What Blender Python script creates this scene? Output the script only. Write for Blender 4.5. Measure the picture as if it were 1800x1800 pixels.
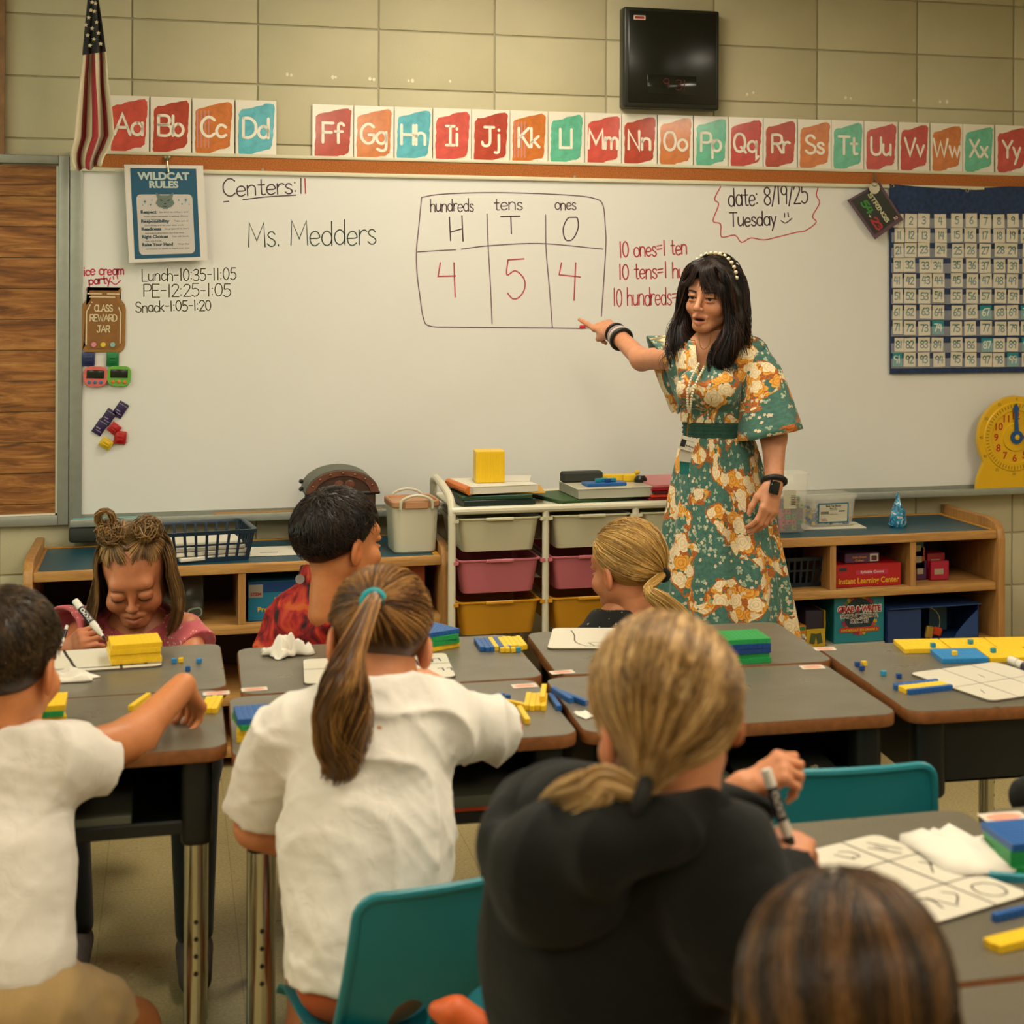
import bpy, bmesh, math, random
import numpy as np
from mathutils import Vector, Matrix

for _o in list(bpy.data.objects):
    bpy.data.objects.remove(_o)
SC = bpy.context.scene
COL = SC.collection
PI = math.pi
rad = math.radians
random.seed(7)
RNG = np.random.default_rng(11)

# ------------------------------------------------------------------ camera, world, exposure
FPX, CXP, CYP, CAM_H = 3000.0, 1200.0, 500.0, 1.5          # focal length and principal point for a 1800 px frame
YAW, ROLL, WALL_Y, DESK_Z = rad(16.7), rad(0.2), 5.982, 0.70
CAM = Vector((0, 0, CAM_H))
AX = Vector((math.sin(YAW), math.cos(YAW), 0))
_r0 = Vector((math.cos(YAW), -math.sin(YAW), 0)); _u0 = Vector((0, 0, 1))
RT = _r0 * math.cos(ROLL) + _u0 * math.sin(ROLL)
UP = _u0 * math.cos(ROLL) - _r0 * math.sin(ROLL)
cd = bpy.data.cameras.new('camera'); cam = bpy.data.objects.new('camera', cd); COL.objects.link(cam)
cam.matrix_world = Matrix(((RT.x, UP.x, -AX.x, CAM.x), (RT.y, UP.y, -AX.y, CAM.y), (RT.z, UP.z, -AX.z, CAM.z), (0, 0, 0, 1)))
cd.sensor_width = 36.0; cd.lens = FPX / 1800 * 36.0
cd.shift_x = (900 - CXP) / 1800; cd.shift_y = -(900 - CYP) / 1800
cd.clip_start = 0.05
cd.dof.use_dof = True; cd.dof.focus_distance = 5.0; cd.dof.aperture_fstop = 5.6
SC.camera = cam
vs = SC.view_settings
SC.display_settings.display_device = 'sRGB'
vs.view_transform = 'Standard'; vs.look = 'None'; vs.gamma = 1.0; vs.use_curve_mapping = False
vs.exposure = 0.12
w = bpy.data.worlds.new('world'); SC.world = w; w.use_nodes = True
w.node_tree.nodes['Background'].inputs[0].default_value = (0.9, 0.95, 0.85, 1)
w.node_tree.nodes['Background'].inputs[1].default_value = 0.02


def ray(x, y):
    return AX + RT * ((x - CXP) / FPX) - UP * ((y - CYP) / FPX)
def PT(x, y, Z):
    """world point seen at pixel (x, y) at depth Z"""
    return CAM + ray(x, y) * Z
def WP(x, y, off=0.0):
    """point on the back wall's plane, off metres in front of it"""
    v = ray(x, y); return CAM + v * ((WALL_Y - off) / v.y)
def YP(x, y, Y):
    v = ray(x, y); return CAM + v * (Y / v.y)
def HP(x, y, z=DESK_Z):
    v = ray(x, y); return CAM + v * ((z - CAM_H) / v.z)

# ------------------------------------------------------------------ colours and materials
def lin(c):
    if isinstance(c, str):
        c = c.lstrip('#'); c = [int(c[i:i + 2], 16) for i in (0, 2, 4)]
    o = []
    for v in c[:3]:
        v = v / 255.0
        o.append(v / 12.92 if v <= 0.04045 else ((v + 0.055) / 1.055) ** 2.4)
    return (o[0], o[1], o[2], 1.0)

class NT:
    """small node-tree helper"""
    def __init__(s, m):
        s.t = m.node_tree; s.n = s.t.nodes; s.l = s.t.links
    def new(s, kind, **kw):
        n = s.n.new(kind)
        for k, v in kw.items():
            if k.startswith('i_'):
                key = k[2:]
                key = int(key) if key.isdigit() else key
                s.set(n.inputs[key], v)
            else:
                setattr(n, k, v)
        return n
    def set(s, sock, v):
        if isinstance(v, bpy.types.NodeSocket): s.l.new(v, sock)
        else: sock.default_value = v
    def math(s, op, a, b=None, c=None):
        n = s.n.new('ShaderNodeMath'); n.operation = op
        for i, v in enumerate((a, b, c)):
            if v is not None: s.set(n.inputs[i], v)
        return n.outputs[0]
    def mix(s, f, a, b):
        n = s.n.new('ShaderNodeMix'); n.data_type = 'RGBA'
        s.set(n.inputs['Factor'], f); s.set(n.inputs[6], a); s.set(n.inputs[7], b)
        return n.outputs[2]
    def ramp(s, f, stops, interp='LINEAR'):
        n = s.n.new('ShaderNodeValToRGB'); n.color_ramp.interpolation = interp
        e = n.color_ramp.elements
        while len(e) < len(stops): e.new(0.5)
        for i, (p, c) in enumerate(stops):
            e[i].position = p; e[i].color = c
        s.set(n.inputs[0], f); return n.outputs[0]
    def noise(s, scale, detail=3, vec=None, rough=0.5, dist=0.0, dim='3D'):
        n = s.n.new('ShaderNodeTexNoise'); n.noise_dimensions = dim
        n.inputs['Scale'].default_value = scale; n.inputs['Detail'].default_value = detail
        n.inputs['Roughness'].default_value = rough; n.inputs['Distortion'].default_value = dist
        if vec is not None: s.l.new(vec, n.inputs['Vector'])
        return n.outputs['Fac']
    def bump(s, h, strength=0.3, dist=0.002):
        n = s.n.new('ShaderNodeBump'); n.inputs['Strength'].default_value = strength; n.inputs['Distance'].default_value = dist
        s.l.new(h, n.inputs['Height']); return n.outputs[0]

MATS = {}
def mat(name, col='#808080', rough=0.5, metal=0.0, spec=0.5, var=0.0, vscale=8.0, bump=0.0, bscale=60.0, bdist=0.002,
        trans=0.0, alpha=1.0, emit=None, estr=1.0, coat=0.0, sheen=0.0, sss=0.0, fn=None, ior=1.45):
    if name in MATS: return MATS[name]
    m = bpy.data.materials.new(name); m.use_nodes = True
    t = NT(m); b = t.n['Principled BSDF']
    c = lin(col)
    b.inputs['Base Color'].default_value = c; b.inputs['Roughness'].default_value = rough
    b.inputs['Metallic'].default_value = metal; b.inputs['Specular IOR Level'].default_value = spec
    b.inputs['IOR'].default_value = ior
    b.inputs['Transmission Weight'].default_value = trans; b.inputs['Alpha'].default_value = alpha
    if coat: b.inputs['Coat Weight'].default_value = coat; b.inputs['Coat Roughness'].default_value = 0.1
    if sheen: b.inputs['Sheen Weight'].default_value = sheen
    if sss:
        b.inputs['Subsurface Weight'].default_value = sss
        b.inputs['Subsurface Radius'].default_value = (0.012, 0.005, 0.003); b.inputs['Subsurface Scale'].default_value = 1.0
    if emit is not None:
        b.inputs['Emission Color'].default_value = lin(emit); b.inputs['Emission Strength'].default_value = estr
    if var or bump:
        tc = t.new('ShaderNodeTexCoord').outputs['Object']
        if var:
            f = t.noise(vscale, 4, tc)
            k = [max(0, v * (1 - var)) for v in c[:3]] + [1]; h = [min(1, v * (1 + var)) for v in c[:3]] + [1]
            t.set(b.inputs['Base Color'], t.ramp(f, [(0.3, k), (0.7, h)]))
        if bump:
            t.set(b.inputs['Normal'], t.bump(t.noise(bscale, 4, tc), bump, bdist))
    if fn: fn(t, b)
    MATS[name] = m
    return m

# ------------------------------------------------------------------ geometry: every builder returns (verts, faces)
def box(x0, x1, y0, y1, z0, z1):
    v = [(x0, y0, z0), (x1, y0, z0), (x1, y1, z0), (x0, y1, z0), (x0, y0, z1), (x1, y0, z1), (x1, y1, z1), (x0, y1, z1)]
    f = [(0, 3, 2, 1), (4, 5, 6, 7), (0, 1, 5, 4), (1, 2, 6, 5), (2, 3, 7, 6), (3, 0, 4, 7)]
    return v, f
def bevelled(geo, w, seg=2):
    bm = bmesh.new(); vs_ = [bm.verts.new(p) for p in geo[0]]
    for f in geo[1]: bm.faces.new([vs_[i] for i in f])
    bmesh.ops.bevel(bm, geom=list(bm.edges), offset=w, segments=seg, affect='EDGES', profile=0.5)
    bm.verts.index_update()
    o = [tuple(v.co) for v in bm.verts], [tuple(v.index for v in f.verts) for f in bm.faces]
    bm.free(); return o
def rbox(sx, sy, sz, r=0.004, seg=2, c=(0, 0, 0)):
    g = box(c[0] - sx / 2, c[0] + sx / 2, c[1] - sy / 2, c[1] + sy / 2, c[2] - sz / 2, c[2] + sz / 2)
    return bevelled(g, min(r, sx / 2.1, sy / 2.1, sz / 2.1), seg)
def join(*gs):
    V, Fc = [], []
    for g in gs:
        n = len(V); V.extend([tuple(p) for p in g[0]]); Fc.extend([tuple(i + n for i in f) for f in g[1]])
    return V, Fc
def xf(g, M):
    return [tuple(M @ Vector(p)) for p in g[0]], g[1]
def mv(g, x=0, y=0, z=0):
    return [(p[0] + x, p[1] + y, p[2] + z) for p in g[0]], g[1]
def rotz(a): return Matrix.Rotation(a, 4, 'Z')
def rotx(a): return Matrix.Rotation(a, 4, 'X')
def roty(a): return Matrix.Rotation(a, 4, 'Y')
def tr(x, y=None, z=None):
    return Matrix.Translation(Vector(x) if y is None else Vector((x, y, z)))
def frame(o, ex, ey, ez=None):
    """matrix whose columns are the given axes at origin o"""
    ex = Vector(ex); ey = Vector(ey)
    if ez is None: ez = ex.cross(ey).normalized()
    return Matrix(((ex.x, ey.x, ez.x, o[0]), (ex.y, ey.y, ez.y, o[1]), (ex.z, ey.z, ez.z, o[2]), (0, 0, 0, 1)))
def prism(poly, z0, z1):
    """extrude an xy polygon (counter-clockwise) from z0 to z1"""
    n = len(poly)
    v = [(p[0], p[1], z0) for p in poly] + [(p[0], p[1], z1) for p in poly]
    f = [tuple(range(n - 1, -1, -1)), tuple(range(n, 2 * n))] + [(i, (i + 1) % n, n + (i + 1) % n, n + i) for i in range(n)]
    return v, f
def flat(poly, z=0.0):
    return [(p[0], p[1], z) for p in poly], [tuple(range(len(poly)))]
def rrect(wd, ht, r, n=5, cx=0, cy=0):
    o = []
    for k, (sx, sy) in enumerate(((1, 1), (-1, 1), (-1, -1), (1, -1))):
        for i in range(n + 1):
            a = PI / 2 * (k + i / n)
            o.append((cx + sx * (wd / 2 - r) + r * math.cos(a), cy + sy * (ht / 2 - r) + r * math.sin(a)))
    return o
def circ(r, n=20, cx=0, cy=0, ry=None):
    return [(cx + r * math.cos(2 * PI * i / n), cy + (ry or r) * math.sin(2 * PI * i / n)) for i in range(n)]
def loft(rings, closed=True, cap0=True, cap1=True):
    V, Fc = [], []; n = len(rings[0])
    for r in rings: V.extend([tuple(p) for p in r])
    m = n if closed else n - 1
    for i in range(len(rings) - 1):
        for j in range(m):
            a = i * n + j; b = i * n + (j + 1) % n
            Fc.append((a, b, b + n, a + n))
    if closed and cap0: Fc.append(tuple(range(n - 1, -1, -1)))
    if closed and cap1: Fc.append(tuple(range((len(rings) - 1) * n, len(rings) * n)))
    return V, Fc
def lathe(prof, n=24, cap0=True, cap1=True):
    return loft([[(r * math.cos(2 * PI * i / n), r * math.sin(2 * PI * i / n), z) for i in range(n)] for r, z in prof], True, cap0, cap1)
def grid(nu, nv, fn):
    V = [fn(i / (nu - 1), j / (nv - 1)) for j in range(nv) for i in range(nu)]
    Fc = [(j * nu + i, j * nu + i + 1, (j + 1) * nu + i + 1, (j + 1) * nu + i) for j in range(nv - 1) for i in range(nu - 1)]
    return V, Fc
def catmull(pts, n=6, closed=False):
    P = [Vector(p) for p in pts]
    if len(P) < 3 and not closed: return P
    o = []; m = len(P)
    rng = range(m) if closed else range(m - 1)
    for i in rng:
        p1 = P[i]; p2 = P[(i + 1) % m]
        p0 = P[i - 1] if (i > 0 or closed) else p1 * 2 - p2
        p3 = P[(i + 2) % m] if (i + 2 < m or closed) else p2 * 2 - p1
        for k in range(n):
            t = k / n
            o.append(0.5 * ((2 * p1) + (p2 - p0) * t + (2 * p0 - 5 * p1 + 4 * p2 - p3) * t * t + (3 * p1 - p0 - 3 * p2 + p3) * t ** 3))
    if not closed: o.append(P[-1])
    return o
def tube(pts, r, n=8, caps=True, closed=False, sq=None):
    P = [Vector(p) for p in pts]; m = len(P)
    R = list(r) if hasattr(r, '__len__') else [r] * m
    T = []
    for i in range(m):
        a = P[i - 1] if (i > 0 or closed) else P[i]; b = P[(i + 1) % m] if (i < m - 1 or closed) else P[i]
        T.append((b - a).normalized() if (b - a).length > 1e-9 else Vector((0, 0, 1)))
    nrm = T[0].orthogonal().normalized()
    rings = []
    for i in range(m):
        nrm = nrm - T[i] * nrm.dot(T[i])
        nrm = nrm.normalized() if nrm.length > 1e-6 else T[i].orthogonal().normalized()
        bn = T[i].cross(nrm)
        rings.append([P[i] + (nrm * math.cos(2 * PI * k / n) + bn * math.sin(2 * PI * k / n)) * R[i] for k in range(n)])
    if closed:
        g = loft(rings, True, False, False); L = (m - 1) * n
        return g[0], g[1] + [(L + j, L + (j + 1) % n, (j + 1) % n, j) for j in range(n)]
    return loft(rings, True, caps, caps)
def sphere(r, c=(0, 0, 0), nu=14, nv=9, s=(1, 1, 1)):
    rings = []
    for j in range(nv):
        a = -PI / 2 + PI * (j + 0.5) / nv if False else -PI / 2 * 0.985 + PI * 0.985 * j / (nv - 1)
        rings.append([(c[0] + s[0] * r * math.cos(a) * math.cos(2 * PI * i / nu), c[1] + s[1] * r * math.cos(a) * math.sin(2 * PI * i / nu), c[2] + s[2] * r * math.sin(a)) for i in range(nu)])
    return loft(rings)

# ------------------------------------------------------------------ objects
def mesh(name, geo, m=None, smooth=35):
    me = bpy.data.meshes.new(name)
    me.from_pydata([tuple(p) for p in geo[0]], [], [tuple(f) for f in geo[1]])
    me.update()
    if smooth:
        me.shade_smooth()
        if smooth < 180: me.set_sharp_from_angle(angle=rad(smooth))
    if m is not None: me.materials.append(m)
    return me
def wm(o):
    M = o.matrix_basis.copy()
    while o.parent is not None:
        o = o.parent; M = o.matrix_basis @ M
    return M
def obj(name, geo, m=None, parent=None, world=False, smooth=35, kind=None, **props):
    """link one mesh object; with world=True the geometry is in world coordinates"""
    if world and parent is not None: geo = xf(geo, wm(parent).inverted())
    me = geo if isinstance(geo, bpy.types.Mesh) else mesh(name, geo, m, smooth)
    o = bpy.data.objects.new(name, me); COL.objects.link(o)
    if parent is not None: o.parent = parent
    if kind: o['kind'] = kind
    for k, v in props.items(): o[k] = v
    return o
def thing(name, label, cat, loc=(0, 0, 0), rz=0.0, group=None, rot=None):
    o = bpy.data.objects.new(name, None); COL.objects.link(o)
    o.empty_display_size = 0.05
    o.location = loc; o.rotation_euler = rot if rot is not None else (0, 0, rz)
    o['label'] = label; o['category'] = cat
    if group: o['group'] = group
    return o
def solo(name, geo, m, label, cat, group=None, loc=None, smooth=35):
    """a thing that is one mesh; geometry in world coordinates, its origin moved to its base"""
    if loc is None:
        xs = [p[0] for p in geo[0]]; ys = [p[1] for p in geo[0]]; zs = [p[2] for p in geo[0]]
        loc = ((min(xs) + max(xs)) / 2, (min(ys) + max(ys)) / 2, min(zs))
    o = obj(name, mv(geo, -loc[0], -loc[1], -loc[2]), m, smooth=smooth)
    o.location = loc; o['label'] = label; o['category'] = cat
    if group: o['group'] = group
    return o
KIDS = {}
def dup(root, label=None, M=None, loc=None, rz=None, group=None):
    """a copy of a thing with copies of its parts and sub-parts (mesh data shared)"""
    def cp(o, parent):
        c = o.copy(); COL.objects.link(c)
        if parent is not None: c.parent = parent
        for ch in o.children: cp(ch, c)
        return c
    r = cp(root, None)
    if label: r['label'] = label
    if loc is not None: r.location = loc
    if rz is not None: r.rotation_euler = (0, 0, rz)
    if M is not None: r.matrix_basis = M
    if group: r['group'] = group
    return r

# ------------------------------------------------------------------ a single-stroke hand-lettering alphabet
GL = {
 'A': (.8, '0,0 .36,1 .72,0|.13,.35 .59,.35'), 'B': (.68, '0,0 0,1|~0,1 .35,1 .5,.88 .5,.65 .35,.53 0,.53|~0,.53 .4,.53 .58,.4 .58,.15 .4,0 0,0'),
 'C': (.72, '~.62,.85 .45,.98 .25,.97 .05,.75 0,.5 .05,.22 .25,.02 .45,.02 .62,.15'), 'D': (.74, '0,0 0,1|~0,1 .3,1 .55,.8 .62,.5 .55,.2 .3,0 0,0'),
 'E': (.62, '.5,1 0,1 0,0 .52,0|0,.52 .42,.52'), 'F': (.6, '.5,1 0,1 0,0|0,.52 .42,.52'),
 'G': (.76, '~.62,.85 .45,.98 .25,.97 .05,.75 0,.5 .05,.22 .25,.02 .48,.03 .62,.18 .64,.45|.64,.45 .38,.45'), 'H': (.74, '0,0 0,1|.6,0 .6,1|0,.5 .6,.5'),
 'I': (.52, '0,1 .4,1|.2,1 .2,0|0,0 .4,0'), 'J': (.66, '.12,1 .6,1|~.4,1 .4,.25 .32,.05 .18,0 .05,.05 0,.2'),
 'K': (.66, '0,0 0,1|.52,1 0,.45|.15,.6 .55,0'), 'L': (.58, '0,1 0,0 .5,0'), 'M': (.92, '0,0 .05,1 .4,.25 .75,1 .8,0'), 'N': (.74, '0,0 0,1 .58,0 .58,1'),
 'O': (.78, '@.32,1 .1,.88 0,.5 .1,.12 .32,0 .54,.12 .64,.5 .54,.88'), 'P': (.64, '0,0 0,1|~0,1 .38,1 .54,.88 .54,.6 .38,.47 0,.47'),
 'Q': (.8, '@.32,1 .1,.88 0,.5 .1,.12 .32,0 .54,.12 .64,.5 .54,.88|.4,.25 .68,-.05'), 'R': (.66, '0,0 0,1|~0,1 .38,1 .54,.88 .54,.62 .38,.5 0,.5|.25,.5 .56,0'),
 'S': (.68, '~.52,.86 .38,.99 .2,1 .05,.88 .05,.68 .2,.55 .4,.46 .55,.32 .52,.1 .35,0 .15,.01 0,.14'), 'T': (.74, '0,1 .64,1|.32,1 .32,0'),
 'U': (.72, '~0,1 0,.3 .1,.06 .29,0 .48,.06 .58,.3 .58,1'), 'V': (.74, '0,1 .32,0 .64,1'), 'W': (1.0, '0,1 .22,0 .44,.8 .66,0 .88,1'),
 'X': (.68, '0,1 .56,0|.56,1 0,0'), 'Y': (.68, '0,1 .3,.5 .6,1|.3,.5 .3,0'), 'Z': (.66, '0,1 .56,1 0,0 .58,0'),
 'a': (.62, '@.25,.6 .07,.5 0,.3 .07,.09 .25,0 .42,.1 .48,.3 .42,.5|.48,.6 .48,0'), 'b': (.6, '0,1 0,0|@.25,.6 .07,.5 0,.3 .07,.09 .25,0 .42,.1 .48,.3 .42,.5'),
 'c': (.54, '~.44,.5 .3,.6 .12,.56 0,.3 .1,.05 .28,0 .45,.1'), 'd': (.62, '@.25,.6 .07,.5 0,.3 .07,.09 .25,0 .42,.1 .48,.3 .42,.5|.48,1 .48,0'),
 'e': (.58, '~.03,.3 .46,.33 .4,.54 .25,.6 .08,.52 0,.3 .08,.07 .26,0 .45,.1'), 'f': (.5, '~.42,.9 .32,1 .2,.96 .15,.8 .15,0|0,.58 .36,.58'),
 'g': (.62, '@.25,.6 .07,.5 0,.3 .07,.09 .25,0 .42,.1 .48,.3 .42,.5|~.48,.6 .48,-.15 .4,-.33 .22,-.36 .05,-.28'), 'h': (.58, '0,1 0,0|~0,.4 .12,.57 .28,.6 .42,.5 .44,.3 .44,0'),
 'i': (.2, '.02,.6 .02,0|.02,.84 .02,.88'), 'j': (.34, '~.2,.6 .2,-.2 .12,-.34 0,-.33|.2,.84 .2,.88'), 'k': (.54, '0,1 0,0|.38,.58 0,.22|.12,.33 .42,0'),
 'l': (.2, '.02,1 .02,0'), 'm': (.8, '0,.6 0,0|~0,.42 .12,.58 .25,.58 .32,.42 .32,0|~.32,.42 .44,.58 .57,.58 .64,.42 .64,0'), 'n': (.58, '0,.6 0,0|~0,.4 .12,.57 .28,.6 .42,.5 .44,.3 .44,0'),
 'o': (.6, '@.25,.6 .07,.5 0,.3 .07,.09 .25,0 .43,.1 .5,.3 .43,.5'), 'p': (.6, '0,.6 0,-.38|@.25,.6 .07,.5 0,.3 .07,.09 .25,0 .42,.1 .48,.3 .42,.5'),
 'q': (.68, '@.25,.6 .07,.5 0,.3 .07,.09 .25,0 .42,.1 .48,.3 .42,.5|.48,.6 .48,-.38 .6,-.25'), 'r': (.42, '0,.6 0,0|~0,.35 .1,.54 .25,.6 .36,.55'),
 's': (.48, '~.36,.5 .25,.6 .1,.58 .03,.46 .12,.35 .28,.27 .38,.15 .3,.02 .14,0 0,.1'), 't': (.46, '~.18,.92 .18,.15 .24,.02 .38,.03|0,.6 .36,.6'),
 'u': (.58, '~0,.6 0,.2 .1,.02 .26,.02 .44,.2|.44,.6 .44,0'), 'v': (.54, '0,.6 .22,0 .44,.6'), 'w': (.76, '0,.6 .16,0 .32,.5 .48,0 .64,.6'),
 'x': (.52, '0,.6 .42,0|.42,.6 0,0'), 'y': (.54, '0,.6 .22,.05|.44,.6 .1,-.38'), 'z': (.52, '0,.6 .42,.6 0,0 .44,0'),
 '0': (.66, '@.27,1 .08,.85 0,.5 .08,.15 .27,0 .46,.15 .54,.5 .46,.85'), '1': (.34, '.12,1 .12,0'), '2': (.62, '~0,.78 .1,.95 .28,1 .46,.9 .48,.7 .3,.4 0,0|0,0 .52,0'),
 '3': (.6, '~.02,.9 .2,1 .42,.93 .44,.7 .3,.55 .16,.53|~.16,.53 .38,.5 .5,.32 .42,.08 .2,0 0,.1'), '4': (.64, '.18,1 0,.42 .56,.42|.42,.95 .42,0'),
 '5': (.62, '.48,1 .08,1|~.08,1 .05,.58 .25,.62 .46,.5 .5,.25 .36,.04 .16,0 0,.1'), '6': (.6, '~.42,.98 .2,.8 .04,.5 0,.25 .12,.04 .3,0 .46,.12 .46,.36 .3,.5 .1,.42'),
 '7': (.6, '0,1 .5,1 .16,0'), '8': (.6, '@.25,.53 .06,.65 .04,.86 .25,1 .46,.86 .44,.65 .25,.53 .04,.38 0,.16 .25,0 .5,.16 .46,.38'),
 '9': (.6, '@.25,1 .06,.88 .02,.68 .14,.52 .34,.52 .46,.68 .44,.88|.46,.8 .4,0'),
 ':': (.26, '.05,.1 .05,.14|.05,.6 .05,.64'), '.': (.24, '.05,0 .05,.05'), ',': (.24, '.07,.06 .02,-.14'), '-': (.52, '.05,.48 .4,.48'), '=': (.58, '0,.38 .45,.42|0,.6 .45,.64'),
 '/': (.44, '0,-.1 .36,1.05'), '+': (.58, '.22,.7 .22,.2|0,.45 .45,.45'), '!': (.2, '.04,1 .04,.3|.04,.03 .04,.07'), '&': (.74, '~.62,0 .1,.78 .2,1 .38,.85 .1,.35 .1,.08 .35,0 .6,.38'),
 '|': (.2, '.04,1 .04,0'), ' ': (.42, ''), "'": (.18, '.04,1 .04,.8'),
}
def strokes(text, sm=5, jit=0.0, space=1.0):
    """polylines of the text, baseline at y = 0, capitals 1 high; and its width"""
    x = 0.0; out = []
    rr = random.Random(text)
    for ch in text:
        adv, s = GL.get(ch, GL[' '])
        dy = rr.uniform(-jit, jit); sc = 1 + rr.uniform(-jit, jit)
        for st in s.split('|'):
            if not st: continue
            k = st[0]; pts = [tuple(float(q) for q in p.split(',')) for p in st.lstrip('~@').split()]
            pts = [Vector((x + p[0] * sc, dy + p[1] * sc, 0)) for p in pts]
            if k == '~': pts = catmull(pts, sm)
            elif k == '@': pts = catmull(pts, sm, True); pts.append(pts[0].copy())
            out.append(pts)
        x += adv * space
    return out, max(x - 0.12, 0.05)
def ribbon(polys, wd, z=0.0):
    """flat strips of width wd with round ends along 2-D polylines"""
    V, Fc = [], []
    h = wd / 2
    for pts in polys:
        P = [Vector((p[0], p[1])) for p in pts]
        Q = [P[0]]
        for p in P[1:]:
            if (p - Q[-1]).length > 1e-6: Q.append(p)
        if len(Q) < 2: Q.append(Q[0] + Vector((0, 1e-4)))
        m = len(Q); n0 = len(V)
        for i in range(m):
            a = (Q[i] - Q[i - 1]).normalized() if i > 0 else (Q[1] - Q[0]).normalized()
            b = (Q[i + 1] - Q[i]).normalized() if i < m - 1 else a
            t = a + b
            t = t.normalized() if t.length > 1e-6 else a
            nn = Vector((-t.y, t.x)); c = max(0.5, nn.dot(Vector((-a.y, a.x))))
            V.append((Q[i].x + nn.x * h / c, Q[i].y + nn.y * h / c, z)); V.append((Q[i].x - nn.x * h / c, Q[i].y - nn.y * h / c, z))
        for i in range(m - 1):
            a = n0 + 2 * i; Fc.append((a + 1, a + 3, a + 2, a))
        for e, d in ((0, -1), (m - 1, 1)):
            t = (Q[1] - Q[0]).normalized() if e == 0 else (Q[-1] - Q[-2]).normalized()
            a0 = math.atan2(t.y * d, t.x * d); k0 = len(V)
            for k in range(5):
                a = a0 - PI / 2 + PI * k / 4
                V.append((Q[e].x + h * math.cos(a), Q[e].y + h * math.sin(a), z))
            Fc.append(tuple(range(k0, k0 + 5)))
    return V, Fc
def stext(text, h, wd, width=None, align='l', sm=4, jit=0.0, z=0.0, space=1.0):
    """hand lettering in the xy plane: capitals h high, stroke wd; width squeezes it to fit"""
    pl, tw = strokes(text, sm, jit, space)
    sx = h if width is None else width / tw
    off = {'l': 0, 'c': -tw * sx / 2, 'r': -tw * sx}[align]
    pl = [[(p[0] * sx + off, p[1] * h) for p in q] for q in pl]
    return ribbon(pl, wd, z)
def ftext(text, h, width=None, bold=0.0, align='c', z=0.0, depth=0.0):
    """printed lettering from Blender's own built-in font, capitals about h high"""
    cu = bpy.data.curves.new('lettering', 'FONT'); cu.body = text; cu.size = 1.0; cu.offset = bold; cu.resolution_u = 3; cu.extrude = depth / max(h, 1e-6)
    o = bpy.data.objects.new('lettering', cu); COL.objects.link(o)
    dg = bpy.context.evaluated_depsgraph_get(); me = o.evaluated_get(dg).to_mesh()
    V = [tuple(v.co) for v in me.vertices]; Fc = [tuple(p.vertices) for p in me.polygons]
    o.evaluated_get(dg).to_mesh_clear(); bpy.data.objects.remove(o); bpy.data.curves.remove(cu)
    if not V: return V, Fc
    x0 = min(p[0] for p in V); x1 = max(p[0] for p in V)
    sy = h / 0.73; sx = sy if width is None else width / (x1 - x0)
    off = {'l': -x0, 'c': -(x0 + x1) / 2, 'r': -x1}[align]
    return [((p[0] + off) * sx, p[1] * sy, z + p[2] * sy) for p in V], Fc
def star(n, r0, r1, cx=0, cy=0, a0=PI / 2):
    return [(cx + (r0 if k % 2 == 0 else r1) * math.cos(a0 + PI * k / n), cy + (r0 if k % 2 == 0 else r1) * math.sin(a0 + PI * k / n)) for k in range(2 * n)]
# the back wall's own frame: x to the right, y up, z out of the wall into the room
WALLM = Matrix(((1, 0, 0, 0), (0, 0, -1, WALL_Y), (0, 1, 0, 0), (0, 0, 0, 1)))
def wxy(x, y, off=0.0):
    p = WP(x, y, off); return p.x, p.z
def onwall(geo, off=0.0):
    """wall-plane geometry (x, height, z) to world, off metres out of the wall"""
    return [(p[0], WALL_Y - off - p[2], p[1]) for p in geo[0]], geo[1]
# ------------------------------------------------------------------ room shell and ceiling lights
CEIL = 2.75
X0, X1, Y0 = -2.6, 4.6, -2.6
M_block = mat('painted_block', '#b3ab8c', 0.62, var=0.05, vscale=5, bump=0.35, bscale=180, bdist=0.0015)
M_mortar = mat('painted_mortar', '#9b9477', 0.7, bump=0.3, bscale=120)
M_wall = mat('painted_wall', '#b3ab8c', 0.65, var=0.05, vscale=2)
M_ceiling = mat('ceiling_tile', '#c9c5b4', 0.85, bump=0.4, bscale=90)
def _floor(t, b):
    tc = t.new('ShaderNodeTexCoord').outputs['Object']
    f1 = t.noise(140, 3, tc, 0.7); f2 = t.noise(5, 3, tc)
    c = t.ramp(f1, [(0.35, lin('#8a7c56')), (0.65, lin('#aa9b70'))])
    sp = t.new('ShaderNodeSeparateXYZ'); t.l.new(tc, sp.inputs[0])
    def line(o):
        fr = t.math('FRACT', t.math('MULTIPLY', o, 1 / 0.305)); return t.math('LESS_THAN', t.math('ABSOLUTE', t.math('SUBTRACT', fr, 0.5)), 0.004)
    ln = t.math('MAXIMUM', line(sp.outputs[0]), line(sp.outputs[1]))
    c = t.mix(t.math('MULTIPLY', ln, 0.5), c, lin('#5d5338'))
    t.set(b.inputs['Base Color'], c)
    t.set(b.inputs['Roughness'], t.ramp(f2, [(0.3, (.27, .27, .27, 1)), (0.7, (.34, .34, .34, 1))]))
M_floor = mat('vinyl_floor_tile', rough=0.3, fn=_floor)
obj('floor', box(X0, X1, Y0, WALL_Y, -0.05, 0), M_floor, kind='structure')
obj('ceiling', box(X0, X1, Y0, WALL_Y, CEIL, CEIL + 0.05), M_ceiling, kind='structure')
obj('wall_left', box(X0 - 0.1, X0, Y0, WALL_Y, 0, CEIL), M_wall, kind='structure')
obj('wall_right', box(X1, X1 + 0.1, Y0, WALL_Y, 0, CEIL), M_wall, kind='structure')
obj('wall_front', box(X0, X1, Y0 - 0.1, Y0, 0, CEIL), M_wall, kind='structure')
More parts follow.
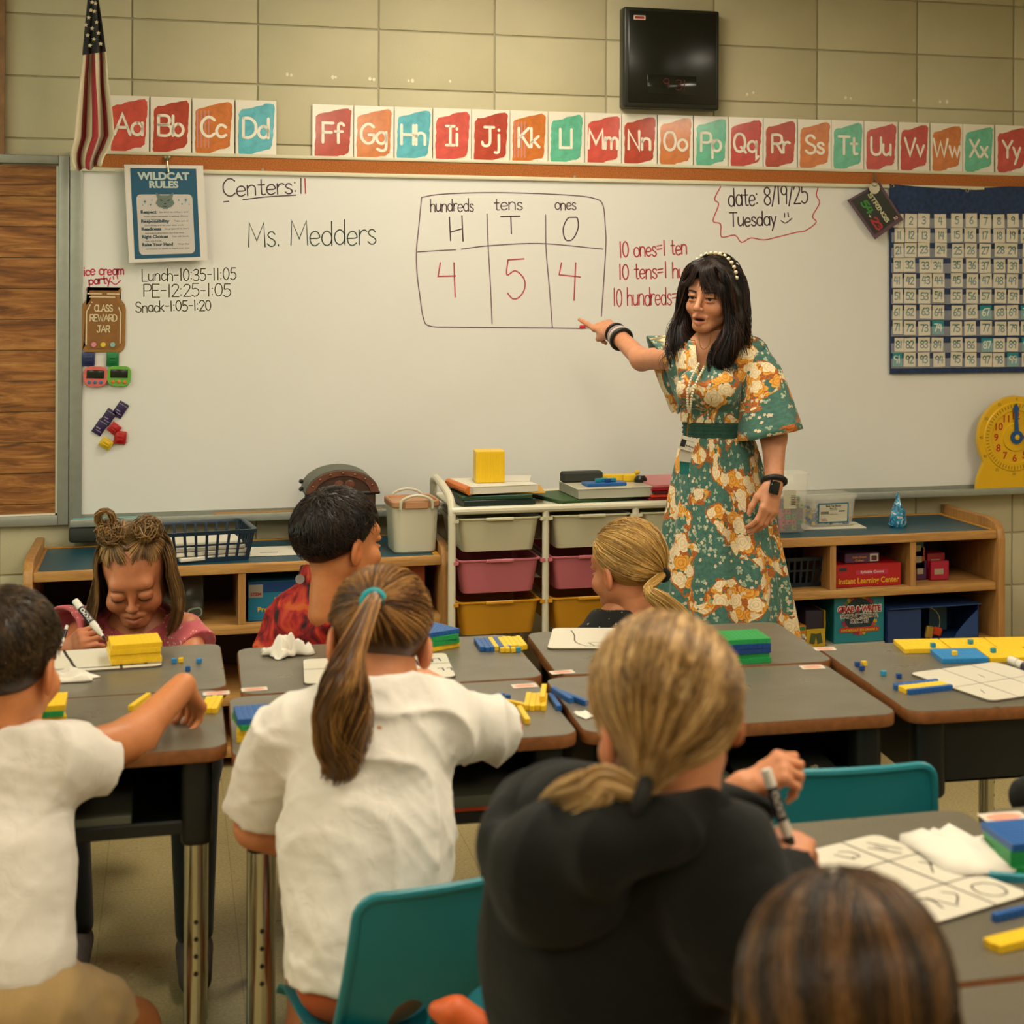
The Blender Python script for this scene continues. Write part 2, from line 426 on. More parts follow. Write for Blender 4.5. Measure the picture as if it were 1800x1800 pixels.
wb = obj('wall_back', box(X0, X1, WALL_Y + 0.006, WALL_Y + 0.12, 0, CEIL), M_mortar, kind='structure')
BW, BH, BX, BZ = 0.4075, 0.2045, -0.126, 2.381
_blk = mesh('block', bevelled(box(-BW / 2 + 0.0025, BW / 2 - 0.0025, 0, 0.02, -BH / 2 + 0.0025, BH / 2 - 0.0025), 0.004, 2), M_block)
for i in range(-3, 10):
    for j in range(-2, 12):
        x = BX + (i + 0.5) * BW; z = BZ - (j + 0.5) * BH
        if z + BH / 2 > CEIL + .1 or z < BH / 3: continue
        if 0.2 < x < 3.0 and 0.86 < z < 1.75: continue        # behind the whiteboard
        o = bpy.data.objects.new('block', _blk); COL.objects.link(o); o.parent = wb
        o.location = (x, WALL_Y, z)
M_base = mat('vinyl_baseboard', '#3a352a', 0.5)
obj('baseboard_back', box(X0, X1, WALL_Y - 0.008, WALL_Y, 0, 0.1), M_base, kind='structure')
# bits of white putty left on the blocks
M_putty = mat('white_putty', '#d9d3bd', 0.8)
_pt = [(505, 131), (512, 132), (585, 136), (590, 136), (650, 139), (657, 140), (718, 142), (725, 142), (791, 143), (1486, 172), (1495, 173), (1606, 177), (1652, 179), (1664, 179), (1324, 163), (1313, 166)]
g = []
for i, (x, y) in enumerate(_pt):
    a, b = wxy(x, y); r = 0.004 + 0.003 * random.random()
    g.append(onwall(prism([(a + r * c, b + 1.3 * r * s) for c, s in circ(1, 8)], 0, 0.002), 0.0005))
obj('putty_dab', join(*g), M_putty, wb, world=True, kind='stuff')
# a wooden edge on the left of the picture
a, b0 = wxy(9, 273); _, b1 = wxy(9, -40)
M_trimwood = mat('trim_wood', '#7a5732', 0.5, var=0.25, vscale=20)
obj('trim_1', onwall(box(a - 0.06, a, b0, 2.60, 0, 0.025)), M_trimwood, kind='structure')

# fluorescent troffers in the ceiling
M_lens = mat('light_lens', '#ffffff', 0.5, emit='#fff2da', estr=18.5)
M_troffer = mat('white_enamel', '#d8d5c8', 0.4)
_tw, _tl = 0.58, 1.18
_fr = mesh('frame', join(box(-_tw / 2 - .03, -_tw / 2, -_tl / 2 - .03, _tl / 2 + .03, -.02, .0), box(_tw / 2, _tw / 2 + .03, -_tl / 2 - .03, _tl / 2 + .03, -.02, 0),
                        box(-_tw / 2, _tw / 2, -_tl / 2 - .03, -_tl / 2, -.02, 0), box(-_tw / 2, _tw / 2, _tl / 2, _tl / 2 + .03, -.02, 0)), M_troffer)
_ln = mesh('diffuser', box(-_tw / 2, _tw / 2, -_tl / 2, _tl / 2, -.012, -.004), M_lens)
for k, (x, y) in enumerate(((1.0, 4.75), (-1.5, 3.2), (3.5, 3.0), (1.0, 2.2), (-1.5, .2), (3.5, .2), (1.0, -.9))):
        t = thing('ceiling_light', 'recessed fluorescent ceiling light ' + ('over the whiteboard', 'beside the bulletin board wall', 'by the number chart end of the room', 'over the middle desks', 'behind the polo boy', 'behind the picture-edge desk', 'at the back of the room')[k], 'light', (x, y, CEIL), 0, 'ceiling lights')
        obj('frame', _fr, parent=t); obj('diffuser', _ln, parent=t)

# a daylit window in the side wall, out of the picture to the left
wn = bpy.data.objects.new('window_1', None); COL.objects.link(wn); wn.location = (X0, 4.2, 0); wn['kind'] = 'structure'
M_day = mat('daylight_pane', '#ffffff', .3, emit='#c9ecd8', estr=3.2)
for k in range(2):
    obj('pane', box(X0 + .002, X0 + .008, 3.35 + .86 * k, 4.15 + .86 * k, .95, 2.25), M_day, wn, world=True)
g = [box(X0 - .0, X0 + .04, y - .03, y + .03, .89, 2.31) for y in (3.32, 4.18, 5.04)] + [box(X0, X0 + .04, 3.29, 5.07, z - .03, z + .03) for z in (.92, 2.28)]
obj('window_frame', join(*g), M_troffer, wn, world=True)
# ------------------------------------------------------------------ whiteboard with cork rail, tray and writing
M_alu = mat('brushed_aluminium', '#8f9288', 0.42, metal=0.35, var=0.06, vscale=30)
M_cream = mat('cream_trim', '#c9c3a8', 0.45)
M_board = mat('whiteboard_enamel', '#cfcec8', 0.33, spec=0.4, var=0.015, vscale=2)
M_cork = mat('cork_strip', '#9c5a26', 0.9, var=0.35, vscale=260, bump=0.4, bscale=300)
M_darkrub = mat('dark_rubber', '#23261f', 0.6)
def pxgeo(g, off):
    """flat geometry drawn in pixel units onto a plane off metres in front of the wall; z is extra height off that plane"""
    return [tuple(WP(p[0], p[1], off + p[2])) for p in g[0]], [tuple(reversed(f)) for f in g[1]]
def wtext(s, x0, y0, x1, y1, h, wd, off=0.0216, jit=0.0, align=None):
    L = math.hypot(x1 - x0, y1 - y0); a = math.atan2(y1 - y0, x1 - x0)
    g = stext(s, h, wd, L, jit=jit)
    ca, sa = math.cos(a), math.sin(a)
    return pxgeo(([(x0 + p[0] * ca + p[1] * sa, y0 + p[0] * sa - p[1] * ca, 0) for p in g[0]], g[1]), off)
def wline(polys, wd, off=0.0216):
    return pxgeo(ribbon(polys, wd), off)
def cr(pts, n=5): return catmull([(p[0], p[1], 0) for p in pts], n)

bx0, _ = wxy(143, 600, .02); bx1 = X1 - 0.5
bz0, bz1 = 0.735, 1.868
board = thing('whiteboard', 'long wall-mounted whiteboard with a cork rail, covered in marker writing', 'whiteboard', ((bx0 + bx1) / 2, WALL_Y, bz0))
obj('surface', onwall(box(bx0, bx1, bz0 - .03, bz1, 0, .021)), M_board, board, world=True)
fx0, _ = wxy(122, 600, .03)
obj('frame', onwall(bevelled(box(fx0, bx0 + .003, bz0 - .05, bz1 + .055, 0, .03), .003)), M_alu, board, world=True)
zc0, zc1 = bz1 + .012, bz1 + .056
obj('cork_strip', onwall(box(fx0 + .012, bx1, zc0, zc1, 0, .027)), M_cork, board, world=True)
obj('rail', join(onwall(bevelled(box(fx0, bx1, bz1 - .002, zc0, 0, .032), .003)), onwall(bevelled(box(fx0, bx1, zc1, zc1 + .012, 0, .032), .003)), onwall(box(fx0, fx0 + .012, zc0, zc1, 0, .032))), M_cream, board, world=True)
tx0, _ = wxy(123, 910, .08)
obj('tray', onwall(join(bevelled(box(tx0, bx1, bz0 - .032, bz0 - .022, .02, .09), .003), bevelled(box(tx0, bx1, bz0 - .034, bz0 - .008, .08, .092), .004), box(tx0, bx1, bz0 - .03, bz0, .018, .026))), M_alu, board, world=True)
obj('end_cap', onwall(bevelled(box(tx0 - .004, tx0 + .11, bz0 - .085, bz0 - .034, .004, .086), .01)), M_darkrub, board, world=True)
g = []
for x in (155, 462, 1010):
    g.append(pxgeo(prism([(p[0], p[1]) for p in circ(2.2, 10, x, 291 + (x - 155) * .0225)], 0, .004), .027))
obj('rivet', join(*g), M_alu, board, world=True)

M_ink = {k: mat('ink_' + k, c, 0.5) for k, c in dict(black='#241d20', plum='#3a2233', purple='#5d4152', red='#a62a3c', crimson='#b02545', teal='#20322e', olive='#34321f').items()}
def write(name, parts, ink): obj(name, join(*parts), M_ink[ink], board, world=True, smooth=0)
write('writing_centers', [wtext('Centers:', 393, 346, 522, 340, 30, 2.4, jit=.03), wline([[(393, 355), (402, 354)], cr([(427, 351), (470, 346), (520, 343)]), [(529, 313), (529, 340)]], 2.0)], 'plum')
write('tally_mark', [wline([[(536, 314), (537, 340)]], 2.2)], 'crimson')
write('writing_name', [wtext('Ms. Medders', 437, 433, 660, 430, 42, 2.2, jit=.03)], 'teal')
write('writing_schedule', [wtext('Lunch-10:35-11:05', 250, 494, 415, 492, 21, 1.8, jit=.04), wtext('PE-12:25-1:05', 253, 522, 405, 521, 22, 1.8, jit=.04), wtext('Snack-1:05-1:20', 239, 549, 371, 545, 18, 1.9, jit=.04)], 'olive')
write('writing_ice_cream', [wtext('ice cream', 148, 484, 218, 482, 16, 2.4, jit=.05), wtext('party', 157, 500, 194, 497, 14, 2.4, jit=.05), wline([[(199, 486), (200, 491)], [(206, 485), (207, 490)], cr([(195, 495), (203, 500), (212, 493)])], 2.0)], 'crimson')
write('place_value_table', [wline([
    cr([(742, 347), (770, 342), (830, 339), (900, 339), (1000, 343), (1045, 349), (1060, 361), (1064, 400), (1065, 430), (1061, 500), (1057, 556)]),
    cr([(741, 347), (736, 400), (732, 440), (733, 480), (738, 520), (744, 558), (755, 573), (800, 575), (900, 576), (1000, 577), (1024, 578)]),
    cr([(856, 376), (858, 430), (862, 500), (865, 569)]), cr([(959, 378), (960, 440), (966, 510), (971, 576)]),
    cr([(734, 443), (765, 441), (801, 439)]), cr([(811, 438), (860, 432), (950, 428), (1060, 438)])], 1.9)], 'purple')
write('table_heading', [wtext('hundreds', 757, 372, 832, 371, 22, 1.9, jit=.04), wtext('tens', 869, 370, 918, 369, 22, 1.9, jit=.04), wtext('ones', 976, 369, 1012, 368, 20, 1.9, jit=.04),
    wline([[(790, 382), (792, 423)], [(812, 379), (814, 424)], [(792, 408), (813, 402)], [(880, 381), (914, 380)], [(898, 381), (899, 411)],
           cr([(1008, 382), (998, 384), (990, 402), (994, 421), (1006, 421), (1016, 402), (1015, 384), (1008, 382)])], 2.2)], 'plum')
write('table_digits', [wline([[(774, 462), (770, 486), (801, 485)], [(798, 462), (800, 522)],
    [(893, 457), (921, 455)], cr([(893, 457), (891, 483), (906, 476), (921, 490), (922, 508), (912, 523), (901, 525), (892, 515)]),
    [(987, 462), (983, 483), (1020, 487)], [(1012, 462), (1009, 528)]], 2.3)], 'red')
write('writing_facts', [wtext('10 ones=1 ten', 1089, 452, 1207, 447, 27, 2.3, jit=.04), wtext('10 tens=1 hundred', 1088, 491, 1258, 487, 27, 2.3, jit=.04), wtext('10 hundreds=', 1078, 538, 1190, 536, 31, 2.1, jit=.04)], 'red')
write('writing_date', [wtext('date: 8/19/25', 1281, 363, 1420, 356, 32, 2.4, jit=.03), wtext('Tuesday', 1283, 398, 1364, 396, 25, 2.4, jit=.03),
    wline([[(1379, 375), (1379, 382)], [(1385, 374), (1386, 381)], cr([(1373, 388), (1381, 392), (1392, 384)])], 2.0)], 'plum')
write('cloud_border', [wline([cr([(x / 3 + 1200, y / 3) for x, y in ((200, 985), (168, 1050), (190, 1078), (160, 1165), (200, 1182), (205, 1250), (275, 1240), (310, 1278), (360, 1255), (430, 1265), (520, 1245), (600, 1225), (650, 1215), (704, 1172), (685, 1140), (722, 1070), (705, 1030), (713, 992))], 4)], 1.9)], 'crimson')

# ------------------------------------------------------------------ bulletin board of printed planks
def _plank(t, b):
    tc = t.new('ShaderNodeTexCoord'); oi = t.new('ShaderNodeObjectInfo')
    mp = t.new('ShaderNodeMapping'); mp.inputs['Scale'].default_value = (3, 8, 26)
    t.l.new(tc.outputs['Object'], mp.inputs[0])
    add = t.new('ShaderNodeVectorMath'); add.operation = 'ADD'; t.l.new(mp.outputs[0], add.inputs[0])
    cmb = t.new('ShaderNodeCombineXYZ'); r = t.math('MULTIPLY', oi.outputs['Random'], 37.0)
    t.l.new(r, cmb.inputs[0]); t.l.new(r, cmb.inputs[2]); t.l.new(cmb.outputs[0], add.inputs[1])
    f = t.noise(1.6, 6, add.outputs[0], 0.62, 1.2)
    c = t.ramp(f, [(0.25, lin('#3c2108')), (0.45, lin('#7a4a1c')), (0.6, lin('#9a6630')), (0.75, lin('#b48248'))])
    t.set(b.inputs['Base Color'], c)
M_plank = mat('printed_plank', rough=0.6, fn=_plank)
ux1, _ = wxy(121, 600, .03); ix1, _ = wxy(98, 600, .015)
_, uz1 = wxy(60, 272, .03); _, iz1 = wxy(60, 291, .015); _, iz0 = wxy(60, 903, .015); _, uz0 = wxy(60, 925, .03)
ub0 = X0 + 0.9
bull = thing('bulletin_board', 'bulletin board of brown printed planks in a grey metal frame', 'bulletin board', ((ub0 + ux1) / 2, WALL_Y, uz0))
obj('frame', onwall(join(bevelled(box(ix1 + .008, ux1, uz0, uz1, 0, .03), .003), bevelled(box(ub0, ix1 + .008, iz1 + .006, uz1, 0, .03), .003), bevelled(box(ub0, ix1 + .008, uz0, iz0 - .006, 0, .03), .003))), M_alu, bull, world=True)
obj('paper_border', onwall(join(box(ix1, ix1 + .009, iz0, iz1, 0, .016), box(ub0, ix1, iz0 - .007, iz0, 0, .016))), mat('white_paper', '#cfc9b8', 0.7), bull, world=True)
npl = 12; ph = (iz1 - iz0) / 11.3
_pm = None
for i in range(npl):
    z1 = iz1 - i * ph; z0 = max(iz0, z1 - ph + .0025)
    if z1 - iz0 < .01: break
    o = obj('plank', onwall(box(ub0, ix1, z0, z1, 0, .013 + .0015 * (i % 3))), M_plank, bull, world=True, smooth=0)

# ------------------------------------------------------------------ alphabet cards
M_card = mat('laminated_card', '#d9d3c4', 0.3, coat=0.6, bump=0.25, bscale=9, bdist=0.004)
M_letter = mat('card_letter_white', '#e0d9c8', 0.4)
_pc = dict(red='#b5392f', coral='#c1483a', rust='#a8381f', orange='#bf6a24', blue='#4fa6b2', mint='#58ab8c')
def _paint(c):
    def fn(t, b):
        tc = t.new('ShaderNodeTexCoord').outputs['Object']
        f = t.noise(28, 5, tc, 0.6, 0.6); k = lin(c)
        t.set(b.inputs['Base Color'], t.ramp(f, [(0.3, [v * .78 for v in k[:3]] + [1]), (0.55, k), (0.8, [min(1, v * 1.25 + .02) for v in k[:3]] + [1])]))
    return fn
M_paint = {k: mat('paint_' + k, rough=0.3, coat=0.6, fn=_paint(c)) for k, c in _pc.items()}
M_shadow = mat('letter_edge', '#7a3a20', 0.5)
_cards = [('Aa', 190, 262, 'coral'), ('Bb', 264.5, 336, 'rust'), ('Cc', 338, 412, 'orange'), ('Dd', 414, 486, 'blue'), ('Ff', 549, 621.5, 'rust'), ('Gg', 622.5, 692, 'orange'), ('Hh', 693.5, 760, 'blue'),
          ('Ii', 761.5, 828.5, 'coral'), ('Jj', 829.5, 896, 'rust'), ('Kk', 897, 963, 'orange'), ('Ll', 964, 1027.5, 'mint'), ('Mm', 1028.5, 1092.5, 'coral'), ('Nn', 1093.5, 1155, 'rust'), ('Oo', 1156.5, 1218.5, 'orange'),
          ('Pp', 1220, 1280, 'mint'), ('Qq', 1281, 1341.5, 'red'), ('Rr', 1342.5, 1401.5, 'rust'), ('Ss', 1403, 1461.5, 'orange'), ('Tt', 1462, 1518.5, 'mint'), ('Uu', 1519.5, 1578.5, 'red'), ('Vv', 1580, 1634.5, 'red'),
          ('Ww', 1636, 1692.5, 'orange'), ('Xx', 1693, 1748, 'mint'), ('Yy', 1750, 1806, 'red'), ('Zz', 1808, 1862, 'orange')]
for i, (s, xa, xb, pc) in enumerate(_cards):
    xm = (xa + xb) / 2
    if i < 4: yt = 168 + (xm - 226) * .037; yb = 275 + (xm - 226) * .017
    else: yt = 184 + (xm - 585) * .0305; yb = 288 + (xm - 585) * .0175
    (a0, z0), (a1, z1) = wxy(xa, yb, .012), wxy(xb, yt, .012)
    zz0, _ = 0, 0
    _, z0 = wxy(xm, yb, .012); _, z1 = wxy(xm, yt, .012)
    W_, H_ = a1 - a0, z1 - z0
    names = dict(coral='coral red', rust='brick red', orange='orange', blue='sky blue', mint='mint green', red='crimson')
    t = thing('alphabet_card', 'white alphabet card with letters %s on a %s paint patch' % (s, names[pc]), 'card', ((a0 + a1) / 2, WALL_Y - .008, z0), 0, 'alphabet cards above the whiteboard', rot=(rad(-.4), 0, rad(random.uniform(-.8, .8))))
    obj('paper', [(p[0], -p[2], p[1]) for p in box(-W_ / 2, W_ / 2, 0, H_, 0, .0016)[0]], M_card, t) if False else obj('paper', ([(p[0], -p[2], p[1]) for p in box(-W_ / 2, W_ / 2, 0, H_, 0, .0016)[0]], box(0, 1, 0, 1, 0, 1)[1]), M_card, t)
    rr = random.Random(i * 3 + 1)
    base = rrect(W_ * .86, H_ * .80, W_ * .13, 4, 0, H_ * .50)
    pts = []
    for k in range(len(base)):
        p, q = base[k], base[(k + 1) % len(base)]
        n = max(1, int(math.hypot(q[0] - p[0], q[1] - p[1]) / .012))
        for m_ in range(n):
            f = m_ / n; x = p[0] + (q[0] - p[0]) * f; y = p[1] + (q[1] - p[1]) * f
            pts.append((x + rr.uniform(-.0018, .0018) + .012 * (y / H_ - .5) * (1 if x > 0 else .3), y + rr.uniform(-.0018, .0018) + .010 * math.sin(x / W_ * 4.5) + .004 * (x / W_)))
    pts.append((W_ * .41, H_ * .87)) if False else None
    obj('paint_patch', ([(p[0], -.0023, p[1]) for p in pts], [tuple(range(len(pts)))]), M_paint[pc], t, smooth=0)
    if s in ('Cc', 'Kk'):
        g = [box(x - .0016, x + .0016, H_ * .17, H_ * .80, 0, 0.0001) for x in [W_ * (-.38 + .09 * k) for k in range(4)]]
        obj('stripe', ([(p[0], -.0026 - p[2], p[1]) for p in join(*g)[0]], join(*g)[1]), mat('lilac_paint', '#b77f8a', 0.4), t, smooth=0)
    wd = min(W_ * .86, strokes(s)[1] * H_ * .34)
    gl = stext(s, H_ * .33, .0095, wd, 'c', sm=5)
    obj('letters', ([(p[0], -.0034 - p[2], p[1] + H_ * .36) for p in gl[0]], gl[1]), M_letter, t, smooth=0)

# ------------------------------------------------------------------ black LED clock box
(a0, _), (a1, _) = wxy(1097, 100, .07), wxy(1265, 100, .07)
_, z1 = wxy(1180, 15, .07); _, z0 = wxy(1180, 191, .07)
M_blackbox = mat('black_plastic_panel', '#15180f', 0.35)
t = thing('led_clock', 'big black wall clock box with dim red LED digits', 'clock', ((a0 + a1) / 2, WALL_Y, z0))
obj('case', onwall(bevelled(box(a0, a1, z0, z1, 0, .066), .008, 3)), M_blackbox, t, world=True)
obj('front_panel', onwall(bevelled(box(a0 + .016, a1 - .012, z0 + .018, z1 - .012, .06, .069), .004)), mat('smoked_panel', '#0c0e09', 0.22), t, world=True)
ws, wl = wxy(1138, 131, .07), wxy(1224, 168, .07)
obj('display_window', onwall(bevelled(box(ws[0], wl[0], wl[1], ws[1], .066, .0705), .001)), mat('display_glass', '#11140f', 0.12), t, world=True)
g = wtext('9', 1166, 155, 1176, 155, 17, 1.1, .0715), wtext('31', 1187, 158, 1205, 159, 18, 1.1, .0715)
obj('led_digits', join(*g), mat('led_red', '#300505', 0.5, emit='#7a1410', estr=0.25), t, world=True, smooth=0)
tg0, tg1 = wxy(1114, 34, .07), wxy(1134.5, 27.5, .07)
tag_ = obj('name_plate', onwall(box(tg0[0], tg1[0], tg0[1], tg1[1], .068, .0705)), mat('plate_white', '#cfc0ae', 0.4), t, world=True)
obj('lettering', onwall(box(tg0[0] + .004, tg1[0] - .004, tg0[1] + .003, tg1[1] - .003, .0705, .0708)), mat('plate_red', '#8a1f1c', 0.4), tag_, world=True)

# ------------------------------------------------------------------ rules poster
PO = .055
def quadmap(c00, c10, c11, c01, off):
    """bilinear map of the unit square (v up) onto a pixel quad at the wall, off in front"""
    def f(u, v, z=0.0):
        x = (1 - v) * ((1 - u) * c00[0] + u * c10[0]) + v * ((1 - u) * c01[0] + u * c11[0])
        y = (1 - v) * ((1 - u) * c00[1] + u * c10[1]) + v * ((1 - u) * c01[1] + u * c11[1])
        return tuple(WP(x, y, off + z))
    return f
pm = quadmap((227, 462), (365, 457), (357, 291), (218, 289), PO)
def pmap(g, f=pm, zoff=0.0): return [f(p[0], p[1], p[2] + zoff) for p in g[0]], g[1]
t = thing('rules_poster', 'blue and white WILDCAT RULES poster clipped to the cork rail', 'poster', tuple(WP(296, 460, PO)))
obj('paper', pmap(box(0, 1, 0, 1, -.0015, 0)), mat('poster_paper', '#c9c3ba', 0.55), t, world=True, smooth=0)
obj('blue_print', pmap(flat([(.075, .035), (.91, .035), (.91, .965), (.075, .965)]), zoff=.0006), mat('poster_blue', '#0f4a63', 0.5), t, world=True, smooth=0)
obj('white_panel', pmap(flat(rrect(.71, .62, .05, 4, .49, .385)), zoff=.0012), mat('poster_grey', '#b4ada6', 0.55), t, world=True, smooth=0)
def ptx(s, u, v, h, wdt, fm=ftext, bold=.03, al='c'):
    g = fm(s, h, wdt, bold, al); return pmap(([(p[0] + u, p[1] + v, 0) for p in g[0]], g[1]), zoff=.0018)
obj('title', join(ptx('WILDCAT', .49, .85, .075, .66, bold=.045), ptx('RULES', .49, .765, .07, .37, bold=.045)), mat('poster_title', '#a9b5ae', 0.5), t, world=True, smooth=0)
rows = [('Respect', .50, .20, 'be kind to others and', .42), ('Responsibility', .405, .36, 'Take care of', .60), ('Readiness', .325, .25, 'be prepared to learn', .48), ('Right Choices', .245, .33, 'Use safe hands,', .57), ('Raise Your Hand', .165, .39, 'Wait for', .63)]
subs = [('listen when someone is talking. Silence', .462, .56), ('in the hallways.', .43, .2), ('your things and do your best work.', .368, .5), ('and follow directions the first time.', .288, .5), ('feet, and words.', .208, .21), ('permission to speak or leave your seat.', .128, .56)]
g = []
for s, v, wd, s2, u2 in rows:
    g.append(ptx(s, .18, v, .032, wd, bold=.04, al='l')); g.append(ptx(s2, u2, v + .005, .017, .80 - u2 - .02, bold=.0, al='l'))
for s, v, wd in subs: g.append(ptx(s, .22, v, .017, wd, bold=.0, al='l'))
obj('lettering', join(*g), mat('poster_ink', '#1f3f47', 0.5), t, world=True, smooth=0)
g = [pmap(flat([(u + r * math.cos(a) * (1 if k % 2 == 0 else .35), v + .85 * r * math.sin(a) * (1 if k % 2 == 0 else .35)) for k, a in enumerate([PI / 4 * q for q in range(8)])]), zoff=.0019) for u, v, r in ((.24, .62, .026), (.33, .635, .013), (.31, .59, .018), (.21, .585, .012), (.67, .635, .018), (.76, .635, .028), (.71, .595, .016), (.80, .59, .013))]
obj('sparkle', join(*g), mat('poster_teal', '#2f7480', 0.5), t, world=True, smooth=0)
cat_ = [(-.115, .10), (-.095, .02), (-.12, -.03), (-.085, -.075), (-.045, -.085), (-.03, -.10), (.03, -.10), (.045, -.085), (.085, -.075), (.12, -.03), (.095, .02), (.115, .10), (.05, .065), (-.05, .065)]
em = obj('cat_emblem', pmap(flat([(.495 + p[0], .63 + p[1] * .85) for p in cat_]), zoff=.0022), mat('emblem_grey', '#5d6a62', 0.5), t, world=True, smooth=0)
obj('emblem_lines', join(*[pmap(flat([(.495 + p[0], .63 + p[1] * .85) for p in q]), zoff=.0027) for q in ([(-.07, .02), (-.02, .0), (-.05, -.005)], [(.07, .02), (.05, -.005), (.02, .0)], [(-.018, -.03), (0, -.05), (.018, -.03)], [(-.04, -.065), (0, -.08), (.04, -.065), (0, -.07)])]), mat('emblem_dark', '#1b2a2c', 0.5), em, world=True, smooth=0)
p0, p1 = WP(294, 281, .05), WP(297, 300, .06)
obj('clip', join(tube([WP(294, 276, .035), WP(294, 284, .055), WP(296, 303, .062)], .0035, 6), xf(rbox(.02, .012, .012, .003), tr(WP(294, 277, .035)))), mat('metal_clip', '#8b8a72', 0.3, metal=0.8), t, world=True)

# ------------------------------------------------------------------ magnets, timers and clips at the board's edge
def lay(cx, cy, wpx, hpx, ang=0.0, off=.0212):
    """matrix that lays local xy (metres) on the board at a pixel: returns M, w, h in metres"""
    p = WP(cx, cy, off); k = (WP(cx + 1, cy, off) - WP(cx, cy, off)).length; kz = (WP(cx, cy + 1, off) - WP(cx, cy, off)).length
    M = Matrix.Translation(p) @ Matrix(((1, 0, 0, 0), (0, 0, -1, 0), (0, 1, 0, 0), (0, 0, 0, 1))) @ rotz(-ang)
    return M, wpx * k, hpx * kz
def onboard(name, label, cat, cx, cy, ang=0.0, group=None, off=.0212):
    M, _, _ = lay(cx, cy, 1, 1, ang, off); t = bpy.data.objects.new(name, None); COL.objects.link(t); t.empty_display_size = .03
    t.matrix_basis = M; t['label'] = label; t['category'] = cat
    if group: t['group'] = group
    return t
_, W_, H_ = lay(182, 562, 78, 114)
M_kraft = mat('kraft_wood', '#8a5f27', 0.6, var=0.12, vscale=60); M_chalk = mat('chalk_white', '#cfc3a2', 0.7)
t = onboard('reward_jar', 'brown jar-shaped CLASS REWARD JAR magnet with three round counters', 'magnet', 182, 562, rad(.5))
def jarp(sx, sy):
    o = [(-.38, .5), (.38, .5), (.40, .46), (.34, .40), (.36, .33), (.47, .24), (.5, .16), (.5, -.38), (.46, -.46), (.38, -.5)]
    o = [(p[0] * sx, p[1] * sy) for p in o]; return [(-p[0], p[1]) for p in reversed(o[1:])][::1] and ([(p[0], p[1]) for p in reversed(o)] + [(-p[0], p[1]) for p in o])
obj('jar_backing', bevelled(prism(jarp(W_, H_), 0, .006), .001, 1), M_kraft, t)
obj('jar_face', prism([(p[0] * .84, p[1] * .9) for p in jarp(W_, H_)], .006, .0075), mat('kraft_dark', '#7c5220', 0.6, var=0.1, vscale=50), t)
def lw(s, y, wd, h=.021): g = stext(s, h, .0032, wd, 'c'); return [(p[0], p[1] + y, .0082) for p in g[0]], g[1]
g = [lw('CLASS', H_ * .13, W_ * .40), lw('REWARD', -H_ * .02, W_ * .60), lw('JAR', -H_ * .19, W_ * .28)]
def sl(*p): return ribbon([[(a * W_, b * H_, 0) for a, b in p]], .0032, .0082)
g += [sl((-.36, .40), (-.05, .40)), sl((.08, .40), (.36, .40)), sl((-.32, .35), (.25, .35)), sl((-.30, .23), (-.38, .12), (-.38, -.38)), sl((.34, .19), (.39, .1), (.38, -.36)), sl((-.27, .27), (-.26, .265))]
obj('chalk_lettering', join(*g), M_chalk, t, smooth=0)
for nm, c, u in (('pink', '#c8788a', -.21), ('yellow', '#c9ac2c', 0.0), ('blue', '#7fa39c', .215)):
    obj('counter', mv(lathe([(.0085, .0075), (.0085, .0105), (.0075, .0115)], 18), u * W_, -.385 * H_, 0), mat('counter_' + nm, c, 0.5), t, label=nm + ' round counter')
def clip_(cx, cy, wpx, hpx, m, label, ang=0, thick=.012):
    t = onboard('magnetic_clip', label, 'clip', cx, cy, ang); _, w_, h_ = lay(cx, cy, wpx, hpx)
    obj('jaw', mv(rbox(w_, h_, thick, .004), 0, 0, thick / 2), m, t)
    obj('lever', join(mv(rbox(w_ * .66, h_ * .6, .006, .002), 0, 0, thick + .003), mv(rbox(w_ * .5, .003, .003, .001), 0, h_ * .1, thick + .007), mv(rbox(w_ * .5, .003, .003, .001), 0, -h_ * .12, thick + .007)), m, t)
    return t
M_navyp = mat('navy_plastic', '#1d2a55', 0.35); M_greenp = mat('green_plastic', '#0f6a34', 0.35); M_redp = mat('red_plastic', '#a31a1a', 0.3); M_yelp = mat('yellow_plastic', '#c7a51d', 0.35)
clip_(155.5, 631, 23, 24, M_navyp, 'small navy magnetic clip under the jar magnet'); clip_(198, 631, 22, 25, M_greenp, 'small dark green magnetic clip above the green timer')
for cx, cy, c, bc, nm in ((168, 661.5, '#c9635c', '#20678a', 'coral pink'), (209.5, 660.5, '#62a03a', '#c9663a', 'lime green')):
    t = onboard('digital_timer', '%s digital timer with a dark screen and three round buttons' % nm, 'timer', cx, cy, rad(2)); _, w_, h_ = lay(cx, cy, 41.5, 35)
    obj('case', bevelled(prism(rrect(w_, h_, h_ * .3, 5), 0, .016), .002, 1), mat('timer_' + nm.split()[0], c, 0.4), t)
    obj('screen', mv(rbox(w_ * .74, h_ * .42, .003, .001), 0, h_ * .12, .017), mat('timer_screen', '#1d221b', 0.2), t)
    for k in (-1, 0, 1): obj('button', mv(lathe([(w_ * .075, .016), (w_ * .075, .019), (w_ * .05, .020)], 12), k * w_ * .25, -h_ * .29, 0), mat('timer_button_' + nm.split()[0], bc, 0.4), t)
M_purp = mat('purple_magnet', '#2a1f42', 0.35); M_lil = mat('lilac_print', '#8d83a3', 0.5)
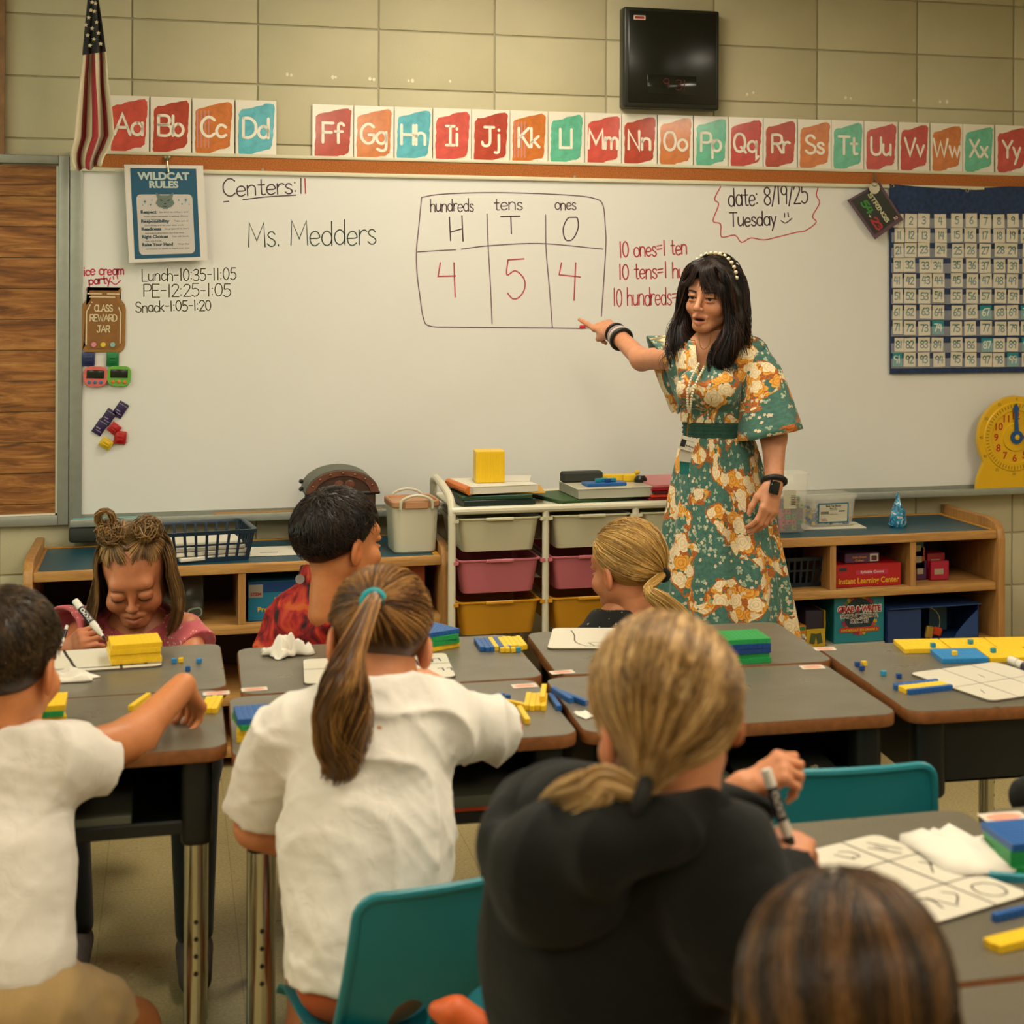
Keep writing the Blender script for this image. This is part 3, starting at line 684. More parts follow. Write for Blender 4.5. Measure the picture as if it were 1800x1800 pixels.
for (cx, cy, lb), zz in zip(((211.6, 720, 'topmost purple printed magnet with a pale line'), (190.5, 733, 'middle purple printed magnet of the cluster'), (176.5, 750.5, 'lowest purple printed magnet of the cluster')), (0, .0, .0)):
    t = onboard('label_magnet', lb, 'magnet', cx, cy, rad(33), 'purple magnets'); _, w_, h_ = lay(cx, cy, 19, 28)
    obj('plate', mv(rbox(w_, h_, .007, .002), 0, 0, .0035), M_purp, t)
    obj('print', join(mv(box(-w_ * .4, w_ * .4, -.0008, .0008, 0, .0002), 0, h_ * .33, .0071), mv(box(-w_ * .35, w_ * .1, -.0016, .0016, 0, .0002), 0, -h_ * .1, .0071), mv(box(-w_ * .2, w_ * .35, -.0012, .0012, 0, .0002), 0, -h_ * .26, .0071)), M_lil, t, smooth=0)
clip_(201, 753, 20, 19, M_redp, 'upper red plastic magnetic clip beside the purple magnets', rad(40)); clip_(211.5, 769, 22, 23, M_redp, 'lower square red plastic magnetic clip', rad(5))
clip_(186.5, 779.5, 22, 18, M_yelp, 'yellow plastic magnetic clip under the red ones', rad(35))

# ------------------------------------------------------------------ things on the marker tray
tz = bz0 - .022
p = WP(375, 893, .06); q = WP(650, 884, .06)
for k, (oy, lb) in enumerate(((.035, 'long thin wooden pointer stick lying on the marker tray'), (.058, 'second wooden stick lying in front of the first on the tray'))):
    solo('pointer_stick', tube([(p.x + .01 * k, WALL_Y - oy, tz + .0075), (q.x + .05 * k, WALL_Y - oy, tz + .0075)], .0075, 8), mat('pointer_wood', '#8e6a37', 0.5), lb, 'stick')
a, _ = wxy(128, 905, .06); b_, _ = wxy(242, 905, .06)
solo('tray_strip', onwall(bevelled(box(a, b_, tz + .0, tz + .015, .055, .078), .003)), mat('aqua_plastic', '#4f9a9d', 0.4), 'pale aqua plastic strip lying at the end of the marker tray', 'strip')

# ------------------------------------------------------------------ hundreds chart
CO = .032
cx0, _ = wxy(1563, 400, CO); cx1 = wxy(1822, 400, CO)[0] + .02
_, cz1 = wxy(1600, 324, CO); _, cz0 = wxy(1600, 657, CO)
def _fab(t, b):
    tc = t.new('ShaderNodeTexCoord').outputs['Object']
    t.set(b.inputs['Base Color'], t.ramp(t.noise(60, 3, tc), [(0.3, lin('#10223f')), (0.7, lin('#1b335c'))]))
    t.set(b.inputs['Normal'], t.bump(t.noise(900, 2, tc), .3, .0008))
M_navy = mat('navy_nylon', rough=0.7, fn=_fab)
chart = thing('pocket_chart', 'navy hanging pocket chart with rows of clear pockets', 'chart', ((cx0 + cx1) / 2, WALL_Y, cz0))
def _sag(u, v):
    x = cx0 + (cx1 - cx0) * u + .004 * (1 - v) * (1 - 2 * u); z = cz0 + (cz1 - cz0) * v - .012 * math.sin(min(1, u * 1.3) * PI) * max(0, (v - .85) / .15) ** 2
    return (x, WALL_Y - CO + .004 * math.sin(u * 9 + v * 3) * v - .003, z)
g = grid(24, 24, _sag); nv_ = len(g[0])
g = (g[0] + [(p[0], p[1] + .003, p[2]) for p in g[0]], g[1] + [tuple(reversed([i + nv_ for i in f])) for f in g[1]])
obj('fabric', g, M_navy, chart, world=True, smooth=180)
g = [xf(tube([(.006 * math.cos(2 * PI * k / 12), .006 * math.sin(2 * PI * k / 12), 0) for k in range(12)], .002, 5, closed=True), tr(WP(x, y, CO + .006)) @ rotx(PI / 2)) for x, y in ((1569, 327), (1700, 335))]
for k in g: obj('grommet', k, mat('brass_ring', '#9a937a', 0.3, metal=0.9), chart, world=True)
M_vinyl = mat('clear_vinyl', '#ffffff', 0.12, alpha=0.10, spec=0.6)
rowy = [388, 413.5, 440, 466.5, 493, 520.5, 548.5, 576.5, 605.5, 632]
colx = [1578, 1599.5, 1625.5, 1652, 1682, 1707, 1733, 1757, 1780, 1806]
g = []
for r in range(10):
    _, za = wxy(1690, rowy[r] + 14, CO); _, zb = wxy(1690, rowy[r] - 3, CO)
    obj('clear_pocket', onwall(box(cx0 + .006, cx1 - .006, za, zb, CO + .0088, CO + .0092)), M_vinyl, chart, world=True, smooth=0)
M_numcard = mat('number_card_stock', '#c4bba6', 0.5); M_numteal = mat('number_card_teal', '#137a80', 0.5)
M_numink = mat('number_ink', '#0f5f60', 0.5); M_numwhite = mat('number_white', '#cfd3c4', 0.5)
cw_, chh = .0485, .0525
_pl = mesh('card', onwall(mv(box(-cw_ / 2, cw_ / 2, -chh / 2, chh / 2, 0, .0012), 0, 0, 0)), M_numcard, 0)
def words(n):
    o = 'one two three four five six seven eight nine ten eleven twelve thirteen fourteen fifteen sixteen seventeen eighteen nineteen'.split(); t_ = 'twenty thirty forty fifty sixty seventy eighty ninety'.split()
    return 'one hundred' if n == 100 else o[n - 1] if n < 20 else t_[n // 10 - 2] + ('-' + o[n % 10 - 1] if n % 10 else '')
rr = random.Random(5)
for n in range(1, 101):
    r, c = (n - 1) // 10, (n - 1) % 10
    teal = n in (67, 70, 74, 87, 90, 91, 99)
    p = WP(colx[c] + rr.uniform(-2, 2) - (3 if c == 3 and r > 2 else 0), rowy[r] + rr.uniform(-1, 1) + (c - 4) * .1, CO + .0065)
    t = thing('number_card', '%s card printed %s in the navy pocket chart' % ('solid teal' if teal else 'small cream', words(n)), 'card', (p.x, p.y, p.z), 0, 'number cards in the pocket chart', rot=(0, rad(rr.uniform(-2, 2)), 0))
    obj('paper', mv(onwall(box(-cw_ / 2 * (.72 if c == 0 else 1), cw_ / 2 * (.9 if c == 0 else 1), -chh / 2, chh / 2, 0, .0012)), 0, -WALL_Y, 0), M_numteal if teal else M_numcard, t, smooth=0)
    s = str(n); gl = stext(s, .027, .0043, min(.036, strokes(s)[1] * .027), 'c')
    obj('numeral', ([(q[0], -.0016 - q[2], q[1] - .013) for q in gl[0]], gl[1]), M_numwhite if teal else M_numink, t, smooth=0)

# ------------------------------------------------------------------ card pack hanging on a hook
sm_ = quadmap((1538, 421), (1588, 386), (1546, 320), (1489, 352), .05)
t = thing('card_pack', 'black STRINGS card pack in a purple case hanging askew from a hook', 'card pack', tuple(WP(1538, 421, .05)))
obj('case', pmap(join(box(0, 1, 0, 1, -.016, 0)), sm_), mat('plum_plastic', '#4d3344', 0.25, coat=.4), t, world=True, smooth=0)
obj('front_card', pmap(box(.09, .93, .09, .95, 0, .001), sm_), mat('black_card', '#15190f', 0.35), t, world=True, smooth=0)
def rot90(g): return [(1 - p[1], p[0], p[2]) for p in g[0]], g[1]
# the pack's own "up" runs towards the upper right, so its text reads downwards along the long side
def stx(s, u, v, h, wd, m, nm, st):
    g = stext(s, h, st, wd, 'l'); g = ([(p[1] + u, v - p[0], .0016) for p in g[0]], g[1]); g = (g[0], [tuple(reversed(f)) for f in g[1]])
    return obj(nm, pmap(g, sm_), m, t, world=True, smooth=0)
stx('STRINGS', .55, .88, .10, .72, mat('pack_white', '#b9b48f', 0.5), 'lettering', .026)
stx('54', .26, .80, .17, .27, mat('pack_green', '#2f7a2a', 0.5), 'lettering', .045)
stx('+', .22, .50, .10, .07, MATS['pack_white'], 'lettering', .018)
stx('23', .22, .38, .17, .25, mat('pack_red', '#a3202a', 0.5), 'lettering', .045)
stx('2', .80, .16, .09, .06, mat('pack_pink', '#c9a6a0', 0.5), 'lettering', .018)
g = flat(circ(1, 16)); c_ = WP(1537, 331, .058)
obj('round_tag', xf(mv(prism(circ(.0215, 18), 0, .0012), 0, 0, 0), frame(c_, (1, 0, 0), (0, 0, 1))), mat('tag_white', '#b8b09a', 0.5), t, world=True)
obj('hook', join(tube([WP(1538, 306, .033), WP(1538, 311, .05), WP(1537, 318, .055)], .004, 6), tube([c_ + Vector((.012 * math.sin(a), -.003, .02 + .012 * math.cos(a))) for a in [2 * PI * k / 14 for k in range(14)]], .0012, 5, closed=True)), MATS['metal_clip'], t, world=True)

# ------------------------------------------------------------------ yellow teaching clock on the tray
k_ = (WP(1779, 766, .06) - WP(1778, 766, .06)).length; kz_ = (WP(1778, 767, .06) - WP(1778, 766, .06)).length
c_ = WP(1779, 766, .07); R_ = 71 * kz_
t = thing('teaching_clock', 'big yellow teaching clock with red numerals standing on the marker tray', 'clock', (c_.x, c_.y, tz), 0, rot=(rad(4), 0, 0))
M_cy = mat('clock_yellow', '#d2a516', 0.38)
zc = c_.z - tz
def up(g, y0=0.0): return [(p[0], -p[2] + y0, p[1]) for p in g[0]], g[1]
body = [(R_ * math.sin(a), zc + R_ * math.cos(a)) for a in [rad(-128 + 256 * i / 40) for i in range(41)]]
poly = [(R_ * 1.0, 0)] + [(R_ * .98, .05)] + list(reversed(body)) + [(-R_ * .98, .05), (-R_ * 1.0, 0)]
obj('clock_body', up(bevelled(prism(poly, -.012, .012), .003, 1)), M_cy, t)
obj('dial', up(join(mv(lathe([(R_ * .86, .012), (R_ * .84, .016), (R_ * .66, .016), (R_ * .64, .0125), (0.001, .0125)], 40), 0, zc, 0), mv(lathe([(R_ * .36, .0125), (R_ * .345, .019), (0.001, .019)], 30), 0, zc, 0))), M_cy, t)
g = []
for n in range(1, 13):
    a = rad(30 * n); gl = ftext(str(n), .028, None, .02)
    g.append(up(([(p[0] + R_ * .525 * math.sin(a), p[1] + zc + R_ * .525 * math.cos(a) - .0135, .0132) for p in gl[0]], gl[1])))
obj('numeral', join(*g), mat('clock_red', '#a32a18', 0.5), t, smooth=0)
g = []
for n in range(60):
    a = rad(6 * n); M = Matrix.Translation((0, zc, .0164)) @ rotz(-a)
    g.append(up(xf(box(-.0011, .0011, R_ * .73, R_ * (.81 if n % 5 else .83), 0, .0002), M)))
obj('minute_mark', join(*g), mat('clock_mark', '#4a3a12', 0.5), t, smooth=0)
g = []
for n in range(1, 13):
    a = rad(30 * n); gl = ftext('%d' % (n * 5 % 60), .011, None, .01)
    g.append(up(([(p[0] + R_ * .93 * math.sin(a), p[1] + zc + R_ * .93 * math.cos(a) - .005, .0125) for p in gl[0]], gl[1])))
obj('minute_number', join(*g), mat('clock_small', '#6f5c1a', 0.5), t, smooth=0)
hb = [(-.009, 0), (.009, 0), (.006, R_ * .60), (.014, R_ * .70), (0, R_ * .84), (-.014, R_ * .70), (-.006, R_ * .60)]
obj('minute_hand', up(xf(join(prism(hb, .022, .026), lathe([(.026, .022), (.026, .027)], 20)), Matrix.Translation((0, zc, 0)) @ rotz(rad(4)))), mat('clock_blue', '#164a80', 0.35), t, label='blue minute hand pointing up')
hh_ = [(-.007, 0), (.007, 0), (.006, R_ * .40), (.013, R_ * .42), (0, R_ * .55), (-.013, R_ * .42), (-.006, R_ * .40)]
obj('hour_hand', up(xf(prism(hh_, .0195, .0215), Matrix.Translation((0, zc, 0)) @ rotz(rad(-92)))), mat('clock_red', '#a32a18'), t, label='red hour hand')
obj('hub', up(mv(lathe([(.010, .027), (.010, .030), (.006, .032)], 14), 0, zc, 0)), M_cy, t)

# ------------------------------------------------------------------ draped flag on a staff
def _flag(t, b):
    at = t.new('ShaderNodeAttribute', attribute_name='flagst'); sp = t.new('ShaderNodeSeparateXYZ'); t.l.new(at.outputs['Vector'], sp.inputs[0])
    fr = t.math('FRACT', t.math('MULTIPLY', sp.outputs[0], 3.5)); st = t.math('GREATER_THAN', fr, .5)
    c = t.mix(st, lin('#c9bda0'), lin('#8f1c20'))
    can = t.math('LESS_THAN', sp.outputs[1], .325)
    t.set(b.inputs['Base Color'], t.mix(can, c, lin('#15181c')))
M_flag = mat('flag_cloth', rough=0.75, sheen=.2, fn=_flag)
fl_l = [(0, 158, 168), (.08, 154, 172), (.16, 151, 177), (.33, 145, 186), (.5, 139, 190), (.66, 134, 197), (.78, 131, 201), (.9, 125, 192), (.96, 127, 182), (1.0, 132, 178)]
ys = [(0, -30), (.08, 0), (.16, 30), (.33, 96), (.5, 150), (.66, 200), (.78, 240), (.9, 266), (.96, 282), (1.0, 297)]
def interp(tab, v, k=1):
    for a, b in zip(tab, tab[1:]):
        if v <= b[0]: f = (v - a[0]) / (b[0] - a[0]); return a[k] + (b[k] - a[k]) * f
    return tab[-1][k]
uvs = []
def ff(u, v):
    l, r_, y = interp(fl_l, v, 1), interp(fl_l, v, 2), interp(ys, v, 1)
    x = l + (r_ - l) * u
    yy = y + (u - .5) * (-6 if v < .8 else -6 - 60 * (v - .8) * (u - .3)) + (8 * math.sin(u * 14) * max(0, v - .7))
    uvs.append((u + .10 * math.sin(v * 7) * u * (1 - u) + (.35 * (u - .5) * 0), v, 0))
    return tuple(WP(x, yy, .16 + .035 * math.sin(u * 12.5 + v * 2) * (.4 + .6 * v)))
g = grid(40, 60, ff)
t = thing('flag', 'red, white and dark blue starred flag hanging folded beside the alphabet cards', 'flag', tuple(WP(155, 297, .16)))
o = obj('cloth', g, M_flag, t, world=True, smooth=180)
at_ = o.data.attributes.new('flagst', 'FLOAT_VECTOR', 'POINT'); at_.data.foreach_set('vector', np.array(uvs, dtype=np.float32).ravel())
sm = o.modifiers.new('thickness', 'SOLIDIFY'); sm.thickness = .003; sm.offset = 0
g = []
for x, y in ((162, 4), (156, 31), (166, 20), (170, 39), (151, 44), (162, 50), (154, 62), (173, 58), (165, 69), (158, 80), (177, 77), (160, 18), (168, 6)):
    g.append(pxgeo(prism([(p[0], p[1]) for p in star(5, 4.4, 1.9, x, y, -PI / 2 + .1)], 0, .002), .198))
obj('star', join(*g), mat('star_white', '#c4b595', 0.7), t, world=True, smooth=0)
a, b_ = WP(164, -20, .15), WP(170, -150, .30)
obj('staff', tube([WP(163, 5, .12), WP(170, -120, .26)], .007, 8), mat('staff_wood', '#5b4226', 0.5), t, world=True)
# ------------------------------------------------------------------ low wooden shelves
def _wood(c0, c1, c2, sc=(3, 40, 40)):
    def fn(t, b):
        tc = t.new('ShaderNodeTexCoord').outputs['Object']
        mp = t.new('ShaderNodeMapping'); mp.inputs['Scale'].default_value = sc; t.l.new(tc, mp.inputs[0])
        f = t.noise(1.5, 5, mp.outputs[0], .6, .8)
        t.set(b.inputs['Base Color'], t.ramp(f, [(.3, lin(c0)), (.5, lin(c1)), (.72, lin(c2))]))
    return fn
M_maple = mat('maple_veneer', rough=0.42, fn=_wood('#966a34', '#a97d45', '#bb9156'))
M_maplev = mat('maple_panel', rough=0.42, fn=_wood('#8f6432', '#a27540', '#b2864e', (40, 40, 3)))
M_inlay = mat('blue_laminate', '#15414f', 0.35, var=.08, vscale=30)
M_edge = mat('yellow_edge', '#b9842a', 0.45)
M_back = mat('shelf_back', '#3b2a17', 0.7)
SF, SB, ST = 5.49, 5.955, 0.63
def shelf(label, x0, x1, parts_x, front, mids, zfeet=.06):
    t = thing('shelf_unit', label, 'shelf', ((x0 + x1) / 2, front, 0))
    def P(nm, g, m): return obj(nm, g, m, t, world=True)
    for xs in (x0, x1 - .028):
        pr = [(front - .012, 0), (SB, 0), (SB, ST + .035), (front + .09, ST + .035), (front + .03, ST + .028), (front - .002, ST + .005), (front - .012, ST - .03)]
        g = prism([(-p[0], p[1]) for p in reversed(pr)], 0, .028)
        P('end_panel', bevelled(([(xs + q[2], -q[0], q[1]) for q in g[0]], [tuple(reversed(f)) for f in g[1]]), .004, 2), M_maplev)
    P('top', bevelled(box(x0 + .028, x1 - .028, front, SB, ST - .03, ST), .004), M_maple)
    P('inlay', box(x0 + .04, x1 - .05, front + .018, SB - .03, ST - .005, ST + .0012), M_inlay)
    P('edge_strip', join(box(x0 + .03, x1 - .03, SB - .03, SB - .012, ST - .005, ST + .004), box(x1 - .05, x1 - .032, front + .02, SB - .03, ST - .005, ST + .0022)), M_edge)
    for zz in mids + [zfeet]:
        P('shelf_board', bevelled(box(x0 + .028, x1 - .028, front + .004, SB - .01, zz - .028, zz), .003), M_maple)
    for x in parts_x:
        P('divider', box(x - .011, x + .011, front + .006, SB - .01, mids[0], ST - .03), M_maplev)
    P('back_panel', box(x0 + .02, x1 - .02, SB - .012, SB - .004, .02, ST - .02), M_back)
    return t
shelf('low maple shelf unit with a blue top beside the teacher', 1.79, 2.845, (2.195, 2.495), SF, [.445, .245])
shelf('low maple shelf unit with a basket and a lidded bin on top', -.42, .86, (.215,), 5.45, [.44, .22])

# ------------------------------------------------------------------ drawer cart
M_tubew = mat('white_enamel_tube', '#c6c0aa', 0.35)
M_drw = {'cream': mat('drawer_cream', '#b9b598', 0.42, var=.03), 'pink': mat('drawer_pink', '#b0606a', 0.42, var=.03), 'amber': mat('drawer_amber', '#bb8416', 0.42, var=.03)}
CF, CB, CT = 5.40, 5.80, .785
cart = thing('drawer_cart', 'white tube-framed drawer cart with cream, pink and amber drawers', 'cart', (1.3, CF, 0))
cxs = [.858, 1.162, 1.462, 1.765]
for i, x in enumerate(cxs):
    if i in (0, 3):
        pts = catmull([(x, CF, .04), (x, CF, .5), (x, CF, .74), (x, CF + .008, .785), (x, CF + .05, .818), (x, CF + .2, .838), (x, CB - .07, .846), (x, CB - .014, .836), (x, CB, .80), (x, CB, .5), (x, CB, .04)], 5)
        obj('end_frame', tube(pts, .0125, 10), M_tubew, cart, world=True)
    else:
        obj('post', tube([(x, CF + .002, .04), (x, CF + .002, CT - .01)], .0115, 10), M_tubew, cart, world=True)
        obj('post', tube([(x, CB, .04), (x, CB, CT - .01)], .0115, 10), M_tubew, cart, world=True)
for y in (CF, CB): obj('top_bar', tube([(cxs[0], y, CT - .008), (cxs[-1], y, CT - .008)], .0125, 10), M_tubew, cart, world=True)
obj('top_panel', box(cxs[0] + .005, cxs[-1] - .005, CF, CB, CT - .006, CT), mat('cart_top', '#b9b69f', 0.5), cart, world=True)
for y in (CF, CB): obj('bottom_bar', tube([(cxs[0], y, .08), (cxs[-1], y, .08)], .011, 8), M_tubew, cart, world=True)
for i in range(3):
    for r, cn in enumerate(('cream', 'pink', 'amber')):
        xm = (cxs[i] + cxs[i + 1]) / 2; w1 = (cxs[i + 1] - cxs[i]) / 2 - .016; w0 = w1 - .022
        zr = .752 - .133 * r; zb = zr - .108
        rings = []
        for (hw, y0, y1, z) in ((w0, CF + .012, CB - .03, zb), (w1 - .006, CF - .006, CB - .01, zr - .004), (w1, CF - .012, CB - .004, zr - .004), (w1, CF - .012, CB - .004, zr), (w1 - .008, CF - .002, CB - .012, zr), (w0 - .004, CF + .016, CB - .034, zb + .004)):
            rings.append([(p[0] + xm, p[1] + (y0 + y1) / 2, z) for p in rrect(2 * hw, y1 - y0, .022, 4)])
        d = obj('drawer', loft(rings), M_drw[cn], cart, world=True, label='%s plastic drawer' % cn)
        lip = bevelled(box(xm - .045, xm + .045, CF - .02, CF - .008, zr - .008, zr + .002), .002, 1)
        tabs = [box(xm + s * (w1 + .004) - .008, xm + s * (w1 + .004) + .008, CF - .012, CF + .004, zr - .012, zr - .002) for s in (-1, 1)]
        obj('handle_lip', join(lip, *tabs), M_drw[cn], d, world=True)
        obj('runner', join(*[box(xm + s * (w1 + .006) - .005, xm + s * (w1 + .006) + .005, CF + .002, CB, zr - .016, zr - .010) for s in (-1, 1)]), M_tubew, cart, world=True)
for x in (cxs[0], cxs[-1]):
    for y in (CF, CB):
        obj('caster', xf(lathe([(.012, -.012), (.028, -.010), (.028, .010), (.012, .012)], 16), tr(x, y, .028) @ roty(PI / 2)), M_darkrub, cart, world=True)

def carton(name, label, cat, x0, x1, yb, yt, Y, depth, m, parent=None, rz=0.0, group=None, r=.002, zb=None):
    """a box whose front face is seen between pixels x0..x1, yt..yb on the plane Y; returns thing, width, height"""
    a, b = YP(x0, yb, Y), YP(x1, yb, Y); t_ = YP((x0 + x1) / 2, yt, Y)
    z0 = (a.z + b.z) / 2 if zb is None else zb
    w_ = (b.x - a.x); h_ = t_.z - z0
    t = thing(name, label, cat, ((a.x + b.x) / 2, Y + depth / 2, z0), rz, group)
    obj('box', mv(rbox(w_, depth, h_, r, 1), 0, 0, h_ / 2), m, t)
    return t, w_, h_, depth
def face(t, d, g, m, nm='lettering', off=.0006, smooth=0):
    """flat print on a carton's front face; g in xy with x to the right, y up from the base"""
    return obj(nm, ([(p[0], -d / 2 - off - p[2], p[1]) for p in g[0]], g[1]), m, t, smooth=smooth)
def shift(g, x, y): return [(p[0] + x, p[1] + y, p[2]) for p in g[0]], g[1]
M_ppaper = mat('paper_white', '#cbc6b6', 0.65, bump=.1, bscale=30)

# ---- stack at the cart's near end
def slab(name, label, cat, cx, cy, z, sx, sy, sz, m, rz=0.0, r=.002, group=None):
    t = solo(name, xf(mv(rbox(sx, sy, sz, r, 1), 0, 0, sz / 2), rotz(rz)), m, label, cat, group, loc=(0, 0, 0)); t.location = (cx, cy, z); return t
sx_ = 1.01; sy_ = 5.56
slab('tray', 'dark navy plastic tray at the bottom of the paper stack', 'tray', sx_, sy_, CT + .001, .235, .27, .02, mat('dark_tray', '#14231f', .4), rad(3))
slab('folder', 'dark green folder in the stack under the yellow cube', 'folder', sx_ - .005, sy_, CT + .0215, .232, .27, .013, mat('green_folder', '#173c24', .5), rad(1))
slab('envelope', 'yellow envelope sticking out of the stack under the cube', 'envelope', sx_ + .05, sy_ - .01, CT + .035, .245, .2, .004, mat('manila', '#b78a22', .6), rad(-7))
t = thing('binder', 'white paper stack in an orange-spined binder under the yellow cube', 'binder', (sx_, sy_, CT + .0395), rad(6))
obj('pages', mv(rbox(.23, .26, .022, .001, 1), .008, 0, .012), M_ppaper, t)
obj('spine', xf(tube([(-.118, -.13, .014), (-.118, .13, .014)], .0155, 10), Matrix.Diagonal((.9, 1, .9, 1))), mat('orange_binding', '#c2641a', .45), t)
obj('cover', mv(rbox(.225, .262, .002, .0008, 1), .008, 0, .0245), M_ppaper, t)
slab('loose_paper', 'white sheet curling on top of the binder behind the cube', 'paper', sx_ + .07, sy_ + .06, CT + .0652, .15, .17, .0015, M_ppaper, rad(-14))

# ---- base-ten blocks: grooved flats, rods and unit cubes (1 cm module)
U = .0101
def _axis(n):
    o = []
    for k in range(n): o += [(k + .04, 0), (k + .12, 1), (k + .88, 1), (k + .96, 0)]
    return o
def tenblock(nx, ny, nz=1):
    """moulded block nx by ny units, grooves cut along every unit on the top and the long sides"""
    ax, ay = _axis(nx), _axis(ny)
    V = []; gx, gy = len(ax), len(ay)
    for (b, hb) in ay:
        for (a, ha) in ax:
            V.append(((a - nx / 2) * U, (b - ny / 2) * U, (nz - (0 if ha and hb else .06)) * U))
    Fc = [(j * gx + i, j * gx + i + 1, (j + 1) * gx + i + 1, (j + 1) * gx + i) for j in range(gy - 1) for i in range(gx - 1)]
    # skirt with the same grooves pushed in
    loop = [(i, 0) for i in range(gx)] + [(gx - 1, j) for j in range(1, gy)] + [(i, gy - 1) for i in range(gx - 2, -1, -1)] + [(0, j) for j in range(gy - 2, 0, -1)]
    top = [j * gx + i for i, j in loop]; L = len(loop)
    def pt(i, j, z):
        a, ha = ax[i]; b, hb = ay[j]; x, y = a - nx / 2, b - ny / 2
        ins = .05
        if j in (0, gy - 1): y = (-ny / 2 if j == 0 else ny / 2) + (0 if ha else ins) * (1 if j == 0 else -1)
        if i in (0, gx - 1): x = (-nx / 2 if i == 0 else nx / 2) + (0 if hb else ins) * (1 if i == 0 else -1)
        return (x * U, y * U, z)
    base = len(V)
    for z in (nz * U * .93, 0.0):
        for i, j in loop: V.append(pt(i, j, z))
    for k in range(L):
        k2 = (k + 1) % L
        Fc.append((top[k2], top[k], base + k, base + k2)); Fc.append((base + k2, base + k, base + L + k, base + L + k2))
    Fc.append(tuple(base + L + k for k in range(L - 1, -1, -1)))
    return V, [tuple(reversed(f)) if False else f for f in Fc]
def _fixn(me):
    bm = bmesh.new(); bm.from_mesh(me); bmesh.ops.recalc_face_normals(bm, faces=bm.faces); bm.to_mesh(me); bm.free(); return me
BT = {k: mat('block_' + k, c, 0.36, var=.03, vscale=40) for k, c in dict(yellow='#dcb41e', blue='#17508f', green='#1f8a46', teal='#1f7c8d', navy='#173c78', aqua='#2a86a8', sky='#2377b0').items()}
_bm = {}
def bmesh_of(kind, c):
    if (kind, c) not in _bm:
        if kind == 'cube':
            me = mesh('unit', rbox(U, U, U, .0009, 1, (0, 0, U / 2)), BT[c])
        else:
            nx, ny = kind
            me = _fixn(mesh('ten_block', tenblock(nx, ny), BT[c], 0))
        _bm[(kind, c)] = me
    return _bm[(kind, c)]
def block(kind, c, p, rz=0.0, label='', group=None, tilt=None, name=None):
    nm = name or {'cube': 'unit_cube', (10, 10): 'hundred_flat', (10, 1): 'ten_rod', (1, 10): 'ten_rod'}.get(kind, 'ten_block')
    o = bpy.data.objects.new(nm, bmesh_of(kind, c)); COL.objects.link(o)
    o.location = p; o.rotation_euler = (tilt[0], tilt[1], rz) if tilt else (0, 0, rz)
    o['label'] = label; o['category'] = 'counting block'
    if group: o['group'] = group
    return o
# thousand cube
cc = YP(858, 858, 5.50)
tcg = _fixn(mesh('thousand_cube', tenblock(10, 10, 10), BT['yellow'], 0))
o = bpy.data.objects.new('thousand_cube', tcg); COL.objects.link(o); o.location = (cc.x + .012, 5.555, CT + .0670); o.rotation_euler = (0, 0, rad(-4)); o.scale = (.93, .93, 1.0)
o['label'] = 'big yellow thousand cube standing on the binder stack'; o['category'] = 'counting block'

# ---- middle of the cart's top
mx, my = 1.385, 5.56
slab('folder', 'green folder under the ring binder in the middle of the cart', 'folder', mx - .075, my, CT + .001, .26, .27, .012, mat('green_folder2', '#2a4722', .5), rad(14))
t = thing('ring_binder', 'clear white ring binder lying in the middle of the cart', 'binder', (mx + .02, my - .01, CT + .0135), rad(2))
obj('pages', mv(rbox(.27, .25, .03, .001, 1), 0, 0, .016), mat('page_edges', '#a3a391', .6), t)
obj('cover', mv(rbox(.285, .255, .003, .001, 1), .004, 0, .0328), mat('binder_cover', '#bdb8a4', .25), t)
obj('spine', xf(tube([(.145, -.127, 0), (.145, .127, 0)], .0175, 10), tr(0, 0, .0175)), mat('binder_spine', '#aeb0a0', .2), t)
zt = CT + .048
slab('eraser', 'long dark grey whiteboard eraser on the ring binder', 'eraser', mx - .055, my + .055, zt, .14, .045, .036, mat('felt_grey', '#2c2e28', .85), rad(2), .006)
t = thing('plug_plate', 'blue studded plate with teal pieces on the ring binder', 'toy plate', (mx - .005, my - .06, zt), rad(3))
obj('plate', mv(rbox(.135, .075, .011, .002, 1), 0, 0, .0055), BT['blue'], t)
for k, (x, y, c) in enumerate(((-.02, .0, 'teal'), (.005, .012, 'teal'), (.03, .0, 'teal'), (.01, -.012, 'navy'))): obj('peg', mv(rbox(.022, .014, .012, .002, 1), x, y, .017), BT[c], t)
t = thing('toy_blaster', 'small yellow plastic toy figure with a black base on the binder', 'toy', (mx + .095, my + .02, zt), rad(-12))
obj('body', join(mv(rbox(.075, .02, .022, .003, 1), -.045, .03, .011), mv(rbox(.045, .03, .026, .005, 1), .01, .005, .013), mv(rbox(.018, .018, .014, .004, 1), .035, .01, .03)), BT['yellow'], t)
obj('base', mv(lathe([(.022, 0), (.022, .012), (.014, .022)], 14), .045, -.02, 0), M_blackbox, t)
for k, (c, lb) in enumerate((('#6e1210', 'dark red folder at the bottom of the red pile'), ('#c0361a', 'orange-red folder in the red pile'), ('#4a0d12', 'maroon folder in the red pile'), ('#a31c2c', 'crimson folder in the red pile on the cart'), ('#c06a6e', 'pink transparent folder on top of the red pile'))):
    slab('folder', lb, 'folder', 1.628 + .003 * k, 5.57, CT + .001 + .0105 * k, .24, .29, .0098, mat('folder_red_%d' % k, c, .35), rad(2 + 1.5 * (k % 3)), group='red folders on the cart')

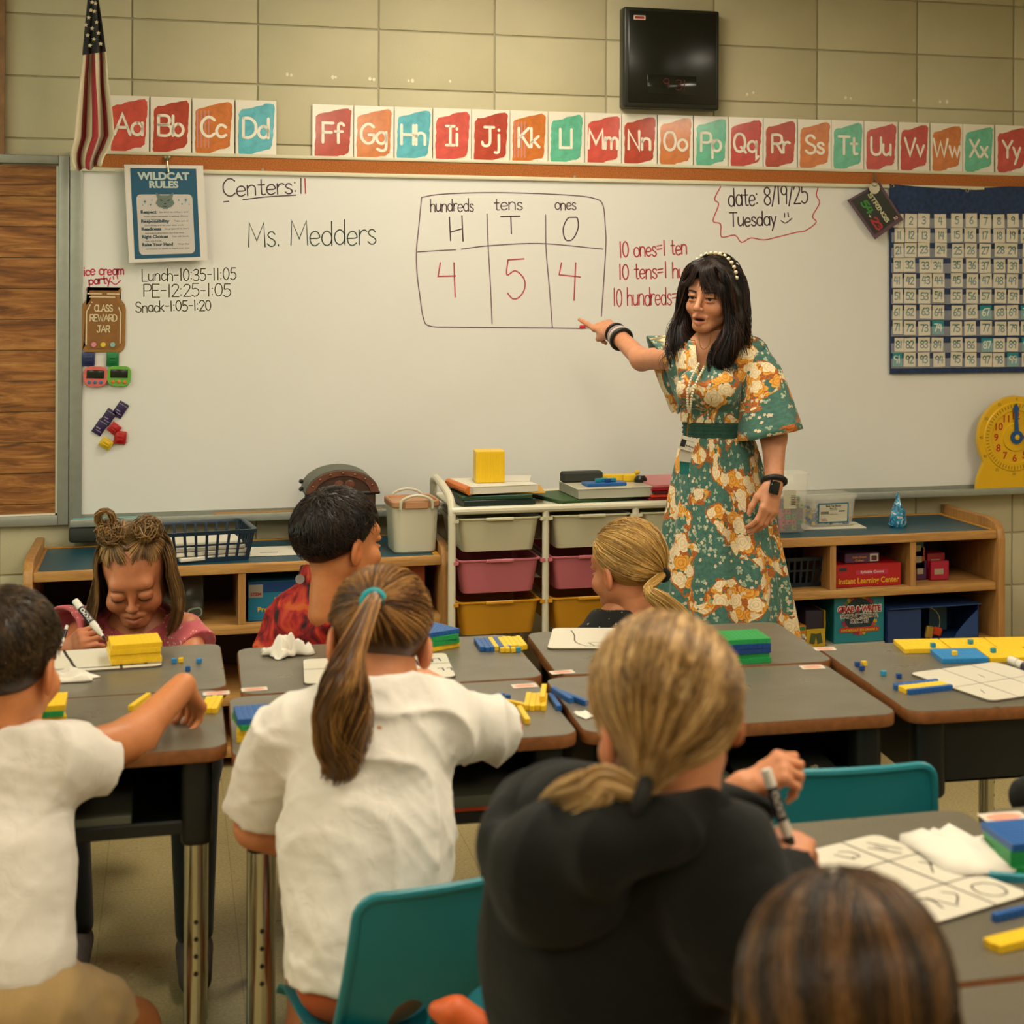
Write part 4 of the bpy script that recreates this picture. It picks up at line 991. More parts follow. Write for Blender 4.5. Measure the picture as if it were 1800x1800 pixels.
# ------------------------------------------------------------------ things on and in the left shelf
M_basket = mat('navy_basket_plastic', '#12283a', 0.38)
def basket(name, label, loc, rz, sx, sy, h, m, slots=9, taper=.86, group=None):
    t = thing(name, label, 'basket', loc, rz, group)
    # bars, rims and floor of an openwork basket
    g = [loft([[(p[0], p[1], z) for p in rrect(sx * k, sy * k, .02, 4)] for k, z in ((taper * .98, .0), (taper, .0), (taper * .99, .004), (taper * .9, .004))])]
    obj('floor_tray', g[0], m, t)
    rim = loft([[(p[0], p[1], z) for p in rrect(sx * k, sy * k, .022, 4)] for k, z in ((.97, h - .012), (1.02, h - .012), (1.035, h), (.97, h), (.95, h - .004), (.95, h - .012))], True, False, False)
    obj('rim', rim, m, t)
    mid = loft([[(p[0], p[1], z) for p in rrect(sx * k, sy * k, .02, 4)] for k, z in ((.925, h * .52), (.935, h * .52), (.94, h * .58), (.93, h * .58))], True, False, False)
    low = loft([[(p[0], p[1], z) for p in rrect(sx * k, sy * k, .02, 4)] for k, z in ((taper, 0), (taper + .01, .0), (taper + .02, h * .14), (taper + .01, h * .14))], True, False, False)
    obj('band', join(mid, low), m, t)
    bars = []
    for s in (-1, 1):
        for k in range(slots + 1):
            f = -1 + 2 * k / slots
            bars.append(loft([[(f * sx / 2 * q * .93 + dx, s * sy / 2 * q + dy * s, z) for dx, dy in ((-.004, -.004), (.004, -.004), (.004, .001), (-.004, .001))] for q, z in ((taper, 0), (.97, h - .008))]))
        for k in range(int(slots * sy / sx) + 1):
            f = -1 + 2 * k / max(1, int(slots * sy / sx))
            bars.append(loft([[(s * sx / 2 * q + dx * s, f * sy / 2 * q * .93 + dy, z) for dy, dx in ((-.004, -.004), (.004, -.004), (.004, .001), (-.004, .001))] for q, z in ((taper, 0), (.97, h - .008))]))
    obj('side_lattice', join(*bars), m, t)
    return t
b0 = HP(352, 968, ST)
basket('mesh_basket', 'navy plastic openwork basket of papers on the maple shelf', (b0.x, 5.62, ST + .002), rad(7), .30, .27, .098, M_basket, 8)
for k in range(4):
    slab('worksheet', 'white worksheet lying in the navy basket, %s of the pile' % ('topmost', 'second', 'third', 'lowest')[k], 'paper', b0.x + .004 * k, 5.62 - .004 * k, ST + .008 + .014 * (3 - k), .225, .2, .012, M_ppaper, rad(7 + 4 * k), group='worksheets in the basket')
a = HP(478, 972, ST + .002)
slab('worksheet', 'white printed sheet lying flat on the shelf beside the basket', 'paper', a.x + .02, a.y + .03, ST + .0022, .24, .19, .002, M_ppaper, rad(-3))
slab('picture_print', 'small dark sketch printed on the flat sheet', 'print', a.x - .01, a.y - .0, ST + .0045, .055, .012, .0004, mat('grey_print', '#6e6d63', .7), rad(-8))

# treasure chest
M_leather = mat('chest_leather', '#3a2418', .5, var=.3, vscale=30, bump=.4, bscale=90); M_trimb = mat('chest_trim', '#5e3626', .45, var=.25, vscale=40)
M_patina = mat('chest_patina', '#55584a', .5, metal=.4, var=.2, vscale=25)
c0 = YP(603, 868, 5.64)
t = thing('treasure_chest', 'small brown domed treasure chest with riveted trim behind the boy in red', 'chest', (c0.x, 5.75, ST + .002))
hw, dh, zh, hd = .112, .072, c0.z - ST - .002, .10
arch = lambda k, ex=0: [((hw * k + ex) * math.cos(PI * i / 16), zh + (dh * k + ex) * math.sin(PI * i / 16)) for i in range(17)]
def ring_y(pts, y): return [(p[0], y, p[1]) for p in pts]
obj('body', mv(rbox(hw * 1.9, hd * 1.96, zh, .004, 1), 0, 0, zh / 2), M_leather, t)
obj('lid', loft([ring_y(arch(1), -hd), ring_y(arch(1), hd)]), M_leather, t)
def archband(k0, k1, y0, y1):
    o, i_ = arch(k1), arch(k0); return loft([ring_y(o, y0), ring_y(o, y1), ring_y(i_, y1), ring_y(i_, y0), ring_y(o, y0)], False)
obj('trim_arch', archband(.80, 1.03, -hd - .005, -hd + .012), M_trimb, t)
obj('dome_cover', archband(.98, 1.06, -hd + .012, hd + .004), M_patina, t)
obj('lip', mv(rbox(hw * 2.16, hd * 2.1, .010, .003, 1), 0, 0, zh), mat('chest_dark', '#1d140e', .5), t)
for i in range(2, 15, 2): obj('rivet', sphere(.0045, (hw * .92 * math.cos(PI * i / 16), -hd - .006, zh + dh * .92 * math.sin(PI * i / 16)), 8, 5), mat('chest_brass', '#7a5a3a', .35, metal=.7), t)
obj('crest', join(mv(xf(lathe([(.016, 0), (.013, .004), (.004, .005)], 12), rotx(PI / 2)), -.012, -hd - .001, zh + .028), mv(xf(lathe([(.018, 0), (.014, .004), (.004, .005)], 12), rotx(PI / 2)), .022, -hd - .001, zh + .026)), M_trimb, t)
for s, z in ((-1, zh + .004), (-1, zh + .03)): obj('hinge_knob', sphere(.008, (-hw - .012, hd * .2, z), 8, 6), M_blackbox, t)
# lidded bin
a = YP(732, 968, 5.50)
t = thing('lidded_bin', 'cream plastic bin with a tan lid and loop handles at the shelf end', 'bin', (a.x - .004, 5.585, ST + .002), rad(2))
bw, bd, bh = .150, .175, .152
obj('tub', loft([[(p[0], p[1], z) for p in rrect(bw * k, bd * k, .025, 5)] for k, z in ((.84, 0), (.90, .006), (1.0, bh), (.97, bh), (.86, .01))]), mat('cream_plastic', '#bdb9a3', .4), t)
obj('lid', loft([[(p[0], p[1], z) for p in rrect(bw * k, bd * k, .026, 5)] for k, z in ((1.03, bh - .004), (1.06, bh), (1.06, bh + .014), (1.02, bh + .018), (.95, bh + .016), (.93, bh + .010))]), mat('tan_plastic', '#a87b57', .42), t)
for s in (-1, 1):
    obj('handle', tube(catmull([(-.052, s * (bd / 2 + .006), bh - .008), (-.045, s * (bd / 2 + .008), bh + .022), (0, s * (bd / 2 + .008), bh + .036), (.045, s * (bd / 2 + .008), bh + .022), (.052, s * (bd / 2 + .006), bh - .008)], 5), .0048, 7), MATS['cream_plastic'], t)
    obj('handle_pad', mv(rbox(.075, .004, .022, .004, 1), 0, s * (bd / 2 + .0055), bh + .004), MATS['tan_plastic'], t)
# inside the left shelf
a = YP(322, 1070, 5.55)
t = thing('picture_bag', 'clear plastic bag of outlined picture cards inside the shelf', 'bag', (a.x, 5.56, .441))
obj('bag', mv(xf(rbox(.125, .02, .135, .008, 2), rotx(rad(-12))), 0, .02, .07), mat('dark_poly_bag', '#5b5d50', .15, alpha=.28), t)
for px, oy in ((-.03, 0), (.035, .002)):
    obj('picture_card', xf(prism(rrect(.045, .03, .012, 3), 0, .002), tr(px, -.012, .028) @ rotx(rad(80)) @ rotz(rad(px * 300))), mat('card_mint', '#79826a', .5), t)
    obj('card_inside', xf(prism(rrect(.036, .021, .008, 3), 0, .001), tr(px, -.0145, .028) @ rotx(rad(80)) @ rotz(rad(px * 300))), mat('card_dark', '#2c3325', .5), t)
t, w_, h_, d_ = carton('game_box', 'blue Folk Tales Problem Solving game box inside the shelf', 'box', 436, 548, 1077, 1021, 5.50, .2, mat('box_cyan', '#1c6f90', .4), zb=.441)
face(t, d_, flat([(-w_ / 2 + .002, h_ * .72), (w_ / 2 - .002, h_ * .72), (w_ / 2 - .002, h_ * .99), (-w_ / 2 + .002, h_ * .99)]), mat('box_navy', '#123a6c', .4), 'top_band')
face(t, d_, flat([(-w_ * .49, h_ * .60), (-w_ * .27, h_ * .60), (-w_ * .27, h_ * .93), (-w_ * .49, h_ * .93)]), mat('box_greyw', '#8d8a82', .4), 'stem_panel', .0009)
face(t, d_, shift(ftext('STEM', .010, w_ * .17, .03), -w_ * .38, h_ * .65), mat('box_red', '#8f1c20', .4), off=.0014)
face(t, d_, join(shift(ftext('Folk Tales', .015, w_ * .50, .03), w_ * .16, h_ * .47), shift(ftext('Problem Solving', .015, w_ * .78, .03), w_ * .04, h_ * .24)), mat('box_yellow', '#c9a21f', .4))
face(t, d_, shift(ftext('John Henry', .008, w_ * .3, .02), w_ * .08, h_ * .08), mat('box_cream', '#c9c2ae', .4))
t, w_, h_, d_ = carton('story_box', 'orange-brown story box reading Hood standing inside the shelf', 'box', 690, 747, 1062, 985, 5.50, .18, mat('box_orange', '#84380f', .45, var=.15), zb=.441)
face(t, d_, join(shift(ftext('Solving: Red', .009, w_ * .62, 0, 'c'), -.0, h_ * .55), shift(ftext('Hood', .014, w_ * .36, 0), .015, h_ * .36)), mat('box_dark', '#2c1408', .5))

# ------------------------------------------------------------------ right shelf: top
M_clear = mat('clear_plastic', '#e9e6d8', .08, alpha=.17, spec=.7)
a = HP(1394, 938, ST)
t = thing('clear_jar', 'tall clear plastic tub of coloured linking cubes beside the teacher\'s hand', 'tub', (a.x, a.y + .055, ST + .0022))
jr = [[(p[0], p[1], z) for p in rrect(s, s, .015, 4)] for s, z in ((.095, 0), (.098, .002), (.118, .20), (.124, .20), (.126, .207), (.122, .207), (.114, .198), (.094, .004))]
obj('tub', loft(jr), M_clear, t)
lb_ = obj('label_sticker', join(mv(box(-.035, .012, 0, .0006, .085, .15), 0, -.0535, 0)), mat('sticker_cream', '#b2ab8c', .5), t)
obj('barcode', join(*[box(-.008, .010, -.0545, -.0540, .098 + .006 * k, .101 + .006 * k) for k in range(6)]), M_blackbox, lb_, smooth=0)
rr = random.Random(3); ccol = ['#b2203a', '#1f7a3c', '#24303c', '#a62a18', '#a88a1a', '#5c1f4a', '#2c6e3a', '#153a30', '#b5304a', '#6f7f1f', '#3a2450']
cnm = ['pink-red', 'green', 'charcoal', 'orange-red', 'yellow', 'plum', 'mid green', 'dark green', 'rose', 'lime', 'violet']
_lc = rbox(.018, .018, .018, .0015, 1)
k = 0
for lv in range(6):
    for gx in range(4):
        for gy in range(3):
            if lv == 5 and (gx + gy) % 2: continue
            if gy > 0 and 0 < lv < 4 and 0 < gx < 3: continue
            ci = rr.randrange(len(ccol)); m = mat('cube_%d' % ci, ccol[ci], .35)
            sp_ = .0205 + .0008 * lv
            o = obj('linking_cube', _lc, m); o.location = (a.x + (gx - 1.5) * sp_, a.y + .055 + (gy - 1) * sp_ * 1.3, ST + .018 + lv * .0192)
            o.rotation_euler = (rr.uniform(-.1, .1), rr.uniform(-.1, .1), rr.uniform(-.35, .35))
            o['label'] = '%s plastic linking cube in the clear tub' % cnm[ci]; o['category'] = 'cube'; o['group'] = 'linking cubes in the tub'
            obj('peg', xf(lathe([(.004, .009), (.004, .0115)], 8), rotx(PI / 2)), M_blackbox, o)
a0_, a1_ = HP(1425, 930, ST), HP(1517, 928, ST)
a = HP(1468, 930, ST)
solo('paper', xf(mv(box(-.115, .115, -.05, .10, 0, .0035), 0, 0, 0), tr(a.x + .0, a.y + .035, ST + .0022) @ rotz(rad(-6))), M_ppaper, 'white paper pad lying under the clear bin of blocks', 'paper')
t = thing('clear_bin', 'open clear plastic bin of base ten blocks with a printed label', 'bin', (a.x - .002, a.y + .085, ST + .006), rad(1))
bw, bd, bh = .175, .15, .112
obj('bin', loft([[(p[0], p[1], z) for p in rrect(bw * k, bd * k, .012, 4)] for k, z in ((.86, 0), (.88, .002), (1.0, bh - .01), (1.05, bh - .01), (1.06, bh), (1.0, bh), (.97, bh - .012), (.86, .004))]), M_clear, t)
lb_ = obj('label_card', mv(xf(rbox(.118, .001, .072, .0004, 1), rotx(rad(4))), -.002, -bd / 2 * .945 - .002, .05), mat('label_teal', '#1f5f72', .45), t)
def lab(g, y): return [(p[0] - .002, -bd / 2 * .945 - .0032 - .0 - (p[1] + y - .05) * .07, p[1] + y) for p in g[0]], g[1]
obj('label_face', lab(flat([(-.054, -.031), (.054, -.031), (.054, .031), (-.054, .031)]), .05), mat('label_cream', '#bab49c', .5), lb_, smooth=0)
obj('lettering', ([(p[0], p[1] - .0005, p[2]) for p in join(lab(ftext('Base Ten Blocks', .0075, .058, .03), .072), lab(ftext('Basic Set', .005, .028, .02), .065), lab(ftext('Group Activity', .003, .028, .02), .060),
    lab(join(*[box(-.048 + .0035 * k, -.046 + .0035 * k, 0, .010, 0, .0001) for k in range(9)]), .046), lab(box(.02, .044, 0, .004, 0, .0001), .054), lab(ftext('WARNING: small parts', .003, .034, .02), .044))[0]],
    join(lab(ftext('Base Ten Blocks', .0075, .058, .03), .072), lab(ftext('Basic Set', .005, .028, .02), .065), lab(ftext('Group Activity', .003, .028, .02), .060),
    lab(join(*[box(-.048 + .0035 * k, -.046 + .0035 * k, 0, .010, 0, .0001) for k in range(9)]), .046), lab(box(.02, .044, 0, .004, 0, .0001), .054), lab(ftext('WARNING: small parts', .003, .034, .02), .044))[1]), mat('label_ink', '#2b2a22', .5), lb_, smooth=0)
obj('logo', ([(p[0], p[1] - .0005, p[2]) for p in lab(join(shift(ftext('hand2', .005, .02, .02), -.038, .006)), .022)[0]], lab(join(shift(ftext('hand2', .005, .02, .02), -.038, .006)), .022)[1]), mat('label_blue', '#2a6f9a', .5), lb_, smooth=0)
obj('logo_word', ([(p[0], p[1] - .0005, p[2]) for p in lab(shift(ftext('mind', .006, .022, .03), -.034, 0), .022)[0]], lab(shift(ftext('mind', .006, .022, .03), -.034, 0), .022)[1]), mat('label_orange', '#b0481c', .5), lb_, smooth=0)
rr = random.Random(9)
for k in range(70):
    c = rr.choice(['blue', 'navy', 'teal', 'yellow', 'sky', 'navy', 'blue', 'teal'])
    px = rr.uniform(-.068, .068); lv = int(rr.random() * 6); py = rr.uniform(-.055, .055) if k % 2 else -.057 * rr.random() - .0
    if k % 3 == 0: px = rr.uniform(.055, .068) * rr.choice((-1, 1))
    block('cube', c, (a.x + px, a.y + .085 + py, ST + .0105 + .0105 * lv), rr.uniform(0, 1.5), '%s unit cube in the clear bin of blocks' % c, 'unit cubes in the clear bin')
# twisted blue bag
a = HP(1583, 928, ST)
t = thing('snack_bag', 'twisted blue foil snack bag standing on the blue shelf top', 'bag', (a.x, a.y + .025, ST + .0015))
def bagr(z, r, tw, sq=.75): return [(r * math.cos(2 * PI * k / 20 + tw) * (1 + .12 * math.cos(2 * PI * k / 20 * 5 + z * 60)), sq * r * math.sin(2 * PI * k / 20 + tw) * (1 + .12 * math.cos(2 * PI * k / 20 * 5 + z * 60)), z) for k in range(20)]
def _bag(t_, b):
    tc = t_.new('ShaderNodeTexCoord').outputs['Object']
    f = t_.noise(38, 2, tc, .5, 1.5)
    t_.set(b.inputs['Base Color'], t_.ramp(f, [(.36, lin('#135a80')), (.44, lin('#2390b8')), (.53, lin('#1c7ea8')), (.57, lin('#c9c6b8')), (.63, lin('#b8bdb4')), (.66, lin('#a04a1c')), (.69, lin('#2a8fb4'))], 'CONSTANT'))
obj('foil', loft([bagr(z, r, tw) for z, r, tw in ((0, .028, 0), (.006, .033, .05), (.03, .030, .2), (.055, .026, .4), (.078, .016, .9), (.095, .009, 1.5), (.108, .007, 1.8), (.122, .003, 2.1))]), mat('snack_foil', rough=.25, metal=.1, coat=.5, fn=_bag), t)

# ------------------------------------------------------------------ right shelf: inside
a = YP(1400, 1025, 5.56)
basket('mesh_basket', 'dark navy openwork basket inside the maple shelf', (a.x, 5.67, .446), 0, .27, .2, .105, mat('dark_basket', '#0e1f2b', .4), 10)
t, w_, h_, d_ = carton('game_box', 'red Instant Learning Center game box inside the shelf', 'box', 1470, 1584, 1022, 991, 5.53, .24, mat('box_crimson', '#a3141a', .4), zb=.446)
face(t, d_, shift(ftext('Instant Learning Center', .020, w_ * .93, .02), 0, h_ * .16), mat('box_yellow', '#c9a21f', .4))
face(t, d_, flat(rrect(w_ * .5, h_ * .2, .004, 3, w_ * .05, h_ * .63)), mat('box_pinkband', '#b02a50', .4), 'pink_band')
face(t, d_, shift(ftext('Syllable Count', .009, w_ * .36, .02), w_ * .05, h_ * .60), mat('box_pinkw', '#cfb9ae', .4), off=.0011)
face(t, d_, flat([(-w_ * .46, h_ * .72), (-w_ * .34, h_ * .72), (-w_ * .34, h_ * .86), (-w_ * .46, h_ * .86)]), mat('box_maker', '#25303c', .4), 'maker_mark')
zz = .446 + h_
t, w_, h_, d_ = carton('small_box', 'purple Calm Down Cubes box on top of the red game box', 'box', 1485, 1546, 990, 972, 5.55, .12, mat('box_purple', '#4d2a4a', .4), zb=zz + .001)
face(t, d_, join(shift(ftext('Calm Down', .007, w_ * .40, .02), -w_ * .08, h_ * .50), shift(ftext('Cubes', .007, w_ * .24, .02), -w_ * .08, h_ * .16)), mat('box_yellow2', '#b5821f', .4))
face(t, d_, flat([(w_ * .22, h_ * .12), (w_ * .46, h_ * .12), (w_ * .46, h_ * .9), (w_ * .22, h_ * .9)]), mat('photo_white', '#b5aaa0', .5), 'photo_panel')
face(t, d_, flat(rrect(w_ * .16, h_ * .5, .004, 3, w_ * .34, h_ * .45)), mat('photo_dark', '#4a2620', .5), 'photo_print', .001)
for x0_, x1_, y0_, y1_, zo, c, lb in ((1608, 1629, 1005, 985, 0, '#4a2346', 'small plum box at the bottom of the little pile in the shelf'), (1636, 1668, 1001, 986, 0, '#a31a38', 'shiny crimson box in the little pile in the shelf'),
                                    (1606, 1626, 985, 962, 1, '#a3501c', 'small orange box upper in the little pile'), (1630, 1661, 985, 972, 1, '#8f1628', 'small dark red box upper in the little pile'), (1606, 1624, 962, 944, 2, '#14474a', 'small teal box topmost of the little pile')):
    Yf = 5.60 if x0_ != 1636 else 5.58
    p_ = YP(x0_, y0_, Yf)
    t, w_, h_, d_ = carton('small_box', lb, 'box', x0_, x1_, y0_, y1_, Yf, .09, mat('sbox_' + c[1:], c, .3), group='small boxes in the shelf', zb=(.446 if zo == 0 else [0, .446 + .0385, .446 + .081][zo]) + .0005)
    face(t, d_, flat([(-w_ * .3, h_ * .3), (w_ * .2, h_ * .3), (w_ * .2, h_ * .6), (-w_ * .3, h_ * .6)]), mat('sbox_print', '#a0907a', .5), 'print')
# lower tier
LZ = .246
t, w_, h_, d_ = carton('bingo_box', 'orange Bingo game box low in the maple shelf', 'box', 1384, 1417, 1134, 1100, 5.52, .2, mat('box_or2', '#b0701a', .4), zb=LZ)
face(t, d_, shift(ftext('Bingo', .014, w_ * .5, .02, 'c'), -w_ * .08, h_ * .45), mat('box_brown', '#5b3a10', .5)); face(t, d_, flat(rrect(w_ * .3, h_ * .16, .004, 3, w_ * .30, h_ * .86)), mat('box_greenp', '#2c6a34', .5), 'green_patch')
face(t, d_, join(*[flat(circ(.007, 10, w_ * .3 + .008 * math.cos(q), h_ * .45 + .008 * math.sin(q))) for q in (0, 1.3, 2.6, 3.9, 5.2)]), mat('box_petal', '#c9bfae', .5), 'daisy')
a = YP(1435, 1128, 5.52)
t = thing('card_holder', 'yellow card box with a dark purple sleeve low in the shelf', 'box', (a.x, 5.60, LZ), rad(0))
wq = (YP(1452, 1128, 5.52) - YP(1418, 1128, 5.52)).length
obj('box', mv(rbox(wq, .15, .062, .002, 1), 0, 0, .031), mat('box_yel3', '#b5931c', .4), t)
obj('sleeve', mv(rbox(wq * .92, .14, .062, .002, 1), -.002, .004, .094), mat('sleeve_purple', '#201a2c', .5), t)
obj('side_flap', box(wq / 2 - .003, wq / 2, -.075, .07, .06, .125), MATS['box_yel3'], t)
for s in (-1, 1): obj('printed_card', ([(p[0], -.0765, p[1]) for p in [(s * .012 + q[0] * math.cos(s * .2) - q[1] * math.sin(s * .2), .03 + q[0] * math.sin(s * .2) + q[1] * math.cos(s * .2)) for q in ((-.010, -.018), (.010, -.018), (.010, .018), (-.010, .018))]], [(0, 1, 2, 3)]), mat('card_green', '#3c4a26', .5), t, smooth=0)
a = YP(1370, 1100, 5.55)
solo('document_tray', mv(box(-.13, .05, -.02, .2, 0, .006), a.x + .08, 5.68, .365), mat('dark_clear', '#22261f', .2), 'dark plastic document tray behind the yellow boxes', 'tray')
a = YP(1510, 1122, 5.50)
solo('lap_board', mv(prism(rrect(.215, .3, .02, 4), 0, .006), a.x, 5.66, LZ), mat('lapboard', '#b0aa98', .3), 'white dry-erase board lying under the teal prompts box', 'board')
t, w_, h_, d_ = carton('prompt_box', 'teal GRAB & WRITE prompts box in the maple shelf', 'box', 1466, 1554, 1117, 1036, 5.53, .2, mat('box_teal', '#14707c', .4), zb=LZ + .0065)
rr = random.Random(2)
for k in range(34):
    an = 2 * PI * k / 34; c_ = ['#8f2030', '#a3482a', '#b08a20', '#4f7a2a', '#7a2a4a'][k % 5]
    if abs(math.sin(an)) < .25: continue
    g = xf(prism([(-.0045, 0), (.0045, 0), (.006, .016), (0, .021), (-.006, .016)], 0, .0004), tr(.0 + .052 * math.cos(an), h_ * .52 + .052 * math.sin(an), 0) @ rotz(an - PI / 2))
    face(t, d_, g, mat('hand_' + c_[1:], c_, .5), 'paper_hand')
face(t, d_, flat(circ(.058, 28, 0, h_ * .52)), mat('box_darkteal', '#0f2c34', .45), 'dark_disc', .0013)
def outl(s, hh, ww, yy, mi, mo, bo=.02):
    face(t, d_, shift(ftext(s, hh, ww * 1.03, bo + .09), 0, yy), mo, 'lettering_outline', .0018); face(t, d_, shift(ftext(s, hh, ww, bo), 0, yy), mi, 'lettering', .0024)
M_bw = mat('print_white', '#cfc6b4', .5)
outl('GRAB & WRITE', .021, w_ * .86, h_ * .58, mat('print_red', '#97192c', .5), M_bw, .04); outl('SOCIAL-EMOTIONAL', .013, w_ * .74, h_ * .47, mat('print_plum', '#25172c', .5), M_bw); outl('PROMPTS', .013, w_ * .36, h_ * .375, MATS['print_plum'], M_bw)
face(t, d_, flat(rrect(w_ * .80, .017, .008, 4, 0, h_ * .245)), mat('print_redband', '#a0301c', .5), 'red_band', .0018); face(t, d_, shift(ftext('KINDERGARTEN-GRADE 2', .009, w_ * .72, .02), 0, h_ * .215), mat('print_yel', '#c9a42a', .5), off=.0024)
# blue carton with a big cut-out
a, b_ = YP(1557, 1118, 5.52), YP(1720, 1113, 5.52); w_ = b_.x - a.x; h_ = .118
t = thing('display_carton', 'blue cardboard carton with a big round cut-out lying in the shelf', 'carton', ((a.x + b_.x) / 2, 5.62, LZ), rad(2))
M_cb = mat('carton_blue', '#15305e', .5); M_cbi = mat('carton_inside', '#101c2e', .6)
hx = w_ / 2
obj('shell', join(box(-hx, hx, -.1, .1, 0, .003), box(-hx, hx, .097, .1, 0, h_), box(-hx, -hx + .003, -.1, .1, 0, h_), box(hx - .003, hx, -.1, .1, 0, h_)), M_cb, t)
obj('lid_flap', bevelled(box(-hx + .002, hx + .004, -.112, .1, h_, h_ + .004), .001, 1), M_cb, t)
cut = [(-hx, 0), (-hx + .13, 0), (-hx + .13, h_ * .96), (-hx, h_ * .96)]
obj('front_panel', ([(p[0], -.1 + p[2], p[1]) for p in prism(cut, 0, .003)[0]], prism(cut, 0, .003)[1]), M_cb, t)
cq = [(hx - .10, 0), (hx, 0), (hx, h_ * .86)] + [(hx - .10 + .10 * math.sin(q), .0 + h_ * .86 * (1 - math.cos(q)) * .0 + h_ * .86 * math.sin(q) ** .8) for q in [PI / 2 * (1 - k / 8) for k in range(1, 8)]]
obj('curved_flap', ([(p[0], -.1 + p[2], p[1]) for p in prism(cq, 0, .003)[0]], prism(cq, 0, .003)[1]), mat('carton_blue2', '#1c3a70', .5), t)
obj('cut_edge', tube([(-hx + .17 + .055 * math.cos(q), -.06, .055 + .055 * math.sin(q)) for q in [-1.2 + 2.6 * k / 14 for k in range(15)]], .0016, 6), mat('cut_card', '#8f8a6e', .6), t)
obj('divider_card', box(hx - .16, hx - .09, -.03, -.027, .02, h_ * .93), mat('carton_teal', '#0f3340', .5), t)
for px, py, rz_, c, nm, lb in ((-hx + .165, -.085, 20, '#b08a3c', 'wrapped_bar', 'gold foil wrapped piece in the blue carton'), (-hx + .20, -.075, -25, '#b03a18', 'wrapped_sweet', 'orange-red wrapped sweet in the blue carton'), (-hx + .185, -.06, 70, '#8f2a14', 'wrapped_sweet', 'dark orange wrapped sweet behind the gold piece in the carton')):
    q = wm(t) @ Vector((px, py, .0032))
    solo(nm, xf(mv(rbox(.032, .014, .045 if nm == 'wrapped_bar' else .03, .004, 1), 0, 0, .023), tr(q) @ rotz(rad(rz_)) @ roty(rad(14))), mat('wrap_' + c[1:], c, .25, metal=.5 if nm == 'wrapped_bar' else .1), lb, 'sweet', 'sweets in the blue carton')
# ------------------------------------------------------------------ desks
def _lam(t, b):
    tc = t.new('ShaderNodeTexCoord').outputs['Object']
    f = t.noise(420, 2, tc, .6); f2 = t.noise(9, 3, tc)
    t.set(b.inputs['Base Color'], t.ramp(f, [(.36, lin('#4b463b')), (.5, lin('#5d574a')), (.64, lin('#6f6959'))]))
    t.set(b.inputs['Roughness'], t.ramp(f2, [(.3, (.27, .27, .27, 1)), (.7, (.36, .36, .36, 1))]))
M_lam = mat('grey_laminate', rough=.3, spec=.5, fn=_lam)
M_band = mat('brown_edge_band', '#7a4a22', .5, var=.2, vscale=60)
M_bookbox = mat('black_book_box', '#12140f', .5, bump=.15, bscale=300)
M_chrome = mat('chrome', '#b5b3a6', .16, metal=1.0)
DW, DD = .598, .437
def make_desk():
    t = thing('school_desk', '', 'desk', (0, 0, 0))
    top = rrect(DW, DD, .035, 6)
    obj('desktop', prism([(p[0] * .994, p[1] * .994) for p in top], DESK_Z - .022, DESK_Z), M_lam, t)
    o = rrect(DW, DD, .036, 6)
    obj('edge_band', loft([[(p[0] * k, p[1] * k, z) for p in o] for k, z in ((.985, DESK_Z - .0235), (.996, DESK_Z - .024), (1.0, DESK_Z - .020), (1.0, DESK_Z - .004), (.996, DESK_Z - .0008), (.992, DESK_Z - .0012))], True, False, False), M_band, t)
    z0, z1 = .552, DESK_Z - .024
    hx, hy = .262, .185
    wall = .008
    g = [box(-hx, -hx + wall, -hy, hy, z0, z1), box(hx - wall, hx, -hy, hy, z0, z1), box(-hx, hx, hy - wall, hy, z0, z1), box(-hx, hx, -hy, hy, z0, z0 + .008),
         box(-hx, hx, -hy - .004, -hy + .012, z0 - .006, z0 + .018)]
    obj('book_box', join(*[bevelled(q, .003, 1) for q in g]), M_bookbox, t)
    for sx in (-1, 1):
        for sy in (-1, 1):
            x, y = sx * .248, sy * .165
            l_ = obj('leg', mv(lathe([(.0175, .03), (.0175, .53)], 16), x, y, 0), M_chrome, t)
            obj('leg_collar', mv(loft([[(p[0], p[1], z) for p in rrect(.052 * k, .062 * k, .014, 4)] for k, z in ((.86, .526), (.98, .532), (1, .54), (1, z1))]), x, y, 0), M_bookbox, l_)
            obj('glide', mv(lathe([(.021, 0), (.024, .004), (.020, .012), (.0135, .02), (.0135, .055)], 16), x, y, 0), M_chrome, l_)
            if sy < 0: obj('adjuster_hole', join(*[xf(lathe([(.0042, 0), (.0042, .0015)], 8), tr(x + sx * .0165 * 0 + .0, y - .017, z) @ rotx(PI / 2)) for z in (.30, .33, .36, .39)]), M_bookbox, l_)
    return t
_d0 = make_desk()
DESKS = [(-.190, 3.704, 180.3, 'grey-topped desk where the girl in pink sits'), (-.202, 3.262, 0, 'grey-topped desk the boy in the white polo reaches across'),
         (.437, 3.632, 179, 'grey-topped desk with a crumpled tissue where the boy in red sits'), (.405, 3.183, -1, 'grey-topped desk where the girl with the teal hair tie writes'),
         (1.070, 3.618, 177.0, 'grey-topped desk with a green and blue block stack and a lap board'), (1.018, 3.166, -2.5, 'grey-topped desk with the empty turquoise chair pushed in'),
         (1.568, 3.222, 86, 'grey-topped desk with big yellow and blue flats on it'), (.935, 2.082, -91, 'grey-topped desk with the H T O lap board in front of the girl in black'),
         (1.392, 2.058, 89, 'grey-topped desk at the picture edge with a blue and green block stack'), (.945, 1.470, -91, 'grey-topped desk below the girl with long brown hair')]
DK = []
